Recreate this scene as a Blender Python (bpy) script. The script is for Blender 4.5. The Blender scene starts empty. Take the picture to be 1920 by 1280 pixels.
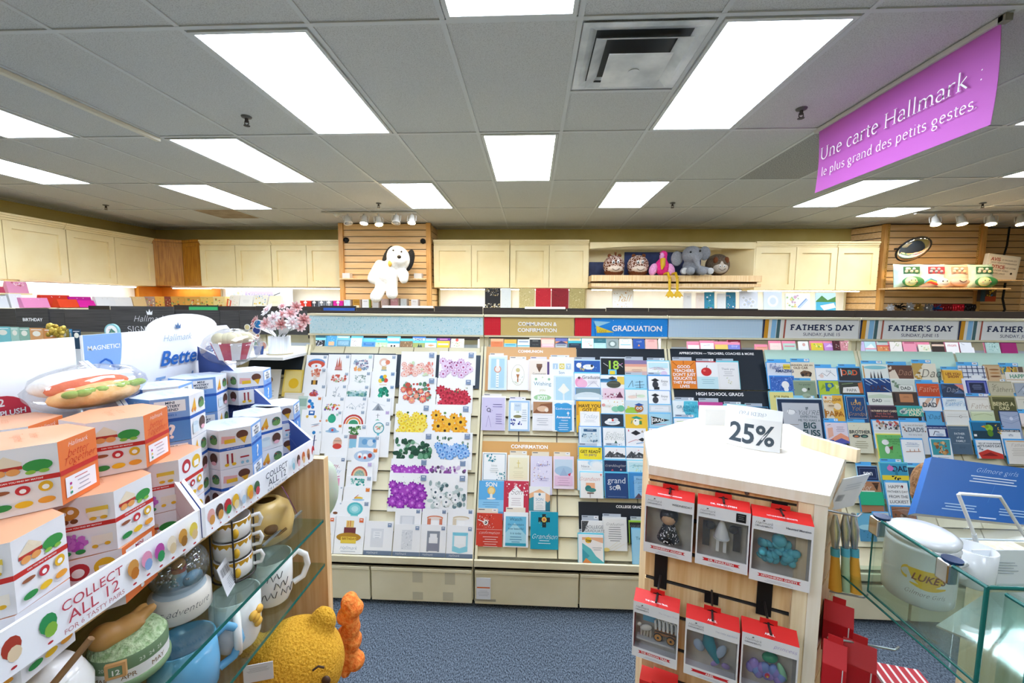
import bpy, bmesh, math, random
from mathutils import Vector as V, Matrix, Euler
S = bpy.context.scene
COL = S.collection
# ------------------------------------------------------------------ camera
F, YAW, PITCH, ROLL, CZ = 781.5, .0469, -.09135, .0067, 1.49
_c, _s, _cp, _sp = math.cos(YAW), math.sin(YAW), math.cos(PITCH), math.sin(PITCH)
FW = V((-_s*_cp, _c*_cp, _sp)); _r0 = V((_c, _s, 0)); _u0 = _r0.cross(FW)
RT = _r0*math.cos(ROLL)+_u0*math.sin(ROLL); UP = _u0*math.cos(ROLL)-_r0*math.sin(ROLL)
EYE = V((0, 0, CZ))
cd = bpy.data.cameras.new('camera'); cam = bpy.data.objects.new('camera', cd); COL.objects.link(cam)
cd.sensor_width = 36; cd.lens = F/1920*36; cd.clip_start = .02
cam.matrix_world = Matrix(((RT.x, UP.x, -FW.x, 0), (RT.y, UP.y, -FW.y, 0), (RT.z, UP.z, -FW.z, CZ), (0, 0, 0, 1)))
S.camera = cam
# ------------------------------------------------------------------ light and exposure
S.view_settings.view_transform = 'Standard'; S.view_settings.look = 'None'
S.view_settings.gamma = 1; S.view_settings.use_curve_mapping = False
S.view_settings.exposure = 0.5
w = bpy.data.worlds.new('world'); S.world = w; w.use_nodes = True
w.node_tree.nodes['Background'].inputs[0].default_value = (1, 1, 1, 1)
w.node_tree.nodes['Background'].inputs[1].default_value = .05
CEIL_LIGHT, UNDER_LIGHT, SPOT_LIGHT = 15.0, 9.0, 320.0
S.cycles.use_denoising = True
S.cycles.max_bounces = 8; S.cycles.transparent_max_bounces = 24; S.cycles.transmission_bounces = 6
S.cycles.caustics_reflective = False; S.cycles.caustics_refractive = False
S.cycles.sample_clamp_indirect = 6
# ------------------------------------------------------------------ a pixel seen on a real plane
def ray(px, py): return FW+RT*((px-960)/F)+UP*((640-py)/F)
def at_y(px, py, y): d = ray(px, py); return EYE+d*(y/d.y)
def at_x(px, py, x): d = ray(px, py); return EYE+d*(x/d.x)
def at_z(px, py, z): d = ray(px, py); return EYE+d*((z-CZ)/d.z)
def at_plane(px, py, p, n): d = ray(px, py); return EYE+d*((p-EYE).dot(n)/d.dot(n))
def at_d(px, py, d): return EYE+ray(px, py)*d
# ------------------------------------------------------------------ materials
def lin(c): return c/12.92 if c <= .04045 else ((c+.055)/1.055)**2.4
def rgb(h):
    if len(h) == 3: h = ''.join(a*2 for a in h)
    return tuple(lin(int(h[i:i+2], 16)/255) for i in (0, 2, 4))
MATS = {}
def nm(name):
    m = bpy.data.materials.new(name); m.use_nodes = True; nt = m.node_tree
    return m, nt, nt.nodes['Principled BSDF']
def M(h, rough=.55, metal=0):
    k = (h, rough, metal)
    if k not in MATS:
        m, nt, b = nm('paint_'+h); b.inputs['Base Color'].default_value = (*[min(c, 1)*(.84 if not metal else 1) for c in rgb(h)], 1)
        b.inputs['Roughness'].default_value = rough; b.inputs['Metallic'].default_value = metal
        b.inputs['Specular IOR Level'].default_value = .35
        MATS[k] = m
    return MATS[k]
def emit(h, s, name='glow'):
    m, nt, b = nm(name); b.inputs['Base Color'].default_value = (.8, .8, .8, 1)
    b.inputs['Emission Color'].default_value = (*rgb(h), 1); b.inputs['Emission Strength'].default_value = s
    return m
def noise_mat(name, c1, c2, scale, rough=.7, bump=0, stretch=(1, 1, 1), detail=4, lo=.35, hi=.65, dist=.01):
    m, nt, b = nm(name); N = nt.nodes.new; L = nt.links.new
    tc = N('ShaderNodeTexCoord'); mp = N('ShaderNodeMapping'); mp.inputs['Scale'].default_value = stretch
    no = N('ShaderNodeTexNoise'); no.inputs['Scale'].default_value = scale; no.inputs['Detail'].default_value = detail
    cr = N('ShaderNodeValToRGB'); cr.color_ramp.elements[0].position = lo; cr.color_ramp.elements[1].position = hi
    cr.color_ramp.elements[0].color = (*rgb(c1), 1); cr.color_ramp.elements[1].color = (*rgb(c2), 1)
    L(tc.outputs['Object'], mp.inputs[0]); L(mp.outputs[0], no.inputs['Vector']); L(no.outputs[0], cr.inputs[0])
    L(cr.outputs[0], b.inputs['Base Color']); b.inputs['Roughness'].default_value = rough
    b.inputs['Specular IOR Level'].default_value = .3
    if bump:
        bp = N('ShaderNodeBump'); bp.inputs['Strength'].default_value = bump; bp.inputs['Distance'].default_value = dist
        L(no.outputs[0], bp.inputs['Height']); L(bp.outputs[0], b.inputs['Normal'])
    return m
def clear_mat(name, tint, gloss=.12, alpha=.12, tcol=None):
    """thin clear sheet: mostly lets light through, a little surface reflection"""
    m = bpy.data.materials.new(name); m.use_nodes = True; nt = m.node_tree; nt.nodes.clear(); N = nt.nodes.new; L = nt.links.new
    o = N('ShaderNodeOutputMaterial'); tr = N('ShaderNodeBsdfTransparent'); tr.inputs[0].default_value = (*rgb(tcol or tint), 1)
    gl = N('ShaderNodeBsdfGlossy'); gl.inputs['Roughness'].default_value = .05
    df = N('ShaderNodeBsdfDiffuse'); df.inputs[0].default_value = (*rgb(tint), 1)
    lw = N('ShaderNodeLayerWeight'); lw.inputs[0].default_value = .25
    mu = N('ShaderNodeMath'); mu.operation = 'MULTIPLY_ADD'; mu.inputs[1].default_value = gloss*3; mu.inputs[2].default_value = gloss*.5
    L(lw.outputs['Fresnel'], mu.inputs[0])
    m1 = N('ShaderNodeMixShader'); m1.inputs[0].default_value = alpha; L(tr.outputs[0], m1.inputs[1]); L(df.outputs[0], m1.inputs[2])
    m2 = N('ShaderNodeMixShader'); L(mu.outputs[0], m2.inputs[0]); L(m1.outputs[0], m2.inputs[1]); L(gl.outputs[0], m2.inputs[2])
    L(m2.outputs[0], o.inputs[0]); return m
WOOD = noise_mat('maple_wood', 'dcb27c', 'edcf9f', 6, .4, 0, (14, 14, .6))
WOODH = noise_mat('maple_slat', 'e0b57c', 'ecc894', 5, .45, 0, (.6, 8, 14))
WOODP = noise_mat('pale_maple', 'e6cfa6', 'f3e2c2', 6, .35, 0, (14, 14, .6))
OAK = noise_mat('honey_oak', 'a56a20', 'c48a32', 5, .4, 0, (10, 10, .7))
CREAM = noise_mat('cream_paint', 'eed9a4', 'f4e3b4', 3, .45)
BEIGE = noise_mat('beige_metal', 'd6cdab', 'e0d8ba', 4, .45)
DARKW = noise_mat('dark_grain_board', '2b2a2b', '4a4847', 4, .55, 0, (1, 8, 70), 6, .3, .7)
GLASS = clear_mat('clear_glass', 'd8efe8', .06, .004, 'f2faf7')
ACRYL = clear_mat('clear_acrylic', 'f4fbff', .025, .02, 'fbfeff')
FILM = clear_mat('plastic_film', 'ffffff', .12, .05)
GEDGE = M('1f6a62', .15); CHROME = M('d8dadc', .15, 1); WIRE = M('b9bcc0', .3, .9); WHITE = M('f6f6f4', .5); BLACK = M('17171a', .5)
# ------------------------------------------------------------------ tagging
def tag(o, label=None, cat=None, group=None, kind=None):
    if label: o['label'] = label
    if cat: o['category'] = cat
    if group: o['group'] = group
    if kind: o['kind'] = kind
    return o
def empty(name, loc, label, cat, group=None, rz=0):
    o = bpy.data.objects.new(name, None); COL.objects.link(o); o.location = loc; o.rotation_euler = (0, 0, rz)
    o.empty_display_size = .02
    return tag(o, label, cat, group)
# ------------------------------------------------------------------ mesh builder
class MB:
    def __init__(s): s.v = []; s.f = []; s.m = []; s.mats = []; s.sm = []
    def mi(s, m):
        if isinstance(m, str): m = M(m)
        if m not in s.mats: s.mats.append(m)
        return s.mats.index(m)
    def face(s, pts, m, smooth=False):
        i = len(s.v); s.v += [V(p) for p in pts]; s.f.append(tuple(range(i, i+len(pts)))); s.m.append(s.mi(m)); s.sm.append(smooth)
    def raw(s, vs, fs, m, smooth=False):
        i = len(s.v); s.v += [V(p) for p in vs]; k = s.mi(m)
        for f in fs: s.f.append(tuple(i+a for a in f)); s.m.append(k); s.sm.append(smooth)
    def box(s, a, b, m, X=None):
        x0, y0, z0 = a; x1, y1, z1 = b
        vs = [V(p) for p in ((x0,y0,z0),(x1,y0,z0),(x1,y1,z0),(x0,y1,z0),(x0,y0,z1),(x1,y0,z1),(x1,y1,z1),(x0,y1,z1))]
        if X is not None: vs = [X@p for p in vs]
        s.raw(vs, [(3,2,1,0),(4,5,6,7),(0,1,5,4),(1,2,6,5),(2,3,7,6),(3,0,4,7)], m)
    def prism(s, poly, h0, h1, m, X=None, side=None):
        n = len(poly); vs = [V((p[0], p[1], h0)) for p in poly]+[V((p[0], p[1], h1)) for p in poly]
        if X is not None: vs = [X@p for p in vs]
        s.raw(vs, [tuple(range(n-1, -1, -1)), tuple(range(n, 2*n))], m)
        s.raw(vs, [(i, (i+1)%n, n+(i+1)%n, n+i) for i in range(n)], side or m)
    def lathe(s, prof, m, X=None, n=24, cap=True):
        vs = []; fs = []
        for r, z in prof:
            for k in range(n):
                a = 2*math.pi*k/n; p = V((r*math.cos(a), r*math.sin(a), z)); vs.append(X@p if X is not None else p)
        for j in range(len(prof)-1):
            for k in range(n): fs.append((j*n+k, j*n+(k+1)%n, (j+1)*n+(k+1)%n, (j+1)*n+k))
        s.raw(vs, fs, m, True)
        if cap:
            if prof[0][0] > 1e-5: s.raw(vs[:n], [tuple(range(n-1, -1, -1))], m)
            if prof[-1][0] > 1e-5: s.raw(vs[-n:], [tuple(range(n))], m)
    def tube(s, pts, r, m, n=8, closed=False):
        pts = [V(p) for p in pts]; N = len(pts); vs = []; fs = []
        rs = r if isinstance(r, (list, tuple)) else [r]*N
        up = V((0, 0, 1)); t0 = (pts[1]-pts[0]).normalized()
        if abs(t0.dot(up)) > .9: up = V((1, 0, 0))
        for i, p in enumerate(pts):
            a = pts[(i-1)%N] if (i > 0 or closed) else p; b = pts[(i+1)%N] if (i < N-1 or closed) else p
            t = (b-a).normalized(); x = up.cross(t).normalized(); y = t.cross(x); up = y
            for k in range(n):
                q = 2*math.pi*k/n; vs.append(p+(x*math.cos(q)+y*math.sin(q))*rs[i])
        for j in range(N if closed else N-1):
            for k in range(n):
                a, b = j*n, ((j+1)%N)*n; fs.append((a+k, a+(k+1)%n, b+(k+1)%n, b+k))
        s.raw(vs, fs, m, True)
        if not closed: s.raw(vs[:n], [tuple(range(n-1, -1, -1))], m); s.raw(vs[-n:], [tuple(range(n))], m)
    def ell(s, c, r, m, R=None, nu=16, nv=10):
        c = V(c); vs = []; fs = []
        if not isinstance(r, (tuple, list)): r = (r, r, r)
        for j in range(nv+1):
            t = math.pi*j/nv
            for k in range(nu):
                a = 2*math.pi*k/nu; p = V((r[0]*math.sin(t)*math.cos(a), r[1]*math.sin(t)*math.sin(a), r[2]*math.cos(t)))
                vs.append(c+(R@p if R is not None else p))
        for j in range(nv):
            for k in range(nu): fs.append((j*nu+k, (j+1)*nu+k, (j+1)*nu+(k+1)%nu, j*nu+(k+1)%nu))
        s.raw(vs, fs, m, True)
    def build(s, name, parent=None, bevel=0, seg=2):
        me = bpy.data.meshes.new(name); off = V((0, 0, 0))
        me.from_pydata([tuple(p) for p in s.v], [], s.f)
        for m in s.mats: me.materials.append(m)
        me.polygons.foreach_set('material_index', s.m); me.polygons.foreach_set('use_smooth', s.sm); me.update()
        o = bpy.data.objects.new(name, me); COL.objects.link(o)
        if parent is not None:
            o.parent = parent
            o.matrix_parent_inverse = Matrix.LocRotScale(parent.location, parent.rotation_euler, None).inverted() if parent.type == 'EMPTY' else Matrix()
        if bevel:
            md = o.modifiers.new('bevel', 'BEVEL'); md.width = bevel; md.segments = seg; md.limit_method = 'ANGLE'
        return o
def recenter(o):
    """put the origin of a one-mesh thing at the middle of its base"""
    me = o.data; vs = [v.co for v in me.vertices]
    c = V(((min(v.x for v in vs)+max(v.x for v in vs))/2, (min(v.y for v in vs)+max(v.y for v in vs))/2, min(v.z for v in vs)))
    me.transform(Matrix.Translation(-c)); o.location = c
    return o
def soft(name, balls, mat, parent=None, vox=.01, smooth=6):
    """one continuous plush body from ellipsoids and capsules: (centre, radii[, rotation]) or (p0, p1, r0, r1)"""
    mb = MB()
    for b in balls:
        if len(b) == 4:
            p0, p1 = V(b[0]), V(b[1]); n = 7
            for i in range(n+1):
                t = i/n; mb.ell(p0.lerp(p1, t), b[2]+(b[3]-b[2])*t, mat, None, 12, 8)
        else: mb.ell(b[0], b[1], mat, b[2] if len(b) > 2 else None)
    o = mb.build(name, parent)
    md = o.modifiers.new('remesh', 'REMESH'); md.mode = 'VOXEL'; md.voxel_size = vox; md.use_smooth_shade = True
    if smooth: md = o.modifiers.new('smooth', 'SMOOTH'); md.iterations = smooth; md.factor = .5
    return o
# ------------------------------------------------------------------ lettering
GL = {}
def glyph(ch, bold):
    k = (ch, bold)
    if k not in GL:
        def mesh(body):
            c = bpy.data.curves.new('t', 'FONT'); c.body = body; c.offset = .022 if bold else 0; c.resolution_u = 3
            o = bpy.data.objects.new('t', c); me = o.to_mesh()
            vs = [v.co.copy() for v in me.vertices]; fs = [tuple(p.vertices) for p in me.polygons]
            o.to_mesh_clear(); bpy.data.objects.remove(o); bpy.data.curves.remove(c)
            return vs, fs
        vs, fs = mesh(ch) if ch != ' ' else ([], [])
        a, _ = mesh('H'+ch+'H'); b, _ = mesh('HH')
        adv = max(v.x for v in a)-max(v.x for v in b)
        GL[k] = (vs, fs, adv)
    return GL[k]
def arc(cx, cy, rx, ry, a0, a1, n=12):
    return [(cx+rx*math.cos(math.radians(a0+(a1-a0)*i/n)), cy+ry*math.sin(math.radians(a0+(a1-a0)*i/n))) for i in range(n+1)]
SG = {  # drawn letters: width, strokes, serif points
 'U': (.74, [[(.13,.7),(.13,.25)]+arc(.36,.25,.23,.25,180,360)+[(.59,.7)]], [(.13,.7),(.59,.7)]),
 'H': (.78, [[(.14,0),(.14,.7)],[(.64,0),(.64,.7)],[(.14,.36),(.64,.36)]], [(.14,0),(.14,.7),(.64,0),(.64,.7)]),
 'F': (.62, [[(.14,0),(.14,.7)],[(.14,.67),(.56,.67)],[(.14,.36),(.46,.36)]], [(.14,0),(.14,.7)]),
 'A': (.72, [[(.08,0),(.36,.7)],[(.36,.7),(.64,0)],[(.19,.24),(.53,.24)]], [(.08,0),(.64,0)]),
 'T': (.66, [[(.33,0),(.33,.7)],[(.06,.67),(.6,.67)]], [(.33,0)]),
 'E': (.62, [[(.14,0),(.14,.7)],[(.14,.67),(.55,.67)],[(.14,.36),(.46,.36)],[(.14,.03),(.56,.03)]], [(.14,0),(.14,.7)]),
 'R': (.7, [[(.14,0),(.14,.7)],[(.14,.67),(.36,.67)]+arc(.38,.5,.18,.17,90,-90)+[(.14,.33)],[(.36,.33),(.6,0)]], [(.14,0),(.14,.7),(.6,0)]),
 'S': (.6, [arc(.3,.52,.2,.16,40,250)+arc(.3,.19,.21,.17,90,-150)], []),
 'D': (.74, [[(.14,0),(.14,.7)],[(.14,.67),(.34,.67)]+arc(.36,.35,.26,.32,90,-90)+[(.14,.03)]], [(.14,0),(.14,.7)]),
 'Y': (.68, [[(.08,.7),(.34,.33)],[(.6,.7),(.34,.33)],[(.34,.34),(.34,0)]], [(.08,.7),(.6,.7),(.34,0)]),
 'I': (.3, [[(.15,0),(.15,.7)]], [(.15,0),(.15,.7)]), 'G': (.72, [arc(.37,.35,.26,.33,40,320)+[(.57,.3),(.4,.3)]], []),
 'N': (.76, [[(.14,0),(.14,.7)],[(.14,.7),(.62,0)],[(.62,0),(.62,.7)]], [(.14,0),(.14,.7),(.62,.7)]),
 "'": (.2, [[(.1,.72),(.08,.54)]], []), ' ': (.28, [], []), '.': (.24, [[(.09,.02),(.13,.05)]], []), ':': (.4, [[(.18,.04),(.22,.07)],[(.18,.4),(.22,.43)]], []),
 'n': (.58, [[(.12,0),(.12,.48)],[(.12,.32)]+arc(.28,.3,.16,.17,170,0)+[(.44,0)]], [(.12,0),(.44,0)]),
 'm': (.84, [[(.12,0),(.12,.48)],[(.12,.32)]+arc(.27,.3,.15,.17,170,0)+[(.42,0)],[(.42,.32)]+arc(.57,.3,.15,.17,170,0)+[(.72,0)]], [(.12,0),(.42,0),(.72,0)]),
 'e': (.5, [[(.09,.27),(.42,.29)]+arc(.25,.24,.17,.24,12,315)], []), 'c': (.46, [arc(.26,.24,.18,.24,50,310)], []),
 'a': (.5, [[(.1,.4)]+arc(.24,.34,.14,.14,130,0)+[(.38,.06),(.45,.02)], arc(.23,.14,.15,.14,70,380)], []),
 'r': (.4, [[(.12,0),(.12,.48)],[(.12,.3)]+arc(.28,.3,.16,.17,170,60)], [(.12,0)]),
 't': (.34, [[(.15,.6),(.15,.12)]+arc(.25,.11,.1,.1,180,300),[(.04,.46),(.3,.46)]], []),
 'l': (.27, [[(.13,0),(.13,.76)]], [(.13,0)]), 'i': (.27, [[(.13,0),(.13,.48)],[(.11,.66),(.15,.69)]], [(.13,0)]),
 'k': (.52, [[(.12,0),(.12,.76)],[(.12,.2),(.42,.47)],[(.2,.27),(.46,0)]], [(.12,0)]),
 'p': (.56, [[(.12,-.22),(.12,.48)], arc(.28,.24,.17,.24,150,-150)], [(.12,-.22)]),
 'd': (.56, [[(.42,.76),(.42,.05),(.5,0)], arc(.26,.24,.17,.24,30,330)], []), 'b': (.54, [[(.12,.76),(.12,.02)], arc(.28,.24,.17,.24,150,-150)], []),
 'u': (.58, [[(.12,.48),(.12,.17)]+arc(.27,.17,.15,.17,180,350)+[(.43,.2)],[(.43,.48),(.43,0)]], []),
 's': (.42, [arc(.22,.36,.13,.12,40,260)+arc(.2,.12,.15,.12,80,-150)], []), 'o': (.52, [arc(.26,.24,.18,.24,0,360)], []),
 'g': (.54, [arc(.24,.3,.16,.17,0,360),[(.2,.14),(.14,.05),(.3,0)]+arc(.27,-.13,.17,.12,80,-270)], []),
 'y': (.52, [[(.1,.48),(.27,.04)],[(.44,.48),(.27,.04),(.16,-.2)]], []), 'h': (.56, [[(.12,0),(.12,.76)],[(.12,.32)]+arc(.28,.3,.16,.17,170,0)+[(.44,0)]], [(.12,0),(.44,0)]),
 'f': (.34, [[(.14,0),(.14,.55)]+arc(.25,.6,.11,.14,180,40),[(.04,.46),(.28,.46)]], [(.14,0)]),
 'w': (.7, [[(.08,.48),(.2,.02),(.34,.45),(.48,.02),(.62,.48)]], []), 'v': (.5, [[(.08,.48),(.25,.02),(.42,.48)]], []),
}
def drawn(text, wt=.07, con=.6, serif=.06, nib=25, shear=0):
    vs, fs, x = [], [], 0
    def quad(a, b, c, d):
        i = len(vs); vs.extend([a, b, c, d]); fs.append((i, i+1, i+2, i+3))
    for ch in text:
        adv, strokes, ser = SG.get(ch) or SG.get(ch.lower()) or SG['o']
        for st in strokes:
            L = []; n = len(st)
            for i in range(n):
                a = st[max(i-1, 0)]; b = st[min(i+1, n-1)]; dx, dy = b[0]-a[0], b[1]-a[1]; l = math.hypot(dx, dy) or 1
                th = math.atan2(dy, dx); ww = wt*(1-con+con*abs(math.sin(th-math.radians(nib))))/2
                L.append(((st[i][0]-dy/l*ww, st[i][1]+dx/l*ww), (st[i][0]+dy/l*ww, st[i][1]-dx/l*ww)))
            for i in range(n-1):
                q = [L[i][0], L[i][1], L[i+1][1], L[i+1][0]]; quad(*[(p[0]+x+shear*p[1], p[1]) for p in q])
        if serif:
            for sx, sy in ser:
                h = wt*.32 if con > .3 else wt*.7; y0, y1 = (sy, sy+h) if sy < .5 else (sy-h, sy)
                quad(*[(p[0]+x+shear*p[1], p[1]) for p in ((sx-serif-wt/2, y0), (sx+serif+wt/2, y0), (sx+serif+wt/2, y1), (sx-serif-wt/2, y1))])
        x += adv+(wt*.35 if con < .3 else 0)
    return [V((p[0], p[1], 0)) for p in vs], fs, x
def outline(text, style):
    if style in ('serif',): return drawn(text)
    if style == 'italic': return drawn(text, .05, .5, 0, 25, .25)
    if style == 'slab': return drawn(text, .17, .12, .07)
    if style == 'script': return drawn(text, .055, .35, 0, 35, .35)
    vs, fs, x = [], [], 0
    for ch in text:
        g, f, adv = glyph(ch, style in ('bold', 'slant')); i = len(vs)
        sh = .3 if style in ('slant', 'obl') else 0
        vs += [V((p.x+x+sh*p.y, p.y, 0)) for p in g]; fs += [tuple(i+a for a in q) for q in f]; x += adv
    return vs, fs, x
class Face:
    """a flat face of a thing to print on: u to the right, v down from the top, both 0..1"""
    def __init__(s, mb, o, U, Vd, step=.00022):
        s.mb, s.o, s.U, s.V = mb, V(o), V(U), V(Vd); s.w, s.h = s.U.length, s.V.length
        s.n = s.V.cross(s.U).normalized(); s.k = 1; s.step = step
    def p(s, u, v): return s.o+s.U*u+s.V*v+s.n*(s.k*s.step)
    def poly(s, pts, m): s.mb.face([s.p(*q) for q in reversed(pts)], m); s.k += 1
    def rect(s, x, y, w, h, m): s.poly([(x, y), (x+w, y), (x+w, y+h), (x, y+h)], m)
    def disc(s, x, y, rx, ry, m, n=18, a=0):
        s.poly([(x+rx*math.cos(a+2*math.pi*i/n), y+ry*math.sin(a+2*math.pi*i/n)) for i in range(n)], m)
    def circ(s, x, y, r, m, n=18): s.disc(x, y, r, r*s.w/s.h, m, n)
    def text(s, x, y, size, m, t, style='sans', align=.5, maxw=.94, rot=0):
        """size = letter height as a share of the face's width; (x, y) the middle of the line"""
        vs, fs, W = outline(t, style); k = size*s.w/.7
        if maxw and W*k > maxw*s.w: k = maxw*s.w/W
        cr, sr = math.cos(rot), math.sin(rot)
        out = []
        for p in vs:
            a, b = (p.x-W*align)*k, (p.y-.34)*k; a, b = a*cr-b*sr, a*sr+b*cr
            out.append(s.p(x+a/s.w, y-b/s.h))
        s.mb.raw(out, fs, m); s.k += 1
    def lines(s, x, y, w, n, m, gap=.07, th=.022):
        r = random.Random(n*7+int(x*100)+int(y*50))
        for i in range(n):
            ww = w*r.uniform(.65, 1); s.rect(x-ww/2, y+i*gap, ww, th*.8, m); s.k -= 1
        s.k += 1
    def strokes(s, pts, th, m):
        for i in range(len(pts)-1):
            a, b = pts[i], pts[i+1]; dx, dy = (b[0]-a[0])*s.w, (b[1]-a[1])*s.h; l = math.hypot(dx, dy) or 1
            nx, ny = -dy/l*th/2, dx/l*th/2
            s.poly([(a[0]+nx, a[1]+ny*s.w/s.h), (b[0]+nx, b[1]+ny*s.w/s.h), (b[0]-nx, b[1]-ny*s.w/s.h), (a[0]-nx, a[1]-ny*s.w/s.h)], m); s.k -= 1
        s.k += 1
    def art(s, spec):
        for tok in spec.split():
            t, a = tok[0], tok[1:].split(',')
            g = [float(q) if i < 9 and q.replace('.', '', 1).replace('-', '', 1).isdigit() else q for i, q in enumerate(a)]
            if t == 'r': s.rect(*g[:4], a[4])
            elif t == 'c': s.circ(*g[:3], a[3])
            elif t == 'e': s.disc(*g[:4], a[4])
            elif t in 'tTSZ': s.text(*g[:3], a[3], ','.join(a[4:]).replace('_', ' '), {'t': 'sans', 'T': 'bold', 'S': 'script', 'Z': 'serif'}[t])
            elif t == 'l': s.lines(g[0], g[1], g[2], int(g[3]), a[4])
            elif t == 'p':
                c = a[-1]; q = [float(z) for z in a[:-1]]; s.poly(list(zip(q[::2], q[1::2])), c)
            elif t == 'k':
                c = a[-1]; th = float(a[0]); q = [float(z) for z in a[1:-1]]; s.strokes(list(zip(q[::2], q[1::2])), th, c)
            elif t == 'b':
                R = random.Random(int(g[0])); cs = a[7].split('/')
                for i in range(int(g[5])):
                    r = g[6]*R.uniform(.5, 1); s.disc(g[1]+R.random()*g[3], g[2]+R.random()*g[4], r*R.uniform(.5, 1.2), r*s.w/s.h*R.uniform(.6, 1.2), R.choice(cs), 7, R.random()*6); s.k -= .8
                s.k += 1
            elif t == 'f':
                R = random.Random(int(g[0])); cs = a[7].split('/'); n = int(g[5])
                for i in range(n):
                    x, y = g[1]+((i*.618)%1)*g[3], g[2]+(i+.5)/n*g[4]; r = g[6]*R.uniform(.8, 1.2)
                    for ring, (rr, c) in enumerate(((1, cs[0]), (.68, cs[1]))):
                        pn = 9-2*ring; pts = []
                        for q in range(pn*3):
                            an = 2*math.pi*q/(pn*3)+i; k = r*rr*(1 if q % 3 else .74); pts.append((x+k*math.cos(an), y+k*math.sin(an)*s.w/s.h))
                        s.poly(pts, R.choice(cs[:2]) if ring == 0 and R.random() < .3 else c)
                    s.circ(x, y, r*.24, cs[2], 8); s.k -= 2
                s.k += 3
            elif t == 'g': s.rect(.8, .05, .14, .1*s.w/s.h*1.3, a[0]); s.rect(.83, .08, .08, .02, 'fff')
# ================================================================== the room
HC = 2.74; XL, XR, YB, YF = -6.62, 9.2, 7.17, -2.6
GX0, GY0 = -.41, .738                 # ceiling grid origin
def struct(mb, name): o = mb.build(name); o['kind'] = 'structure'; return o
# carpet
m, nt, b = nm('blue_grey_carpet'); N = nt.nodes.new; L = nt.links.new
tc = N('ShaderNodeTexCoord'); mp = N('ShaderNodeMapping'); mp.inputs['Rotation'].default_value = (0, 0, .5); mp.inputs['Scale'].default_value = (260, 120, 1)
n1 = N('ShaderNodeTexNoise'); n1.inputs['Scale'].default_value = 1; n1.inputs['Detail'].default_value = 2
n2 = N('ShaderNodeTexNoise'); n2.inputs['Scale'].default_value = 3; cr = N('ShaderNodeValToRGB')
cr.color_ramp.elements[0].position = .36; cr.color_ramp.elements[1].position = .68
cr.color_ramp.elements[0].color = (*rgb('2b333c'), 1); cr.color_ramp.elements[1].color = (*rgb('76828f'), 1)
L(tc.outputs['Object'], mp.inputs[0]); L(mp.outputs[0], n1.inputs['Vector']); L(n1.outputs[0], cr.inputs[0]); L(cr.outputs[0], b.inputs['Base Color'])
bp = N('ShaderNodeBump'); bp.inputs['Strength'].default_value = .5; bp.inputs['Distance'].default_value = .004
L(n1.outputs[0], bp.inputs['Height']); L(bp.outputs[0], b.inputs['Normal']); b.inputs['Roughness'].default_value = .95; b.inputs['Specular IOR Level'].default_value = .1
mb = MB(); mb.box((XL-.1, YF, -.1), (XR, YB+.1, 0), m); struct(mb, 'floor')
OLIVE = noise_mat('olive_paint', 'c4ae66', 'ccb872', 3, .7)
mb = MB(); mb.box((XL-.1, YB, 0), (XR, YB+.1, HC+.1), OLIVE); struct(mb, 'wall_back')
mb = MB(); mb.box((XL-.1, YF, 0), (XL, YB, HC+.1), OLIVE); struct(mb, 'wall_left')
mb = MB(); mb.box((XR, YF, 0), (XR+.1, YB+.1, HC+.1), OLIVE); struct(mb, 'wall_right')
mb = MB(); mb.box((XL-.1, YF-.1, 0), (XR+.1, YF, HC+.1), OLIVE); struct(mb, 'wall_front')
# ceiling tiles
TILE = noise_mat('ceiling_tile', '9fa0a0', 'c6c8c8', 230, .9, .25, (1, 1, 1), 3, .3, .52, .002)
mb = MB(); mb.box((XL, YF, HC), (XR, YB, HC+.08), TILE); struct(mb, 'ceiling')
TBAR = M('d4d8da', .5)
mb = MB()
xs = [GX0+.61*i for i in range(-10, 16)]; ys = [GY0+1.22*j for j in range(-2, 6)]
for x in xs: mb.box((x-.012, YF, HC-.006), (x+.012, YB, HC+.001), TBAR)
for j, y in enumerate(ys): mb.box((XL, y-.012, HC-.0065), (XR, y+.012, HC+.001), TBAR)
mb.box((GX0+.61, GY0+1.22*1+.61+.02, HC-.0062), (GX0+1.22, GY0+1.22+.61+.044, HC+.001), TBAR)
mb.box((XL, YB-.03, HC-.008), (XR, YB, HC+.001), TBAR); mb.box((XL, YF, HC-.008), (XL+.03, YB, HC+.001), TBAR)
struct(mb, 'ceiling_trim')
mb = MB(); mb.box((XL, YB-.012, 0), (XR, YB, .1), '4a4a48'); struct(mb, 'baseboard_back')
# fluorescent panels
def diffuser(name, cool):
    m, nt, b = nm(name); N = nt.nodes.new; L = nt.links.new
    b.inputs['Base Color'].default_value = (.75, .8, .85, 1); b.inputs['Roughness'].default_value = .35
    tc = N('ShaderNodeTexCoord'); sp = N('ShaderNodeSeparateXYZ'); L(tc.outputs['Object'], sp.inputs[0])
    wv = N('ShaderNodeMath'); wv.operation = 'MULTIPLY'; wv.inputs[1].default_value = 15.5; L(sp.outputs[0], wv.inputs[0])
    cs = N('ShaderNodeMath'); cs.operation = 'COSINE'; L(wv.outputs[0], cs.inputs[0])
    rm = N('ShaderNodeMapRange'); rm.inputs[1].default_value = -1; rm.inputs[2].default_value = 1
    rm.inputs[3].default_value = CEIL_LIGHT*1.25; rm.inputs[4].default_value = CEIL_LIGHT*.7   # two tubes behind the prismatic sheet
    L(cs.outputs[0], rm.inputs[0]); L(rm.outputs[0], b.inputs['Emission Strength'])
    b.inputs['Emission Color'].default_value = (*rgb(cool), 1); return m
DCOOL, DWARM = diffuser('cool_diffuser', 'e3eeff'), diffuser('neutral_diffuser', 'f8fff0')
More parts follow.
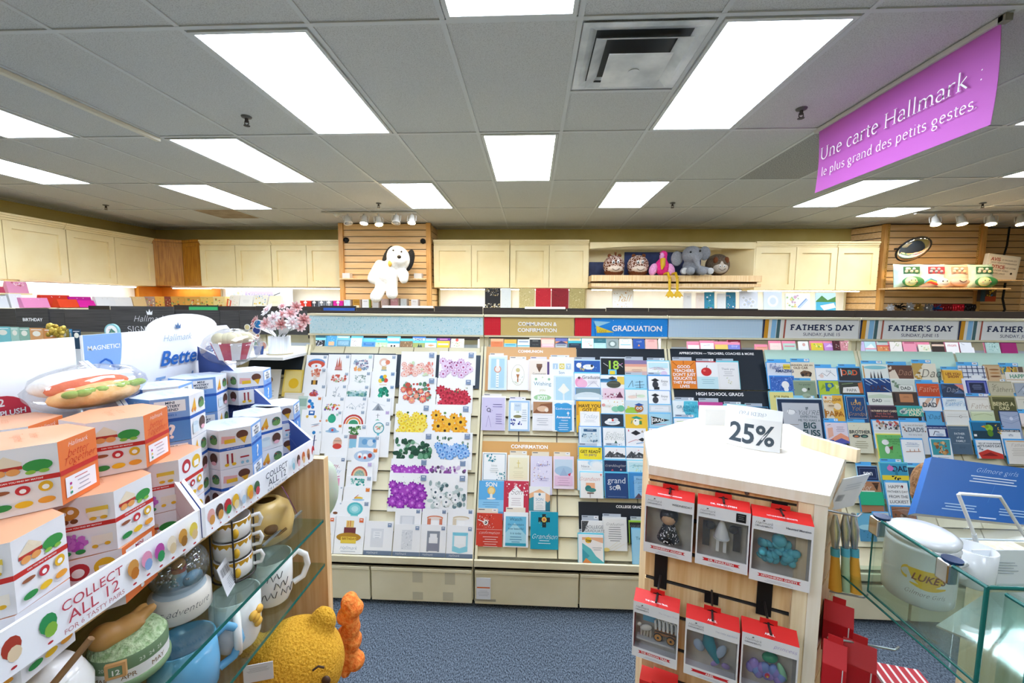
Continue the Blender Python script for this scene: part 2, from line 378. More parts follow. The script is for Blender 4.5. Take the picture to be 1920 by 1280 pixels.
def panel(c, r, label, half=0, warm=0, group='fluorescent ceiling panels'):
    x0, x1 = GX0+.61*c+.02, GX0+.61*(c+1)-.02; y0, y1 = GY0+1.22*r+.02, GY0+1.22*(r+1)-.02
    if half: y1 = y0+.57
    e = empty('ceiling_light', ((x0+x1)/2, (y0+y1)/2, HC-.012), label, 'ceiling light', group)
    mb = MB(); t = .02
    for a, q in (((x0, y0), (x1, y0+t)), ((x0, y1-t), (x1, y1)), ((x0, y0+t), (x0+t, y1-t)), ((x1-t, y0+t), (x1, y1-t))):
        mb.box((*a, HC-.012), (*q, HC-.0005), 'd8dcdc')
    mb.build('light_frame', e)
    mb = MB(); cx, cy = (x0+x1)/2, (y0+y1)/2
    mb.box((x0+t-cx, y0+t-cy, HC-.009), (x1-t-cx, y1-t-cy, HC-.001), DWARM if warm else DCOOL)
    o = mb.build('diffuser', e); o.location = (cx, cy, 0)
for c, r, lab, h, wm in [
  (-2, 1, 'large lit ceiling panel, bluish prismatic, up over the orange boxes, left of the middle', 0, 0),
  (0, 0, 'lit ceiling panel cut by the top edge of the photo, left of the air vent', 0, 0),
  (2, 1, 'large lit ceiling panel between the square air vent and the pink banner', 0, 0),
  (-4, 2, 'bright white ceiling panel at the end of the long white ceiling strip', 0, 0),
  (-6, 1, 'lit ceiling panel at the left edge, nearer of the two cut by it', 0, 0),
  (-8, 2, 'lit ceiling panel at the left edge, farther of the two cut by it', 0, 0),
  (-6, 3, 'pale blue lit ceiling panel in front of the wooden corner cupboard', 0, 0),
  (0, 2, 'greenish white lit ceiling panel in the middle over the communion sign', 0, 1),
  (-2, 3, 'lit ceiling panel in front of the spotlights over the white plush dog', 0, 0),
  (2, 3, 'lit ceiling panel up over the pink flamingo plush and niche shelf', 0, 0),
  (6, 3, 'lit ceiling panel seen just below the pink banner', 0, 0),
  (8, 4, 'lit ceiling panel nearest the round mirror and the right spotlights', 1, 0),
  (8, 2, 'lit ceiling panel cut by the right edge, beyond the pink banner', 0, 0)]:
    panel(c, r, lab, h, wm)
for c, r in ((-2, -2), (2, -2), (-6, -1), (6, -1), (6, 1), (-6, 0)): panel(c, r, 'unseen ceiling panel added to light the aisle from the camera side', 0, 0, 'ceiling panels out of view')  # unseen panels, added to light the surfaces facing the camera
# unlit perforated tiles
PERF = noise_mat('perforated_tile', '77797a', 'a6a8a8', 150, .6, 0, (1, 1, 1), 1, .46, .54)
for c, r, lab in ((-5, 0, 'grey perforated ceiling grille at the top left corner'), (4, 2, 'grey perforated ceiling grille behind the pink banner')):
    mb = MB(); x0, y0 = GX0+.61*c, GY0+1.22*r; mb.box((x0+.014, y0+.014, HC-.004), (x0+.596, y0+1.206, HC-.0005), PERF)
    tag(recenter(mb.build('perforated_grille')), lab, 'ceiling grille')
mb = MB(); x0, y0 = GX0+.61*-7, GY0+1.22*4; mb.box((x0+.014, y0+.014, HC-.004), (x0+.596, y0+.6, HC-.0005), noise_mat('stained_tile', '8d7c66', 'a5957e', 6, .9))
tag(recenter(mb.build('stained_tile')), 'brown water-stained ceiling tile near the left back corner', 'ceiling tile')
# air vent: stacked square cones
e = empty('air_vent', (.52, 2.28, HC-.07), 'square stepped ceiling air vent with dusty edges beside the lit panel', 'air vent')
x0, x1, y0, y1 = GX0+.61+.016, GX0+1.22-.016, 1.975, 2.56; cx, cy = (x0+x1)/2, (y0+y1)/2
def ring(mb, a, za, b2, zb, m, t=.003):
    for k in range(4):
        c1 = [(-1, -1), (1, -1), (1, 1), (-1, 1)]; p, q = c1[k], c1[(k+1) % 4]
        P = lambda s, r, z: (cx+s[0]*r, cy+s[1]*r, z)
        mb.face([P(p, a, za), P(q, a, za), P(q, b2, zb), P(p, b2, zb)], m); mb.face([P(p, b2, zb+t), P(q, b2, zb+t), P(q, a, za+t), P(p, a, za+t)], m)
VENT = noise_mat('dusty_white_metal', 'c0c5c8', 'eef0f0', 5, .5)
mb = MB(); ring(mb, .288, HC-.012, .255, HC-.012, VENT); ring(mb, .255, HC-.012, .22, HC-.002, VENT); mb.build('vent_frame', e)
mb = MB(); mb.box((cx-.22, cy-.22, HC-.0015), (cx+.22, cy+.22, HC-.0005), '3c4144'); mb.build('vent_throat', e)
mb = MB(); ring(mb, .222, HC-.04, .165, HC-.012, VENT); mb.build('vent_cone', e)
mb = MB(); mb.box((cx-.15, cy-.15, HC-.07), (cx+.15, cy+.15, HC-.066), VENT); mb.lathe([(.03, HC-.0745), (.028, HC-.07)], VENT, Matrix.Translation((cx, cy, 0)), 16); mb.build('vent_plate', e)
for sx in (-1, 1): mb = MB(); mb.tube([(cx+sx*.1, cy+.1, HC-.066), (cx+sx*.2, cy+.22, HC-.004)], .005, '33383c'); mb.build('vent_bracket', e)
# sprinklers
for (x, y), lab in zip(((-1.948, 2.865), (1.704, 2.867), (-5.6, 5.35), (-1.95, 5.32), (1.723, 5.374), (5.443, 5.445)),
    ('dark ceiling sprinkler beside the big bluish light panel', 'dark ceiling sprinkler next to the pink banner', 'small ceiling sprinkler over the left cream cupboards',
     'small ceiling sprinkler before the spotlights and white plush dog', 'small ceiling sprinkler in front of the niche with plush animals', 'small ceiling sprinkler over the right spotlights')):
    e = empty('fire_sprinkler', (x, y, HC-.07), lab, 'sprinkler', 'ceiling sprinklers')
    X = Matrix.Translation((x, y, HC))
    mb = MB(); mb.lathe([(.034, -.002), (.03, -.01), (.012, -.014)], '6a6a6a', X, 16); mb.build('escutcheon', e)
    mb = MB(); mb.lathe([(.011, -.012), (.01, -.04)], '3a3432', X, 10); mb.tube([X@V((.012, 0, -.03)), X@V((.014, 0, -.05)), X@V((0, 0, -.058))], .003, '3a3432'); mb.tube([X@V((-.012, 0, -.03)), X@V((-.014, 0, -.05)), X@V((0, 0, -.058))], .003, '3a3432'); mb.build('sprinkler_head', e)
    mb = MB(); mb.lathe([(.006, -.056), (.02, -.06), (.02, -.063)], '3a3432', X, 12); mb.build('deflector', e)
mb = MB(); mb.box((-2.9, .6, HC-.03), (-2.865, 3.2, HC-.007), 'e6e2d2'); tag(recenter(mb.build('ceiling_strip')), 'long cream white strip running along the ceiling at left', 'ceiling strip')
# pink banner
e = empty('hanging_banner', (2.02, 2.6, 2.2), 'pink fabric banner with white serif French text hanging from the ceiling', 'banner')
mb = MB(); mb.box((2.0, 2.0, HC-.03), (2.03, 3.2, HC-.006), 'cfcfca'); mb.box((2.0, 1.99, HC-.035), (2.032, 2.02, HC-.006), '8d8a80'); mb.build('banner_rail', e)
mb = MB(); zt, zb = HC-.03, 2.29; n = 14; PINK = M('bd5cba', .6)
pts = [(2.015+.012*math.sin(i/n*3.1), zt+(zb-zt)*i/n) for i in range(n+1)]
for s_ in (0, 1):
    q = [(p[0]+.0015*s_, p[1]) for p in pts]
    for i in range(n): mb.face([(q[i][0], 2.02, q[i][1]), (q[i+1][0], 2.02, q[i+1][1]), (q[i+1][0], 3.17, q[i+1][1]), (q[i][0], 3.17, q[i][1])][::1 if s_ else -1], PINK, True)
cl = mb.build('banner_cloth', e)
mb = MB(); f = Face(mb, (2.0128, 3.17, zt), (0, -1.15, 0), (0, 0, zb-zt))
f.text(.5, .4, .1, 'ffffff', 'Une carte Hallmark :', 'serif', .5); f.text(.5, .7, .1, 'ffffff', 'le plus grand des petits gestes.', 'serif', .5, .9)
mb.build('banner_lettering', cl)
# ================================================================== cupboards along the walls
def frame_on(P, u, v, n, x0, x1, y0, y1, rail, mb, mat, d=.028):
    """a shaker door: frame strips over a recessed panel. P + u*x + v*y, n outwards"""
    X = Matrix(((u.x, v.x, n.x, P.x), (u.y, v.y, n.y, P.y), (u.z, v.z, n.z, P.z), (0, 0, 0, 1)))
    for a, q in (((x0, y0), (x1, y0+rail)), ((x0, y1-rail), (x1, y1)), ((x0, y0+rail), (x0+rail, y1-rail)), ((x1-rail, y0+rail), (x1, y1-rail))):
        mb.box((*a, 0), (*q, d), mat, X)
    mb.box((x0+rail, y0+rail, 0), (x1-rail, y1-rail, d*.12), mat, X)
def cupboard(label, P, u, n, W, z0, z1, nd, mat=None, depth=.42, group='wall cupboards', clip=(0, 0)):
    """P: lower left corner of the front; u along the front, n towards the shop"""
    mat = mat or CREAM; P, u, n = V(P), V(u).normalized(), V(n).normalized(); v = V((0, 0, 1))
    c = P+u*W/2-n*depth/2; e = empty('wall_cupboard', (c.x, c.y, z0), label, 'cupboard', group)
    X = Matrix(((u.x, v.x, n.x, P.x), (u.y, v.y, n.y, P.y), (u.z, v.z, n.z, 0), (0, 0, 0, 1)))
    mb = MB(); mb.box((.002, z0, -depth), (W-.002, z1, -.001), mat, X); mb.build('carcass', e)
    mb = MB(); g = .0
    for a, b2, q in ((0, .025, .012), (.025, .05, .028), (.05, .075, .045)): mb.box((-.0, z1-.075+a, -.001), (W, z1-.075+b2, q), mat, X)
    mb.build('crown_moulding', e)
    dw = W/nd
    for k in range(nd):
        mb = MB(); frame_on(P+u*(dw*k+.004)+v*(z0+.004-P.z), u, v, n, 0, dw-.008, 0, z1-z0-.09, .085, mb, mat); mb.build('cupboard_door', e)
ux, uy = V((1, 0, 0)), V((0, 1, 0)); nf, nr = V((0, -1, 0)), V((1, 0, 0))
YC = 6.7
cupboard('cream wall cupboard right of the wooden corner cupboard', (-5.44, YC, 1.735), ux, nf, 1.2, 1.735, 2.485, 2)
cupboard('cream wall cupboard left of the white plush dog', (-4.235, YC, 1.735), ux, nf, 1.17, 1.735, 2.485, 2)
cupboard('cream wall cupboard right of the plush dog column', (-1.575, YC, 1.735), ux, nf, 1.215, 1.735, 2.485, 2)
cupboard('cream wall cupboard left of the niche with giraffe plush balls', (-.355, YC, 1.735), ux, nf, 1.24, 1.735, 2.485, 2)
cupboard('cream wall cupboard right of the niche with plush animals', (3.4, YC-.05, 1.72), ux, nf, 1.21, 1.72, 2.45, 2)
cupboard('single-door cream wall cupboard beside the right slatted wall', (4.615, YC-.05, 1.72), ux, nf, .6, 1.72, 2.45, 1)
cupboard('cream wall cupboard at the left edge of the photo', (-6.2, 4.0, 1.73), uy, nr, 1.335, 1.73, 2.505, 2, depth=.41)
cupboard('cream wall cupboard left of the wooden corner cupboard', (-6.2, 5.34, 1.73), uy, nr, 1.28, 1.73, 2.505, 2, depth=.41)
# wooden corner cupboard
e = empty('corner_cupboard', (-6.0, 6.95, 1.74), 'honey brown wooden corner cupboard between the cream cupboards', 'cupboard')
A, B, C = V((-6.2, 6.63, 0)), V((-5.86, 6.84, 0)), V((-5.45, 6.7, 0)); z0, z1 = 1.74, 2.5
mb = MB(); mb.prism([(A.x-.38, A.y), (A.x, A.y), (B.x, B.y), (C.x, C.y), (C.x, YB-.01), (A.x-.38, YB-.01)], z0, z1, OAK); mb.build('carcass', e)
for p, q in ((A, B), (B, C)):
    u = (q-p).normalized(); n = V((u.y, -u.x, 0)); mb = MB(); frame_on(p+V((0, 0, z0+.01))+u*.01, u, V((0, 0, 1)), n, 0, (q-p).length-.02, 0, z1-z0-.06, .06, mb, OAK, .016); mb.build('cupboard_door', e)
    mb = MB(); X = Matrix(((u.x, 0, n.x, p.x), (u.y, 0, n.y, p.y), (0, 1, 0, 0), (0, 0, 0, 1))); mb.box((0, z1-.04, .0), ((q-p).length, z1, .022), OAK, X); mb.build('crown_moulding', e)
# niche with plush toys
e = empty('display_niche', (2.12, 6.85, 1.75), 'cream wall niche with a thick wooden shelf carrying plush animals', 'niche')
mb = MB(); mb.box((.89, 6.38, 1.755), (3.38, 7.12, 1.8), WOOD); mb.box((.89, 6.36, 1.83), (3.38, 7.12, 1.92), WOOD); mb.box((.89, 6.5, 1.8), (3.38, 7.1, 1.83), '8a6f4b'); mb.build('niche_shelf', e)
mb = MB(); mb.box((.89, 7.0, 1.92), (3.38, 7.1, 2.43), CREAM); mb.build('niche_back', e)
mb = MB(); pts = [(.89, 2.44), (.89, 2.34)]+[(.89+2.15*i/16, 2.34+.045*math.sin(math.pi*i/16)) for i in range(1, 16)]+[(3.38, 2.34), (3.38, 2.44)]
X = Matrix(((1, 0, 0, 0), (0, 0, 1, 0), (0, 1, 0, 0), (0, 0, 0, 1))); mb.prism(pts, 6.62, 6.68, CREAM, X); mb.build('arched_valance', e)
mb = MB(); mb.prism([(3.05, 7.0), (3.38, 6.62), (3.4, 6.62), (3.4, 7.0)], 1.92, 2.44, CREAM); mb.build('niche_side', e)
NAVY = noise_mat('navy_print', '232b4d', '3c4a78', 3, .5)
for a, b2, zt, lab in ((.93, 1.32, 2.17, 'navy blue printed board at the left end of the plush niche'), (1.5, 2.72, 2.33, 'large navy printed board behind the flamingo plush')):
    mb = MB(); mb.box((a, 6.96, 1.921), (b2, 6.985, zt), NAVY); tag(recenter(mb.build('backing_board')), lab, 'board')
# slat walls
def slats(name, P, u, n, W, z0, z1, e, step=.1, mat=WOODH, post=True):
    P, u, n = V(P), V(u).normalized(), V(n).normalized(); X = Matrix(((u.x, 0, n.x, P.x), (u.y, 0, n.y, P.y), (0, 1, 0, 0), (0, 0, 0, 1)))
    mb = MB(); mb.box((0, z0, -.03), (W, z1, -.012), '4a3523', X); z = z0
    while z < z1-.01: mb.box((0, z+.012, -.012), (W, min(z+step, z1), 0), mat, X); z += step
    mb.build(name, e)
def post(P, e, z0=0, z1=HC-.01, s=.035):
    mb = MB(); mb.box((P[0]-s, P[1]-s, z0), (P[0]+s, P[1]+s, z1), noise_mat('oak_post', 'c98f4a', 'dcab66', 6, .4, 0, (14, 14, .6))); mb.build('corner_post', e)
e = empty('slatwall_column', (-2.33, 6.88, 0), 'wooden slatted wall column behind the big white plush dog', 'slat wall')
slats('slat_face', (-3.03, 6.6, 0), ux, nf, 1.41, .02, HC-.01, e); slats('slat_side', (-1.615, 6.6, 0), uy, nr, .55, .02, HC-.01, e)
post((-3.03, 6.6), e); post((-1.63, 6.6), e)
e = empty('slatwall_bay', (6.0, 7.0, 0), 'wooden slatted wall bay behind the round convex mirror', 'slat wall')
slats('slat_face', (5.38, 6.76, 0), V((1.4, 0, 0)), nf, 1.42, .02, HC-.01, e); u = V((5.38-5.17, 6.76-7.16, 0)); slats('slat_side', (5.17, 7.16, 0), u, V((-.9, -.45, 0)), u.length, .02, HC-.01, e)
post((5.39, 6.76), e); post((6.8, 6.76), e)
slats('slat_return', (6.83, 7.1, 0), ux, nf, 1.0, .02, HC-.01, e); u = V((.5, -.6, 0)); slats('slat_return', (7.83, 7.1, 0), u, V((-.6, -.5, 0)), 1.6, .02, HC-.01, e)
# white backs, shelves and strip lights under the cupboards
PEG = noise_mat('white_back_panel', 'efede6', 'f7f5ef', 3, .5)
UW, UC = emit('fff4dc', UNDER_LIGHT, 'warm_tube'), emit('f8fbff', UNDER_LIGHT, 'cool_tube')
def wallshelf(label, x0, x1, zs=1.40, back=PEG, ztop=1.73):
    e = empty('wall_shelving', ((x0+x1)/2, 6.85, 0), label, 'shelving', 'wall shelving')
    mb = MB(); mb.box((x0, 7.08, .05), (x1, 7.12, ztop), back); mb.build('back_panel', e)
    mb = MB(); mb.box((x0, 6.45, zs-.03), (x1, 7.08, zs), BEIGE); mb.build('shelf', e)
    mb = MB(); mb.box((x0, 6.47, 0), (x1, 7.08, .25), BEIGE); mb.box((x0, 6.45, .25), (x1, 7.08, .28), BEIGE); mb.build('base_deck', e)
    for x in (x0+.012, (x0+x1)/2, x1-.012): mb = MB(); mb.box((x-.01, 7.06, .1), (x+.01, 7.079, ztop), 'd9cfae'); mb.build('upright', e)
wallshelf('white backed wall shelving under the left back cupboards', -5.42, -3.08)
wallshelf('white backed wall shelving under the cupboards in the middle', -1.58, .885)
wallshelf('white backed wall shelving under the plush niche and right cupboards', .89, 5.1)
for x0, x1, y in ((-5.4, -3.1, 6.8), (-1.5, .8, 6.8), (.95, 3.3, 6.8), (3.4, 5.1, 6.8)):
    e = empty('strip_light', ((x0+x1)/2, y, 1.7), 'slim strip light fixed under the wall cupboards', 'strip light', 'strip lights under the cupboards')
    mb = MB(); mb.box((x0, y-.03, 1.715), (x1, y+.03, 1.734 if x0 < 3 and x0 > .9 or x0 < 0 else 1.719), WHITE); mb.build('housing', e)
    mb = MB(); mb.box((x0+.01, y-.02, 1.705), (x1-.01, y+.02, 1.7148), UC); mb.build('tube', e)
mb = MB(); mb.box((-6.58, 4.02, .02), (-6.55, 6.62, 1.72), PEG); mb.box((-6.55, 4.0, 1.37), (-5.9, 6.62, 1.4), BEIGE); mb.box((-6.55, 4.02, 0), (-5.95, 6.62, .25), BEIGE)
mb.box((-6.55, 4.78, 1.4), (-6.2, 4.8, 1.73), 'e6dcb4'); mb.box((-6.55, 4.0, 1.55), (-6.02, 4.78, 1.57), 'e8d9a8')
tag(recenter(mb.build('wall_shelving')), 'white backed wall shelving with gift bags along the left wall', 'shelving', 'wall shelving')
e = empty('strip_light', (-6.4, 5.4, 1.7), 'strip light under the left wall cupboards', 'strip light', 'strip lights under the cupboards')
mb = MB(); mb.box((-6.43, 4.1, 1.715), (-6.37, 6.5, 1.729), WHITE); mb.build('housing', e); mb = MB(); mb.box((-6.42, 4.12, 1.7), (-6.38, 6.48, 1.7148), UC); mb.build('tube', e)
# glowing orange corner under the wooden cupboard
mb = MB(); OR = noise_mat('orange_back', 'e8952f', 'f0a544', 3, .5)
mb.box((-6.58, 6.64, .02), (-6.5, 7.1, 1.73), OR); mb.box((-6.5, 7.07, .02), (-5.43, 7.13, 1.73), OR); mb.box((-6.5, 6.64, 1.36), (-5.43, 7.07, 1.4), WOOD)
tag(recenter(mb.build('corner_shelving')), 'orange backed corner shelving under the wooden cupboard', 'shelving')
e = empty('strip_light', (-5.8, 6.98, 1.7), 'warm strip light under the wooden corner cupboard', 'strip light', 'strip lights under the cupboards')
mb = MB(); mb.box((-6.2, 6.93, 1.715), (-5.5, 6.99, 1.738), WHITE); mb.build('housing', e); mb = MB(); mb.box((-6.18, 6.94, 1.7), (-5.52, 6.98, 1.7148), UW); mb.build('tube', e)
# track spotlights
BULB = emit('ffd9a0', SPOT_LIGHT, 'warm_bulb'); BULBOFF = M('9aa0a6', .2)
def track(x0, x1, y, lamps, lab, glab):
    mb = MB(); mb.box((x0, y-.02, HC-.03), (x1, y+.02, HC-.008), 'd7d5cf'); tag(recenter(mb.build('light_track')), lab, 'light track')
    for k, (px, py, tx, on, l2) in enumerate(lamps):
        p = at_y(px, py, y); top = V((p.x, y, HC-.03)); d = V((tx, -.3, -1)).normalized()
        e = empty('track_spotlight', (p.x, y, p.z-.05), l2, 'spotlight', glab)
        q = d.to_track_quat('Z', 'Y').to_matrix().to_4x4(); X = Matrix.Translation(V((p.x, y, p.z)))@q
        mb = MB(); mb.tube([top, V((p.x, y, p.z+.03))], .012, 'cfcdc8'); mb.tube([X@V((.06, 0, .02)), X@V((.06, 0, -.06)), X@V((0, 0, -.075)), X@V((-.06, 0, -.06)), X@V((-.06, 0, .02))], .006, 'd9d7d0', 6); mb.build('lamp_yoke', e)
        mb = MB(); mb.lathe([(.025, -.07), (.035, -.05), (.04, -.01), (.058, .045), (.06, .05), (.05, .05), (.04, .03)], 'dedcd6', X, 18); mb.build('lamp_shade', e)
        mb = MB(); mb.lathe([(.042, .032), (.046, .046), (.03, .055), (.001, .058)], BULB if on else BULBOFF, X, 16); mb.build('bulb', e)
track(-2.93, -1.59, 5.8, [(652, 413, .25, 0, 'unlit white track spotlight, leftmost over the plush dog'), (683, 413, 0, 1, 'lit track spotlight, second from left over the plush dog'),
   (710, 415, .2, 1, 'lit track spotlight, middle of the five over the plush dog'), (743, 412, 0, 0, 'unlit track spotlight, fourth from left over the plush dog'), (772, 412, 0, 1, 'lit track spotlight, rightmost over the plush dog')],
   'white ceiling light track over the plush dog column', 'spotlights over the plush dog')
track(5.1, 7.4, 5.95, [(1754, 415, -.1, 1, 'lit track spotlight right over the round mirror'), (1803, 414, 0, 1, 'lit track spotlight second from the mirror'), (1858, 414, -.2, 1, 'lit track spotlight third from the mirror'),
   (1914, 414, -.1, 1, 'lit track spotlight cut by the right edge')], 'white ceiling light track before the right slatted wall', 'spotlights by the round mirror')
mb = MB(); mb.ell((-2.72, 5.8, HC-.045), (.04, .04, .035), 'e9e6dc'); tag(recenter(mb.build('smoke_detector')), 'small white ceiling smoke detector beside the spotlight track', 'smoke detector')
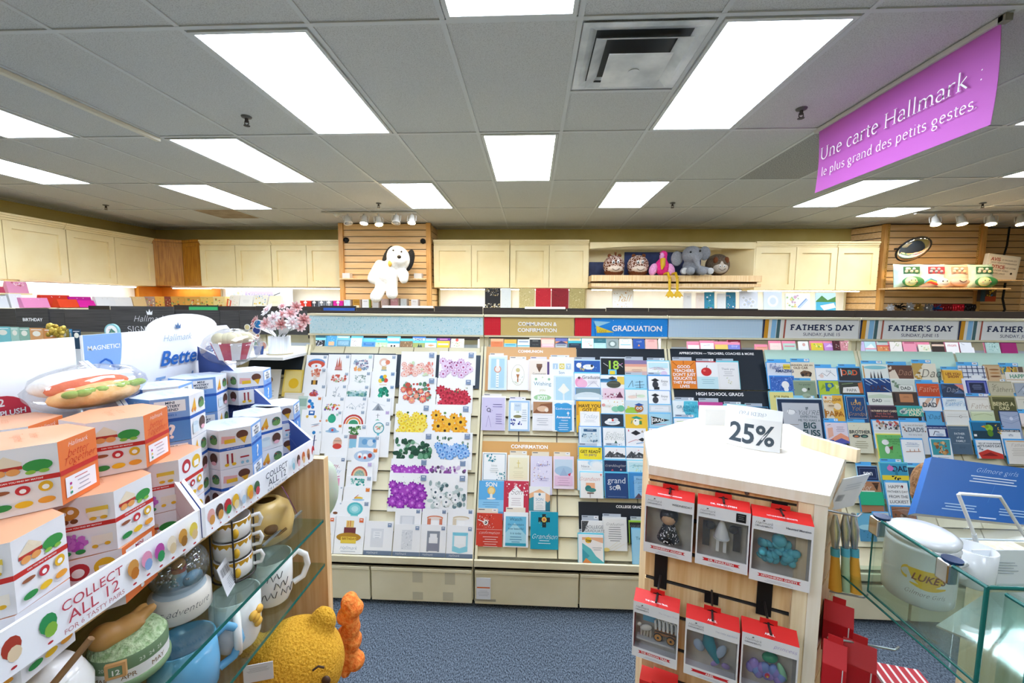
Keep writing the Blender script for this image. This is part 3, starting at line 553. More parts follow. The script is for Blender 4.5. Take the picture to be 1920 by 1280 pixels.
# ================================================================== what is printed on each card: zoom window | box in it | paper | print | description | envelope/tab
open_cards_A = '''
1|85,562,295,690|fdfdfd|e.5,.6,.4,.32,6f9fd0 e.5,.72,.4,.3,d9573f e.5,.85,.25,.2,fdfdfd c.5,.85,.05,d9573f g9fb0c4|white card with a red arch under blue clouds|
1|302,556,522,720|fdfdfd|r.35,.75,.3,.15,d78a86 p.38,.75,.42,.2,.46,.75,c05c48 p.46,.75,.52,.12,.58,.75,c96a50 p.55,.75,.6,.3,.65,.75,d98a72 r.34,.9,.34,.06,b26d5c g9fb0c4|white card with a coral pop-up castle|
1|527,556,750,730|fdfdfd|b3,.15,.35,.7,.5,40,.07,7d9ab3/b7c7d6/d9c3c9/8a7f9b b5,.2,.75,.3,.15,8,.09,f2b56b/f0935e ga9cfd4|white card with a blue and plum floral spray|
1|756,560,985,725|fdfdfd|e.45,.45,.2,.25,efc9b3 e.45,.5,.12,.17,fdfdfd c.62,.45,.1,e98d6c r.38,.7,.2,.2,dcc28a r.36,.9,.24,.06,8fb5bd g9fb0c4|white card with a peach floral ring on a gold stand|
1|66,690,285,862|fdfdfd|b8,.3,.12,.4,.35,30,.08,e58f76/efb39c/dd7257 r.44,.5,.14,.2,f3e3d8 r.36,.72,.28,.26,4a3a35 r.44,.72,.12,.26,d9a13c g9fb0c4|white card with a coral bouquet in a dark box|
1|305,732,510,862|fdfdfd|b2,.15,.25,.7,.5,34,.08,e8837a/f0aaa0/d8604f/b7c9a0 g9fb0c4|white card with a row of coral blossoms|
1|517,726,728,862|fdfdfd|k.012,.25,.7,.4,.3,.6,.25,.75,.65,.5,.85,.25,.7,9db5ac b6,.25,.25,.5,.55,24,.05,a9beb5/c9d6cf/8ea69c g9fb0c4|white card with a pale green wreath|
1|735,728,975,868|fdfdfd|c.42,.42,.09,2f8fd0 c.55,.35,.08,f2c230 c.6,.62,.09,e04e3c c.38,.65,.09,f2d24a c.48,.58,.07,3f9d6c r.35,.92,.3,.04,e8a35c g7f9cbf|white card with red, yellow and blue balloons|
1|62,858,280,978|fdfdfd|e.45,.8,.2,.22,c94a42 c.45,.5,.05,5a3030 b1,.3,.5,.4,.4,12,.05,d9695c/8f3c46/b98ac0 g9fb0c4|white card with a small red figure by a house|
1|287,858,487,986|fdfdfd|k.02,.45,.95,.48,.5,.42,.2,b3bac2 k.02,.48,.5,.58,.15,b3bac2 b5,.35,.55,.35,.4,14,.05,c7ccd2/9aa6b1 g9fb0c4|white card with a silver grey deer|
1|492,862,712,1000|fdfdfd|r.05,.45,.85,.45,a8cdd0 b4,.05,.45,.8,.4,30,.08,6fa8a8/4b8a8f/d7e8e6/89b7a0 r.2,.82,.45,.1,e0f0ee g9fb0c4|white card with a teal pop-up lake scene|
1|742,862,965,998|fdfdfd|b7,.3,.25,.4,.6,30,.1,1e9e7e/2fb893/137a60 g7f9cbf|white card with a bright green leafy tree|
1|35,975,240,1112|fdfdfd|c.4,.35,.09,2a7fc9 c.52,.55,.09,3b98d8 c.4,.75,.08,d9483c c.58,.78,.08,2a7fc9 ge8823c|white card with blue and red balloon dots|
1|245,980,465,1118|fdfdfd|b9,.15,.5,.65,.45,34,.06,e0523e/7fae5a/f0c14a/6f58a8/d95f9a g9fb0c4|white card with a multicoloured flower garden|
1|467,978,690,1116|fdfdfd|k.012,.1,.8,.3,.5,.5,.8,.7,.5,.9,.8,b9c2cb b2,.1,.5,.8,.4,16,.05,d7dce1/c2cbd3 g9fb0c4|white card with a pale grey cloud drawing|
1|697,988,930,1125|fdfdfd|p.2,.95,.45,.4,.72,.95,a7adb5 p.35,.95,.45,.55,.58,.95,7b838c k.012,.2,.3,.75,.6,c6ccd2 g9fb0c4|white card with a grey pop-up tent|
1|36,1108,232,1200|fdfdfd|r.35,.1,.3,.5,2a6fb8 r.42,.2,.16,.2,ffffff c.3,.75,.07,e9c25c c.7,.75,.07,e9c25c|white card with a blue robot shape|
1|242,1118,440,1252|fdfdfd|e.5,.6,.2,.32,2fae86 r.42,.25,.16,.1,1d8a66 c.25,.75,.06,e9a77c c.75,.3,.06,a8d9c0 g9fb0c4|white card with a rounded green jar|
1|447,1112,672,1256|fdfdfd|e.5,.95,.44,.65,c8433c e.5,.95,.36,.52,fdfdfd e.5,.95,.33,.47,ef9b55 e.5,.95,.25,.34,fdfdfd e.5,.95,.21,.28,3d9a72 g9fb0c4|white card with a red paper rainbow|
1|682,1116,920,1222|fdfdfd|k.02,.48,.3,.48,.7,666f78 k.012,.4,.45,.56,.45,666f78 p.38,.95,.48,.78,.58,.95,9bd0b5 gc7b3de|white card with a tiny bare tree on a hill|
2|96,28,200,120|fdfdfd|p.1,.5,.9,.3,.6,.6,b9c4d0 k.03,.2,.7,.8,.5,d07a5e ge8823c|white card with a small paper airplane|
2|210,66,380,172|fdfdfd|e.5,.6,.35,.12,a9c9e0 e.5,.5,.2,.22,8fb4d8 c.5,.5,.06,d4453a ge8823c|white card with a blue party hat|
2|385,68,590,272|fdfdfd|b3,.25,.1,.5,.35,26,.07,4f8a4c/2f6a3f/7fae6a r.3,.45,.4,.18,a5626a r.32,.62,.36,.38,8fc8e0 g9fb0c4|white card with a potted palm|
2|592,38,790,330|fdfdfd|c.5,.22,.24,3fa3b0 c.5,.22,.2,f2f6f2 b4,.35,.15,.3,.12,10,.06,e88878/7fb88a r.45,.38,.1,.4,6fc3d4 g9fb0c4|white card with a round teal medallion on a pole|
2|96,120,200,330|fdfdfd|c.35,.1,.14,1c7fc4 k.08,.45,.2,.45,.75,2b3f73 k.04,.25,.45,.65,.4,2b3f73 g9fb0c4|white card with a tall dark blue figure|
2|240,152,432,322|fdfdfd|e.52,.45,.2,.28,e8b8a0 e.52,.62,.2,.14,d8483c k.02,.35,.35,.7,.35,5f8a7a g9fb0c4|white card with a red and cream basket|
2|500,165,702,322|fdfdfd|r.1,.1,.75,.65,9cc3e0 c.35,.35,.12,6fa8d6 c.6,.4,.14,d6e6f2 c.75,.3,.07,4c8cc4 g9fb0c4|white card with overlapping blue circles|
2|462,270,690,402|fdfdfd|e.48,.55,.4,.38,b8cde4 c.3,.5,.09,ffffff c.3,.6,.05,d4453a c.5,.55,.09,ffffff c.5,.65,.05,d4453a c.68,.5,.08,b03a34 ge8823c|white card with red berries on a blue oval|
2|206,345,410,600|fdfdfd|t.45,.3,.15,b0637a,Happy, S.45,.48,.14,5a9cc4,Birthday r.45,.72,.36,.26,ef9fc0 k.03,.45,.72,.8,.66,d46f9c g7f93b0|white happy birthday card with a pink box|
2|420,390,640,520|fdfdfd|e.5,.95,.32,.65,c9604f e.5,.95,.26,.52,f2c9a0 e.5,.95,.2,.4,8fb8a8 b2,.38,.65,.25,.25,10,.05,7d8f7a/b5c0a5 gc7b3de|white card with a layered rainbow garden|
2|411,512,635,612|fdfdfd|b6,.2,.25,.5,.55,30,.05,1f8f86/4fb0a4/8fcac0 g9fb0c4|white card with scattered teal leaves|
2|290,600,380,732|fdfdfd|k.05,.2,.35,.2,.9,5c6770 l.5,.4,.3,4,8a96a3 g9fb0c4|narrow white card with grey writing behind the green plush|
2|390,606,625,728|fdfdfd|e.56,.78,.16,.1,f2c94c e.56,.9,.22,.08,9fc5e0 k.02,.4,.8,.55,.55,d4483c ge8823c|white card with a small yellow cake|
2|290,736,372,852|fdfdfd|e.4,.8,.25,.1,8a5a3c g9fb0c4|narrow white card with a brown bowl behind the green plush|
2|372,726,615,862|fdfdfd|e.48,.5,.28,.42,5cc3c8 e.48,.5,.2,.3,8fdadd e.48,.5,.12,.18,bfecec r.35,.88,.26,.1,7fd0d0 g8fa0b8|white card with a round turquoise pleated flower|
2|110,852,320,1172|fdfdfd|e.45,.5,.42,.2,4f9a8a b5,.2,.1,.6,.45,30,.1,d9483c/e58a90/6a4c7a/f0f0f0 r.12,.62,.7,.06,c23c3c S.5,.84,.1,6f86a8,Hallmark l.5,.92,.5,1,b9c2cc ge8703c|tall white card with a red and green balloon basket|
2|326,856,575,1180|fdfdfd|r.36,.12,.26,.18,f3d27a k.025,.42,.28,.42,.14,d9703c k.025,.5,.28,.5,.12,d9703c r.3,.3,.4,.22,7a3a3e e.48,.56,.42,.12,b98a2c r.22,.55,.52,.17,f0d04c T.5,.6,.07,9b5a1c,BIRTHDAY S.5,.84,.1,6f86a8,Hallmark l.5,.92,.5,1,b9c2cc ge8703c|tall white card with a chocolate birthday cake|
2|577,900,815,1190|f7f7f8|r.22,.22,.45,.55,e4e6ea r.3,.3,.3,.2,f3f4f6 l.45,.34,.2,3,c9ced6 r.0,.87,1,.13,6f7f96 S.3,.93,.07,ffffff,Hallmark g8296b4|white card with a plain pale grey gift box|
2|832,792,1055,930|fbfbfc|r.2,.45,.55,.55,d6dae0 r.28,.5,.4,.5,e9ebef g8296b4|white card with a grey open gift box, behind the dotted tower one|
2|1062,796,1276,932|fbfbfc|e.52,.55,.32,.14,e0805a e.52,.6,.28,.12,f3e4dc r.22,.6,.14,.4,d98266 r.7,.6,.12,.4,d98266 r.4,.7,.25,.3,ffffff g8296b4|white card with an orange lattice ring|
2|1282,796,1502,936|fbfbfc|e.52,.55,.32,.12,d8c3a0 e.52,.6,.28,.1,f6efe2 r.2,.6,.14,.4,e0d2b8 r.4,.7,.25,.3,ffffff g8296b4|white card with a tan banded ring|
2|822,926,1050,1198|f7f7f8|r.3,.18,.4,.62,e3e5e9 b4,.3,.2,.38,.58,40,.02,9aa3ad/ffffff/c2c8cf r.0,.87,1,.13,6f7f96 S.3,.93,.07,ffffff,Hallmark g8296b4|white card with a grey dotted tower bag|
2|1052,930,1270,1206|f7f7f8|r.25,.2,.5,.2,8d94a0 r.25,.24,.08,.6,9298a3 r.67,.24,.08,.6,9298a3 r.28,.58,.44,.24,8d8f9e r.36,.28,.28,.26,f4f4f6 r.0,.87,1,.13,6f7f96 S.3,.93,.07,ffffff,Hallmark g8296b4|white card with a slate grey gift frame|
2|1274,936,1500,1216|f7f7f8|r.22,.22,.58,.1,7fcfe4 p.22,.62,.5,.7,.8,.62,.8,.8,.5,.86,.22,.8,8fd4e4 r.22,.3,.07,.35,a8e0ec r.73,.3,.07,.35,a8e0ec r.34,.32,.34,.26,f8fafb r.0,.87,1,.13,6f7f96 S.3,.93,.07,ffffff,Hallmark g8296b4|white card with an aqua gift frame|
'''
open_cards_B = '''
1|1030,528,1380,782|fcfcfc|f3,.1,.5,.8,.42,14,.09,f4b6a6/fbdcd0/f0907c b2,.05,.45,.9,.5,24,.05,cfe0b8/f7d4c8/e98b7b g8296b4|large white card with peach pink tulips|
1|1412,526,1776,796|fcfcfc|f5,.1,.35,.8,.55,15,.1,dcb4d8/efd9ee/b03a78 b8,.1,.4,.8,.5,12,.03,8f3f78/cfa2cf g8296b4|large white card with lilac orchids|
1|1014,782,1382,1050|fcfcfc|b3,.08,.25,.84,.6,50,.07,5f8f6c/8fb5a0/3f6d5a/c6503f f7,.12,.45,.76,.45,8,.09,e05a4c/f3a08c/f8d77a g8296b4|white card with red and green mixed tropical flowers|
1|1388,794,1746,1112|fcfcfc|f2,.12,.38,.76,.52,16,.13,b81f38/d63a50/8f1228 b4,.15,.3,.7,.2,10,.03,3f6b45/e9d9a0 g8296b4|large white card with deep red roses|
1|974,1050,1326,1385|fcfcfc|b6,.1,.25,.8,.6,18,.05,3f7a3f/2f5f35 f4,.12,.3,.76,.6,15,.12,f6d62a/fbe768/e0a81c g8296b4|large white card with yellow roses|
1|1326,1058,1726,1385|fcfcfc|b6,.1,.25,.8,.6,16,.05,4a7a3f/6b8f45 f9,.14,.3,.72,.6,9,.14,f2a51e/f8bf3c/3a1f14 g8296b4|large white card with sunflowers|
2|826,138,1160,366|fcfcfc|b5,.06,.3,.88,.66,46,.1,3f7f5a/2f6246/6fa583/1f4a38 k.012,.2,.95,.3,.5,.5,.35,.7,.5,9cc2a4 g8296b4|large white card with dark green jungle leaves|
2|1160,138,1492,368|fcfcfc|b5,.1,.2,.8,.4,18,.06,4f6f5a/7f9a86 f3,.12,.5,.76,.42,13,.11,6fa8e6/a8ccf5/3a6fc0 g8296b4|large white card with blue hydrangeas|
2|795,366,1118,492|fcfcfc|f3,.1,.62,.85,.3,9,.11,9a34b0/b650c8/e0a8e8 g8296b4|large white card with purple blooms cut short by its twin|
2|1118,374,1452,496|fcfcfc|b7,.05,.5,.9,.45,30,.06,b58fc8/d9c3e4/8f4f9f/5f4f6a g8296b4|large white card with pale lilac sprigs|
2|782,488,1118,792|fcfcfc|f3,.1,.32,.8,.6,17,.13,8e2aa8/b04ac4/d98fe4 b2,.2,.1,.6,.2,12,.012,5a6a4a g8296b4|large white card with vivid purple hydrangeas|
2|1116,492,1450,797|fcfcfc|b5,.05,.25,.9,.7,44,.08,6f8a90/9fb5b5/4f6d70/c7d6d4 f2,.2,.5,.6,.4,6,.11,eef3f2/ffffff/4a5f70 g8296b4|large white card with white anemones and eucalyptus|
'''
open_cards_C = '''
3|184,484,346,792|dff0f5|r.12,.06,.76,.88,b5dbea c.5,.38,.2,e79a7e c.5,.38,.15,f6e9de r.42,.08,.16,.24,ffffff r.42,.5,.16,.42,f6fafc l.5,.56,.14,6,8fb4c4|pale blue candle communion|efafafa/f3ece2
3|355,516,546,792|fbfbf8|e.5,.5,.32,.36,e6dfd0 e.5,.5,.29,.33,fbfbf8 p.42,.48,.58,.48,.5,.66,b5743f r.47,.62,.06,.12,b5743f c.5,.34,.1,d9c98a b2,.25,.55,.5,.25,12,.03,7fa0b8/b8c8a0|white oval chalice communion|/f3ece2
3|552,518,742,652|f4e8da|p.35,.4,.65,.4,.5,.85,6b4a35 r.36,.25,.28,.2,7d5a42 t.5,.92,.09,4a3a30,Communion r.88,.1,.1,.9,5a4680|cream and brown goblet communion|ef6f2fa/e9e2f4
3|745,502,960,656|f6fafb|r.12,.3,.22,.34,b9d2e6 r.4,.3,.22,.34,e8d66a r.68,.3,.22,.34,b9d2e6 T.23,.47,.13,ffffff,J T.51,.47,.13,ffffff,O T.79,.47,.13,ffffff,Y t.5,.84,.12,5f8aa8,Son|white joy squares communion|efafafa/e3e9ef
3|576,656,776,902|fdfdfc|c.2,.15,.06,9cc9a0 c.8,.15,.06,9cc9a0 c.5,.08,.04,d9e6c0 t.5,.32,.17,6fa0b0,Wishing t.5,.55,.13,d8cf9a,you e.5,.84,.4,.12,a9d2a0 T.5,.84,.16,ffffff,JOY!|white wishing you joy communion|efafafa
3|780,660,960,904|dfeef4|r.1,.05,.8,.92,b9dcea p.2,.55,.5,.3,.8,.55,.5,.7,f6f6ee e.5,.5,.12,.2,f9f7ea r.46,.68,.08,.28,e6eef0|pale blue dove communion|efafafa
3|120,862,330,1166|d5cdea|b3,.1,.25,.4,.2,10,.03,7f74a8/b5a8d4 c.3,.38,.09,6f6a80 c.3,.38,.05,d5cdea l.68,.2,.5,2,7f74b0 k.012,.2,.9,.3,.55,8a7fb8 k.012,.3,.55,.42,.9,8a7fb8 l.75,.5,.3,5,8a7fb8|lilac ring and vine communion|efafafa/f1ece4
3|368,892,556,1172|a9cdec|r.08,.06,.84,.88,f7fafc r.25,.08,.35,.25,cfe0ee t.42,.16,.07,4f7fae,God's t.42,.37,.1,7fa86a,38 e.42,.52,.2,.05,8f8a5a b5,.12,.62,.5,.18,14,.06,22348f/31479f l.75,.3,.25,6,9fb2c4|white communion verse card with blue flowers, light blue border,|efafafa/e6e0f2
3|590,896,766,1168|f2f2f4|r0,.02,1,.4,b98a63 p0,.4,.4,.1,1,.05,1,.4,8f5a3a e.5,.26,.3,.1,e6bfa0 c.7,.3,.1,f3e6d6 r0,.42,1,.04,ffffff l.5,.58,.6,4,b5bac4 k.01,.05,.95,.95,.95,c9cdd4|photo of joined hands communion|efafafa
3|776,900,960,1176|eef5f2|r.08,.1,.84,.86,3a9fd8 e.25,.12,.2,.07,3a9fd8 e.6,.12,.25,.08,3a9fd8 e.5,.96,.35,.06,3a9fd8 t.5,.24,.1,ffffff,Confirmation r.72,.33,.03,.14,ffffff r.67,.37,.13,.03,ffffff T.5,.52,.12,ffffff,Awesome t.55,.62,.09,ffffff,reason l.5,.72,.6,4,e3f2fb|bright blue wavy-edged awesome communion|efafafa
4|118,226,316,458|fbfcfb|k.02,.03,.02,.97,.02,.97,.99,.03,.99,.03,.02,2f7f94 b3,.08,.05,.5,.25,18,.05,2f7f94/5fa5a8 b4,.6,.7,.35,.28,18,.05,5fa5a8/2f7f94/a9c5b0 t.5,.45,.09,b9c4c4,bless l.5,.55,.4,3,c5cdcd|white card framed in teal leaves confirmation|efafafa
4|330,242,515,458|fbf8ea|r.08,.1,.84,.88,f8f0cc r.48,.2,.03,.3,e6d27a r.42,.3,.16,.03,e6d27a t.5,.5,.09,d9cf9a,blessed l.5,.66,.5,4,e0d8b0|pale yellow cross confirmation|/eee3cc
4|525,250,710,502|e6e1f4|b6,.1,.15,.8,.75,44,.03,d9b45a/e37f6a/6f88c0/ffffff/7f5f9a t.55,.3,.1,8a86c0,Daughter l.6,.75,.5,2,a9a4cc|lavender confetti confirmation|/eee3cc
4|720,252,896,532|f1dfec|r.06,.1,.88,.3,c9dcea e.5,.45,.44,.15,a9c6de p.3,.6,.5,.35,.7,.6,9fb8d6 p.7,.55,.85,.5,.8,.65,d0486a r.06,.6,.88,.3,e9c4dc l.5,.66,.6,4,c79fbc|pink and blue mountain confirmation|/eee3cc
4|85,462,298,726|62b4ea|T.5,.12,.16,f7f7f2,SON c.5,.32,.16,f0c46a c.5,.32,.11,f8de9c r.45,.42,.1,.14,f6f2ea e.5,.58,.18,.03,f6f2ea r0,.62,1,.38,8fcdf2 l.5,.7,.7,3,5c94c4|blue SON card with a golden chalice|
4|298,464,510,732|c9344f|b4,.1,.05,.85,.5,40,.045,f3c7cf/e8838f/ffffff p.2,.98,.2,.4,.5,.15,.8,.4,.8,.98,faf8f6 S.5,.35,.2,4f4a50,Son l.5,.55,.4,4,c5b5ba|red patterned Son card with a white house shape|
4|514,512,692,722|f2f2ee|p0,.3,.5,.1,1,.35,1,1,0,1,f0b98a p0,1,0,.5,.4,.35,1,.7,1,1,3f8f9c p.5,1,1,.55,1,1,2f7488 r.22,.25,.56,.72,f7f5f0 c.5,.32,.06,4f7f9c t.5,.52,.13,6f9fc0,SON t.5,.64,.09,a5b5c0,you're l.5,.75,.4,3,c0c4c8|teal and peach mountain son|
4|66,740,286,1026|d6402f|b3,.1,.05,.6,.4,50,.02,f6c9b8/ffffff/7a1c18 c.35,.28,.1,f3e6de c.35,.28,.05,2a2a30 k.03,.05,.2,.35,.28,f6ece6 r0,.48,1,.01,f3cfc6 S.5,.58,.1,f6ece6,Confirmation l.55,.7,.6,5,f3cfc6|red confirmation card with a starburst eye|/efe3cf
4|296,732,506,1032|f4f8fa|r.08,.12,.84,.85,6fbfe0 p.08,.6,.45,.3,.92,.65,.92,.97,.08,.97,a9dcea t.5,.2,.13,2a5f80,Watch t.5,.35,.08,2a5f80,the_mountains t.5,.47,.08,2a5f80,how_beautiful t.5,.6,.08,2a5f80,it_is_today l.5,.7,.5,3,3f7fa0 r.08,.88,.84,.08,2f9fb8|light blue mountain verse confirmation|/efe3cf
4|526,728,762,1050|109fba|r.42,.06,.14,.36,1a2a2e r.28,.15,.42,.13,1a2a2e c.49,.21,.09,f2cf5a c.49,.21,.05,d96f4a b7,.3,.08,.38,.32,12,.02,f3f3ea/7fd0c0 S.5,.66,.16,ffffff,Grandson l.5,.76,.5,2,d4f1f5|teal Grandson card with a jewelled cross|
'''
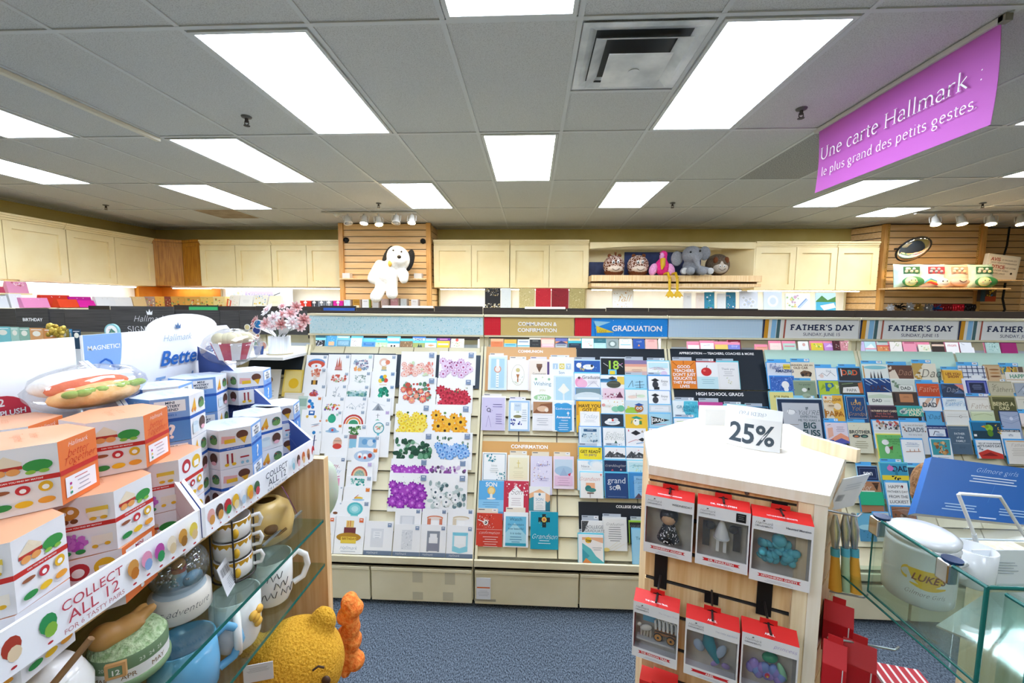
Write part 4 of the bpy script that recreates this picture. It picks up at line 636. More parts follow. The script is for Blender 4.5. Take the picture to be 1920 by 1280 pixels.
open_cards_D = '''
3|968,522,1206,618|2a5fb0|c.18,.45,.1,f4f4f4 e.55,.6,.22,.25,f4f4f4 c.68,.5,.05,222222 b3,.05,.1,.9,.8,10,.02,f2d24a/8fc4f0 T.3,.8,.1,f2d24a,Yay|royal blue graduation card with a white cloud shape|ec8e6f8/b9c3cf
3|1214,500,1432,648|15191f|T.5,.42,.36,a8d84a,18 k.02,.1,.3,.3,.5,d9d9d9 k.02,.7,.5,.92,.3,d98ad0 k.02,.72,.3,.92,.55,d9d9d9 r.3,.7,.35,.3,6fc4e8 r.36,.78,.22,.22,f2d83c|black card with a big green 18|ecfd8e0
3|1430,518,1636,660|f0c3a8|r0,0,1,.3,8f7fa8 r0,.25,1,.2,e8a48f r0,.42,1,.3,f6d3b3 r0,.72,1,.28,d9b5b0 l.55,.6,.5,3,8a6a70|pink sunset clouds graduation|/b9c3cf
3|1640,528,1842,664|f7fafb|r.05,.1,.9,.35,c9ecf2 k.015,.1,.5,.4,.4,.8,.55,d9a0c0 b3,.2,.5,.6,.35,8,.03,f0d58a/b5d5b0 l.5,.4,.6,3,b9a5c0 e.75,.85,.15,.2,e6cfe6|pale aqua swirl graduation|e7fd0e6/b9c3cf
3|970,640,1206,776|f8f4f6|e.2,.6,.18,.35,f3a0c4 e.3,.7,.2,.3,f6b8d3 c.18,.3,.05,5a3040 t.65,.25,.13,4a4a5a,Graduate l.7,.5,.4,3,b5b0bc k.02,.5,.9,.75,.55,.95,.9,c9c4d0|white card with pink blossoms at left for a graduate|e6fcbe8/b9c3cf
3|1210,656,1428,776|f4f5f5|r0,.28,1,.14,2f6fa0 r0,.42,1,.14,4a90c0 r.7,.1,.3,.6,f2cf5a p.5,.1,.68,.22,.5,.36,.32,.22,2a2d33 e.55,.7,.3,.28,4a4d40 k.012,.3,.6,.75,.6,8f9080|blue and yellow striped card with a black cap|e4f9fc8/b9c3cf
3|1432,664,1632,806|a6daf0|k.02,.15,.75,.35,.3,.38,.7,2f4a63 k.02,.5,.4,.85,.35,2f4a63 k.02,.45,.6,.9,.55,2f4a63 r.68,.3,.03,.55,2f4a63 k.02,.5,.75,.85,.72,2f4a63 r.05,.85,.9,.15,8fcbe6|light blue signpost graduation|e7fd0e6/b9c3cf
3|1650,664,1848,796|fbfbfb|p.12,.3,.32,.15,.52,.3,.32,.42,23262b e.32,.6,.14,.25,3a3d44 r.25,.75,.25,.2,23262b t.75,.35,.1,4a4d55,Enjoy l.75,.5,.25,3,8f939c|white card with a small black cap, upper one|e4f9fe0/b9c3cf
3|984,776,1208,876|7f98a0|e.5,.85,.6,.5,d9e6ea r.05,.85,.9,.15,f4f6f6 l.5,.5,.5,2,c9d6da|slate grey hill graduation|e4f9fe0/b9c3cf
3|1230,776,1428,872|f0d3df|b3,.1,.5,.7,.4,14,.05,8f2f50/b85f80/ffffff p.6,.9,.8,.3,.95,.9,6a2f48 k.015,.1,.9,.5,.5,.9,.8,7a3f58|pink card with dark red petals for graduation|/b9c3cf
3|1440,790,1640,886|f6f4ee|k.02,.5,.3,.5,.8,c9a5a0 e.3,.7,.2,.15,f3d9c9 e.7,.6,.2,.15,d9ecd0 l.5,.5,.5,2,c0b5a5|cream pastel squiggle graduation|e7fd0e6/b9c3cf
3|1652,800,1848,922|fbfbfb|p.12,.35,.32,.2,.52,.35,.32,.47,23262b e.32,.7,.14,.25,3a3d44 t.75,.4,.1,6a6d75,Enjoy l.75,.6,.25,2,8f939c|white card with a small black cap, lower one|e4f9fe0/b9c3cf
3|986,896,1212,1026|f4c02e|T.55,.33,.13,4a3008,HAVE_YOU T.55,.62,.13,4a3008,GOT_IT p0,0,.1,0,.1,1,0,1,d99a1c|bright yellow HAVE YOU GOT IT|e3f8fc0/b9c3cf
3|1216,880,1428,996|f7f8f2|b4,.3,.1,.65,.5,16,.03,f0d04a/e9865a/9fd0a0 e.62,.75,.18,.22,8fcfae e.85,.7,.16,.25,6fbf9a e.1,.45,.08,.12,e9a5a0 l.3,.45,.35,3,b9b9a8|white card with green blob creatures for graduation|/b9c3cf
3|1436,896,1642,1006|cfdfe6|e.3,.85,.3,.35,9fc94a e.62,.6,.2,.35,b5763c p.42,.3,.62,.15,.85,.3,.62,.42,2a55a0 c.56,.58,.06,ffffff c.7,.58,.06,ffffff c.56,.58,.03,222222 c.7,.58,.03,222222 e.15,.5,.06,.1,e8e07a|graduation card with a brown owl in a blue cap|ebfd9e6/b9c3cf
3|1660,930,1862,1000|d4dade|r.08,.2,.8,.6,eceff1 l.45,.4,.5,2,aeb6be|plain pale grey graduation|e7fc4ea
3|1022,990,1202,1118|fbfbfb|S.5,.35,.2,9fb3bd,Today l.5,.6,.6,3,b9c4ca k.015,.05,.2,.25,.1,cfe0e6|white card with pale grey script|/b9c3cf
3|1216,1016,1420,1116|2c3644|e.5,.75,.35,.25,f0f2f2 e.4,.55,.12,.15,ffffff e.65,.5,.12,.15,d9dde0 c.52,.55,.05,d9483c r.35,.7,.3,.12,c7d3dc|dark navy card with white diplomas|e4aa8dc/b9c3cf
3|1440,1016,1642,1126|f0c53a|p.25,.3,.5,.15,.8,.35,.5,.45,2f9f8a e.5,.65,.16,.28,f4f4e8 k.03,.3,.5,.25,.8,2f8a7a r.62,.55,.12,.3,4f8f4a c.45,.55,.03,222222|yellow card with a white bird in a green cap|ebfd9e6/b9c3cf
3|1660,1012,1856,1126|a9d8ea|p.08,.2,.95,.5,.08,.9,262a2e r.1,.25,.04,.6,f2f2f2 T.4,.52,.15,f4f6f4,GRAD k.02,.2,.9,.8,.85,e88aa0|light blue card with a black GRAD pennant|e7fc4ea/b9c3cf
4|942,0,1128,142|e8f1f5|r.08,.03,.84,.9,d3e6ee r.2,.13,.6,.16,2f5f86 l.5,.18,.4,1,ffffff b3,.1,.4,.8,.5,36,.05,6f93ac/3f6a88/f4f4ee/b8ccd6|white and navy doodle town graduation|e4f9fe0/b9c3cf
4|1146,8,1330,150|f7f8f6|S.5,.4,.2,8a9a95,Follow S.5,.6,.2,8a9a95,dreams p.5,.95,.58,.75,.66,.95,2f5f52 b2,.1,.2,.8,.5,10,.015,c9d0b8|white card with grey green follow your dreams script|e3f8fc0/b9c3cf
4|1340,12,1512,150|f4f5f7|p.25,.3,.5,.12,.75,.3,.5,.45,20242c p.6,.7,.8,.58,1,.7,.8,.82,20242c p.1,.2,.14,.05,.18,.2,d9485f p.75,.25,.82,.1,.89,.25,b5a58a k.02,.1,.9,.5,.7,.6,.75,d97a86 k.03,.5,.95,.9,.85,4f9fd8|white card with two black caps, left copy|/b9c3cf
4|1538,12,1700,152|f4f5f7|p.25,.3,.5,.12,.75,.3,.5,.45,20242c p.6,.7,.8,.58,1,.7,.8,.82,20242c p.1,.2,.14,.05,.18,.2,d9485f k.02,.1,.9,.5,.7,.6,.75,d97a86|white card with two black caps, right copy|e5fb8e8/b9c3cf
4|940,176,1136,256|f6e12e|T.5,.45,.12,3a3510,GET_READY t.5,.75,.12,2a3f86,to_party r.85,.1,.1,.1,3a3510|lemon yellow party graduation|e4aa8ea/b9c3cf
4|1160,176,1336,262|f2f3f3|p.0,.9,.25,.35,.45,.7,.6,.45,1,.8,1,1,0,1,4a4e54 b5,.1,.5,.8,.45,24,.04,7a7f86/2f3338/aab0b6 p.55,.3,.58,.2,.61,.3,e06a7a|grey photo collage graduation card, left copy|e5fb8e8/b9c3cf
4|1342,176,1526,268|f2f3f3|p.0,.9,.25,.35,.45,.7,.6,.45,1,.8,1,1,0,1,4a4e54 b5,.1,.5,.8,.45,24,.04,7a7f86/2f3338/aab0b6 p.55,.3,.58,.2,.61,.3,e06a7a|grey photo collage graduation card, right copy|e5fb8e8/b9c3cf
4|930,290,1140,386|f4f7f7|e.7,.2,.3,.3,b8dcf0 e.75,.3,.26,.3,dff0f8 e.78,.4,.2,.3,f4f7f7 t.3,.5,.1,8f9aa5,Niece l.35,.7,.4,2,b9c4cc|white card with a pale blue arc|e7fd0f0/b9c3cf
4|1156,288,1344,386|1d3157|S.5,.45,.17,e3e6ea,Granddaughter p.3,.9,.36,.75,.42,.9,c9485f p.7,.85,.75,.7,.8,.85,d9a5b0|navy Granddaughter|e7fd0f0/b9c3cf
4|1352,290,1526,392|e8f6f8|r.08,.15,.84,.8,c7ecf2 t.55,.4,.1,4f9aa8,daughter b3,.1,.5,.8,.4,14,.04,8fd4dc/d3e8b5 k.015,.12,.5,.4,.3,6fbfd0|pale aqua daughter|e6fcfe8/b9c3cf
4|950,392,1142,612|faf8f4|p.88,.05,.97,.05,.93,.15,e0685f S.4,.25,.16,d9604f,Grandson r.25,.4,.4,.32,f3b58a e.35,.62,.14,.12,2f7f7f e.5,.68,.2,.08,3f8f8a r.3,.78,.3,.04,5a3a30 r.42,.82,.02,.15,5a3a30|white Grandson card with a peach and teal scene|e8fdcf2/b9c3cf
4|1164,398,1358,614|23477f|t.5,.28,.25,dfe8f2,grand t.42,.55,.25,dfe8f2,son c.55,.54,.09,f0f0f0 k.012,.47,.54,.63,.54,23477f k.012,.55,.46,.55,.62,23477f r.1,.92,.8,.01,8fb0d8|navy grand son card with a ball for the o|e5fc8ec/b9c3cf
4|1372,396,1556,616|3f8fd0|r.2,.12,.7,.86,8fc4ea t.55,.24,.1,2a5f94,Blessings S.55,.36,.14,2a4f84,Grandson l.55,.5,.4,4,4f86b5 p.2,.98,.4,.78,.6,.98,5f4a58 p.5,.98,.75,.8,.95,.98,f2f2f2|blue ombre blessings Grandson|e4fb0e4/b9c3cf
4|960,802,1142,912|f0f2f2|p.02,.05,.35,.05,.12,.9,.02,.95,4a4d50 b3,.02,.05,.3,.6,16,.03,6f7275/2f3235 t.6,.5,.14,8a8f94,COLLEGE t.62,.8,.14,8a8f94,GRADUATE|white card with grey stone college graduate letters|/b9c3cf
4|1146,788,1342,1062|e9e9e6|S.5,.17,.11,4a4d52,Graduation l.5,.26,.6,7,6f7378 k.01,.1,1,.6,.72,e3d5a0 k.01,.2,1,.75,.75,e3d5a0 k.01,.4,1,.9,.78,e3d5a0 e.12,.97,.14,.06,e8cf7a|light grey script verse card with gold rays|edfe3e4/b9c3cf
4|1372,812,1560,1010|1f2428|t.5,.2,.11,7f868c,COLLEGE_GRAD e.25,.35,.16,.12,3f4448 l.5,.4,.6,3,8f979c k.03,.0,.02,1,.02,a8d84a|black college grad card behind the pale blue one|ea8d84a/b9c3cf
4|934,922,1146,1168|f2f4f4|r.15,.1,.85,.9,f7f0ea p.15,.1,1,.1,1,.3,.5,.16,.15,.2,eeb58f e.4,.2,.13,.11,f0c23c T.42,.21,.1,5a3f20,Stay p.15,.3,.5,.5,.7,.75,1,.95,1,1,.15,1,5fbcc0 p.15,.5,.45,.75,.15,1,3f9fae p.15,1,.3,.82,.55,1,e8904f l.75,.45,.4,2,9a9fa5|card with a teal wave and orange sun|e5fc8dc/b9c3cf
4|1394,882,1560,1180|9fd3ec|t.4,.25,.15,3f6f8c,Time e.65,.55,.2,.09,f0e04a e.6,.53,.1,.06,f7ee90 l.55,.75,.5,3,6fa8c4|pale blue card with a yellow bird|e7fc8ea/b9c3cf
'''
open_cards_E = '''
5|134,502,348,750|ee8a2a|k.03,.05,.05,.25,.2,b55a10 k.03,.95,.05,.75,.2,b55a10 k.03,.5,.0,.5,.12,b55a10 k.03,.05,.35,.2,.38,b55a10 k.03,.95,.35,.8,.38,b55a10 k.03,.05,.7,.2,.68,b55a10 k.03,.95,.7,.8,.68,b55a10 T.5,.22,.12,ffffff,GOOD T.5,.36,.12,ffffff,TEACHERS T.5,.5,.12,ffffff,DON'T_JUST T.5,.64,.12,ffffff,EDUCATE_- T.5,.78,.12,ffffff,THEY_INSPIRE T.5,.92,.12,ffffff,LIVES|orange starburst good teachers|/b9c3cf
5|354,516,548,752|f7f8f8|e.45,.36,.24,.16,d22a2c e.36,.32,.06,.04,ef6f6a k.03,.46,.2,.5,.12,4a3520 r0,.55,1,.45,c9e8ee l.5,.65,.6,3,8fb8c4|white card with a red apple over pale blue|ec22a2c/b9c3cf
5|540,516,728,756|f2f1f0|t.5,.25,.1,8f8f9a,Thank_you l.5,.35,.5,3,b5b3b8 b3,.35,.55,.3,.25,10,.03,b9c4a0/d9cf8f k.008,.05,.1,.05,.95,.95,.95,.95,.1,.05,.1,d5d2d2|pale grey thank you card with a tiny sprig|e6fcfe0/b9c3cf
5|150,862,368,1012|eef6f8|p.45,0,1,0,1,1,.55,1,.4,.5,54c3dc b3,.45,.1,.5,.8,18,.06,6fd0e4/3fb0cc t.6,.35,.13,2a7f9c,GRADUATE t.6,.55,.13,2a7f9c,SHINE t.6,.75,.13,2a7f9c,on|white and aqua watercolour graduate|ec9e8f0/b9c3cf
5|374,870,592,1020|d04a9c|k.02,.1,.85,.15,.45,.35,.25,f0b8d8 k.02,.9,.85,.85,.45,.65,.25,f0b8d8 b3,.1,.3,.15,.6,12,.03,f0b8d8/ffffff b4,.75,.3,.15,.6,12,.03,f0b8d8/ffffff p.35,.5,.5,.4,.65,.5,.5,.62,f7e9f2 r.42,.58,.16,.1,f7e9f2|magenta card with a white cap in a wreath|/b9c3cf
5|606,902,796,1010|3f9fae|b3,.05,.05,.9,.9,40,.06,5fb8c4/2f8a9c/7fcad2|teal watercolour graduate|e8fdce4/b9c3cf
5|800,916,992,1012|1d2636|T.5,.6,.45,d9e2ea,20 T.5,.6,.36,23407f,20 b3,.1,.1,.8,.3,10,.012,f2f2f2|navy card with a big collegiate 20|e3f8fc0/b9c3cf
5|160,1016,370,1152|f7f8f6|r.08,.15,.7,.75,ffffff k.02,.1,.2,.7,.15,8fb84a r.78,.1,.12,.8,5a8a4a l.45,.4,.5,3,b9c4a5|white card with a green edge under the aqua graduate|e3fb0e8/b9c3cf
5|470,1050,602,1200|e3c4a8|r.05,.1,.9,.4,d9a584 l.5,.3,.6,2,b58a68 r.1,.55,.8,.4,c98f70|tan and brown card beside the white display block|/b9c3cf
5|150,1164,372,1290|c4c3ec|e.25,.55,.2,.16,f0f0fa r.5,.35,.3,.5,2a6fc4 k.015,.45,.3,.85,.8,f4f4fa e.72,.1,.1,.1,f7f7fb|lilac card with a blue gift shape|e5fc0ea/b9c3cf
'''
open_cards_F = '''
5|982,522,1192,605|dfe4ee|b3,.05,.1,.55,.6,20,.05,8f9bc4/b5bfdc t.4,.45,.14,6a78a8,Fathers r.68,.15,.3,.5,f2d84a t.83,.4,.1,5a4a10,wow T.72,.85,.12,1f3f78,AMAZING|lavender lettered card with a yellow corner|e4aa8ea/58b4f0
5|1196,516,1404,648|f4e8cf|T.45,.2,.1,6a4a28,GRANDPA,_LIKE_AN T.4,.38,.1,6a4a28,OLD_CAR e.6,.75,.25,.18,6a4f38 c.45,.85,.07,2a2624 c.75,.85,.07,2a2624 b3,.4,.55,.45,.3,12,.04,8f6f4a/3f3430|cream card with an old brown car|/58b4f0
5|1416,568,1602,656|fbfbfb|k.015,.1,.8,.3,.5,.5,.8,.7,.4,.9,.8,3a3a40 e.25,.8,.1,.2,f2d9d0 t.6,.3,.1,9aa0a8,Dad|white card with a loose black line drawing|e4aa8ea/58b4f0
5|1014,644,1222,776|3f6fc4|b3,.02,.02,.96,.96,70,.035,6f95dc/2f55a5/8fb0ea e.6,.55,.16,.25,f6f6f4 e.62,.85,.1,.16,f6f6f4|blue scribble card with a white blob shape|e3f9ae4/58b4f0
5|1226,690,1412,834|8c9f84|t.5,.16,.08,4a5a48,For_grandpa e.45,.5,.12,.12,f4f4ee e.52,.85,.2,.15,a5b59c p.6,.42,.66,.36,.72,.42,.66,.55,2f3a2f k.01,.1,.05,.9,.05,6f8068|sage green card with a white shape and heart|ea5b59c/58b4f0
5|1442,682,1632,774|b9cf3a|p.3,1,.3,.2,.65,.2,.72,.5,.5,.75,.45,1,2f6f9c c.5,.45,.1,b9cf3a p.05,.9,.2,.3,.3,.6,8fb02a p.75,.3,.95,.5,.8,.8,d9e67a|lime green card with a big blue P|e3f8fd4/58b4f0
5|1006,782,1216,912|e9e08f|T.5,.32,.1,6a6428,FOR_PAPA l.5,.6,.5,2,a59f5a|pale yellow Papa card behind the big grey one|e6fc4e4
5|1076,846,1472,1250|1f3350|r.09,.08,.83,.9,c9ccd2 e.28,.28,.09,.06,f4f5f6 k.006,.2,.32,.24,.22,.36,.24,.4,.3,4a5058 r.22,.55,.2,.01,9a8f88 T.64,.2,.06,1f3a44,IF S.66,.29,.1,1f3a44,YOU'RE t.66,.38,.05,4a6068,EXPECTING t.66,.46,.05,4a6068,ME_TO_MAKE_A T.66,.57,.13,1f4a50,BIG T.68,.73,.13,1f4a50,FUSS t.62,.85,.05,3a5058,OVER_YOU_ON t.64,.93,.06,3a5058,FATHER'S_DAY|big navy and grey card reading big fuss|ecfe8f0/8fd4ee
5|1478,812,1650,1012|f3e2c4|t.5,.1,.09,8f5a28,to_the c.15,.1,.06,e0683c c.85,.1,.06,e0683c T.5,.27,.2,e0a42a,WORLD'S e.5,.46,.34,.1,e8cfa8 r.25,.44,.5,.03,5a3f2a T.5,.8,.3,b5741c,PAPA r0,.6,.06,.4,b5741c|cream and gold world's Papa|e4aa8ea/58b4f0
5|1500,1052,1662,1252|f0dfe6|p.1,.25,.9,.15,1,.6,.6,.5,.1,.7,f2b8a0 l.6,.2,.5,4,9a8a98 k.02,.1,.12,.3,.08,2f3a5a p0,.8,.4,.7,1,.9,1,1,0,1,2f55a0 p.2,.75,.6,.55,1,.65,1,.85,e8906f c.75,.85,.05,2a2f44|pink and blue mountain sunset verse|e4aa8ea/58b4f0
6|50,500,236,580|2e3037|T.5,.5,.24,e0683c,DAD T.52,.48,.21,3fb0a8,D r.1,.1,.04,.8,f0f0f0|charcoal DAD card with orange and teal letters|e58b4f0/58b4f0
6|252,470,476,602|eef2ea|e.5,.2,.45,.12,8fcfd8 p.25,1,.3,.45,.35,1,5a4a42 p.38,1,.43,.4,.48,1,3f4a52 p.52,1,.57,.45,.62,1,6a5a50 p.64,1,.69,.4,.74,1,2f3438 r.02,.1,.04,.9,d9a04a|white card with a row of small standing people|e9fd8dc/58b4f0
6|476,478,688,602|6b4535|b3,0,.1,.3,.8,12,.07,e0cdb8/f0e4d4 S.62,.5,.22,c99a78,Dad p0,.5,.25,.3,.4,1,0,1,ead9c4|brown Dad card with cream leaves|/58b4f0
6|680,462,884,602|f2ead4|b3,0,.02,.4,.95,26,.08,c9a04a/e0c078/a5803a S.72,.6,.34,3f3a34,Dad p0,0,.5,0,.15,.6,0,.8,c9a556|cream Dad card with gold marbled edge|/58b4f0
6|940,522,1112,600|f2b93c|T.52,.38,.13,8a3a1c,LIFE_YOU T.52,.68,.13,8a3a1c,SHOW r0,0,.06,1,d99a28|amber life-you-show card|ef2dcae/58b4f0
6|1078,482,1308,600|e6eaf2|k.03,0,.2,1,.2,3f4f78 k.03,0,.5,1,.5,3f4f78 k.03,0,.8,1,.8,3f4f78 k.02,.12,0,.12,1,7f8fb0 k.03,.3,0,.3,1,3f4f78 k.03,.5,0,.5,1,3f4f78 k.03,.7,0,.7,1,3f4f78 k.03,.9,0,.9,1,3f4f78 e.6,.8,.2,.15,f6f7f8|blue plaid card|/58b4f0
6|1306,486,1432,600|d9b98f|k.08,.1,.1,.1,1,8f5f38 e.6,.25,.35,.06,a5703f e.6,.5,.35,.06,c08a50 e.6,.75,.35,.06,8f5f38|tan card with wooden plank shapes|ec9a878
6|1434,490,1640,600|e6d8bd|r0,0,.1,.6,8a8f9c r.12,0,.16,.6,4a7f8a r.3,0,.12,.6,d98a3c r.44,0,.1,.6,3a3f4a r.56,0,.14,.6,b5903f r.74,0,.2,.6,6f5a48 T.3,.3,.24,e8c24a,YAY|striped retro card behind the HAPPY one|/58b4f0
6|1482,538,1690,606|f4efe4|T.52,.5,.17,5a9a78,HAPPY r.0,.88,1,.1,d9b58f|white HAPPY card at the right edge|/58b4f0
6|60,622,256,714|3d4238|p.15,.5,.8,.4,.9,1,.1,1,f2efe8 t.5,.75,.13,3f3f3a,PAPA k.03,.1,.2,.6,.1,7f9a68 p.8,.1,1,0,1,1,.85,1,c9703f|dark green Papa card with a white banner|e6f86a0/58b4f0
6|270,596,498,714|17407f|k.03,.05,.05,.3,.35,d9e6f2 k.03,.25,.02,.5,.3,d9e6f2 k.03,.6,.02,.8,.25,d9e6f2 k.03,.8,.02,.97,.25,d9e6f2 k.03,.05,.3,.25,.5,6fa0d8 T.5,.65,.2,3f2f48,DAD k.02,.7,.6,.95,.9,d9e6f2|navy DAD card with pale palm fronds|e4aa8ea/4aa8ea
6|500,602,702,704|d9dfd6|b3,.02,.1,.35,.5,12,.07,6f8a6f/8fa58a r.3,.45,.6,.5,f2f3ec k.012,.3,.45,.9,.45,.9,.95,.3,.95,.3,.45,8f9a8f T.58,.7,.14,4a5048,DAD|pale sage framed DAD|ee9ede4/58b4f0
6|724,636,910,718|dd5a2e|e.5,1,.5,.75,c94a22 S.48,.6,.22,f3c9a8,Father k.012,.1,.5,.9,.25,f0a06f|orange Father script|e4aa8ea/58b4f0
6|932,640,1120,718|34425c|p.6,0,1,0,1,.7,ec8f7c p0,0,.25,.3,0,.6,4a5f80 p.5,1,.8,.6,1,1,58739c S.45,.62,.22,b5c0cf,Dad|navy and coral geometric Dad|e3f9ae4/58b4f0
6|1110,592,1332,722|f0f2f8|r.12,.12,.82,.86,2f3f9c r.17,.19,.72,.76,6f78c4 r.24,.27,.58,.66,262e4c l.53,.4,.4,5,8f9ac4|white card with a dark navy ornate frame|/58b4f0
6|1340,628,1536,724|c9c1a5|S.55,.6,.2,4a4638,Fathers b3,.1,.1,.3,.4,6,.03,8f8a70 k.015,.1,.4,.35,.15,7a745c|beige Fathers script|eb5ad90/58b4f0
6|1560,632,1700,724|a9b2bd|k.03,.1,.9,.6,.2,6f7a86 k.03,.4,1,.9,.3,6f7a86 c.5,.6,.1,c9d0d8|grey card with crossed lines at the right edge|ec9c1a5/58b4f0
6|0,736,86,926|f0b84a|T.4,.2,.25,7a4a18,LOVE e.4,.5,.35,.15,f6e2c4 T.4,.85,.34,a5641c,PA|amber card half hidden by the navy Grandpa one|e4aa8ea
6|112,744,280,936|1e4a7f|T.5,.32,.15,d9a53c,LOVE S.5,.54,.22,d9a53c,YOU S.5,.78,.2,d9a53c,Grandpa p.45,.2,.5,.1,.55,.2,.5,.3,e8c07a k.014,.05,.03,.95,.03,.95,.97,.05,.97,.05,.03,f4f4ee|navy love you Grandpa card in gold lettering|e4fb0ea/58b4f0
6|302,710,512,802|eceee4|p0,.3,.5,.15,1,.3,1,.5,0,.55,cfdcc4 T.35,.75,.13,3a4048,DAD l.75,.75,.3,2,a5ada0|white DAD card with green hills|/58b4f0
6|522,716,728,794|4a3a34|r.25,.1,.55,.9,c98a5c l.52,.35,.3,3,6a4430 r0,0,.08,1,2f2724|brown card with a tan patch|e5a4a40/4aa8ea
6|746,758,926,836|f4f2ee|p.4,0,.65,0,.2,1,0,1,e9c4a8 p.8,0,1,0,.75,1,d98f68 p.65,.0,.72,0,.4,1,8f9aa5 T.45,.75,.22,3f4650,DAD|white DAD card with slanted bands|e4aa8ea/58b4f0
6|944,760,1132,838|eaf4fa|t.4,.25,.1,4f86a8,HAPPY S.52,.62,.26,2f8fd0,Father's k.02,.1,.9,.9,.3,a8d4ee|white card with bright blue Father's script|e3f9ae4/58b4f0
6|1150,752,1340,852|ede8dc|r.1,.2,.85,.8,f4efe4 S.55,.75,.22,9a7a58,Father k.01,.1,.2,.95,.2,.95,1,c9bda5|cream card with brown framed script|e8f8aa0/58b4f0
6|1352,752,1560,854|5a5a34|T.5,.55,.16,e3d9a8,BEING_A r.04,.1,.92,.03,8f8a58 T.5,.9,.14,e3d9a8,DAD r0,0,.08,1,a59f70|olive card reading being a dad|eb5ad78/58b4f0
6|1572,750,1740,854|e4e0cf|T.5,.6,.3,4a5a78,LI k.02,.1,.2,.9,.2,b5ad90|cream card beside the olive one at the right edge|ec9c1a5/4aa8ea
6|312,830,552,924|3a2a3a|T.52,.42,.085,f3d9b8,FATHER'S_DAY_CARD t.5,.65,.07,d97a6a,from_the_kid t.5,.88,.08,d97a6a,who_loves_you r0,0,.06,1,5a4458|dark plum Father's Day card lettering|e6f5a6a/58b4f0
6|552,838,772,914|3fae9c|T.65,.33,.14,f4f0d0,THANKS, T.68,.75,.14,f4f0d0,DAD! e.25,.5,.16,.28,c9d6d0 e.22,.52,.08,.15,6f7a8a k.02,.1,.9,.4,.2,2f8a7c|teal green thanks, Dad|e3fb0b8/4aa8ea
6|782,876,946,962|5fb0e0|S.52,.5,.24,1f3a5a,Dad k.015,.2,.35,.3,.6,1f3a5a r0,0,.08,1,3a2f2a r.9,0,.1,1,6a4438|sky blue Dad script|e3f8fd0/58b4f0
6|966,872,1164,962|efeee9|k.014,.05,.5,.95,.5,8f8a80 c.65,.5,.06,8f8a80 c.65,.5,.04,efeee9 k.01,.1,.3,.9,.3,c9c4b8|white card with a single line and loop|ed9d2c4/58b4f0
6|1190,876,1384,940|d4e0b5|k.02,.1,.5,.6,.2,.9,.5,a5b585 r0,.0,1,.2,e4ecc9|pale lime card behind the toucan one|ecfd3c4/58b4f0
6|1436,876,1592,992|a9b5cf|k.02,0,.2,.6,.4,1,.2,7f8fb5 k.02,0,.4,.6,.6,1,.4,c9d3e8 k.02,0,.7,.5,.85,1,.6,7f8fb5 c.55,.5,.1,d9e0ee|grey blue swirl pattern card|e1f3a70/4aa8ea
6|1606,890,1760,1000|f2e6e0|S.5,.5,.25,b5867a,Son r.0,.8,1,.2,e3cfc4|pale pink card at the right edge under the cream one|/58b4f0
6|0,970,126,1145|e9dde8|l.5,.2,.6,4,8a7a98 p0,.7,.5,.5,1,.7,1,1,0,1,f0a080 p0,.9,.5,.75,1,.9,1,1,0,1,5a5fb0|lilac and coral mountain verse card under the amber one|e4aa8ea
6|130,976,322,1228|e6e2c9|b3,.1,.05,.8,.2,8,.018,c9705a/6f8a5a T.5,.29,.16,2f3a3f,BROTHER e.32,.43,.17,.06,2f3f48 e.68,.43,.17,.06,2f3f48 r.3,.4,.4,.02,2f3f48 e.32,.44,.1,.03,d9804f e.68,.44,.1,.03,6fa08a l.5,.6,.6,4,a5a080|cream Brother card with sunglasses|ed9d0a8/58b4f0
6|346,954,572,1036|e9eaec|b3,.05,.05,.9,.9,40,.06,4a5058/8f8a80/b5a090/2f3338/d0604f r0,.9,1,.1,f6f6f4 c.65,.4,.05,8a2f68 c.3,.5,.07,c9b5a0|photo card of a crowd|e4aa8ea/58b4f0
6|586,966,804,1082|dfe2e4|T.55,.55,.17,6a7480,DADS t.5,.22,.07,8f7a68,to_one_of_the_best t.5,.9,.07,8a9098,the_very_best b3,.05,.3,.15,.5,5,.04,8f5a38/6a4430 b4,.82,.3,.15,.5,4,.04,8f5a38/6a4430|pale grey DADS card with peanuts|e58b4f0/58b4f0
6|800,1000,984,1085|1b2f6f|T.5,.15,.07,d9e0f4,YOU'RE_ONE_IN_A_MILLION r.12,.3,.76,.7,e8eef6 k.03,.3,.9,.4,.5,.6,.6,2a3550 e.6,.85,.2,.15,b5c4d9|navy card framing a white penguin shaped doodle|e1b2f6f/4aa8ea
6|990,1000,1168,1236|51697f|t.5,.14,.06,d4dde4,~ T.5,.27,.1,d4dde4,FATHER T.5,.4,.1,d4dde4,of_the T.5,.53,.1,d4dde4,FAMILY r.1,.08,.8,.008,9fb0bf r.1,.62,.8,.008,9fb0bf S.5,.75,.11,2f4050,love|slate blue father of the family|ed9cfb5/58b4f0
6|1192,968,1442,1086|1f3f4f|r0,0,.5,.6,1f6f9c e.58,.4,.13,.25,9cc93c e.5,.3,.07,.12,7fa82a p.42,.2,.3,.3,.45,.4,e8a02a e.58,.75,.1,.25,5a8a2a b3,.75,.1,.25,.7,12,.03,e0c24a/d9a03a r0,.85,.1,.15,f2f2f2|dark blue card with a green and yellow bird|e2f9fd8/4aa8ea
6|1434,1030,1608,1092|f4f4f2|r0,0,1,.3,1a1a1c T.5,.16,.07,f4f4f4,WORLD'S_BEST_DAD e.5,.75,.14,.2,d9dbde k.015,.4,.9,.5,.6,.6,.9,6a6f78|white card with a black lettered band|e3f9ad8/4aa8ea
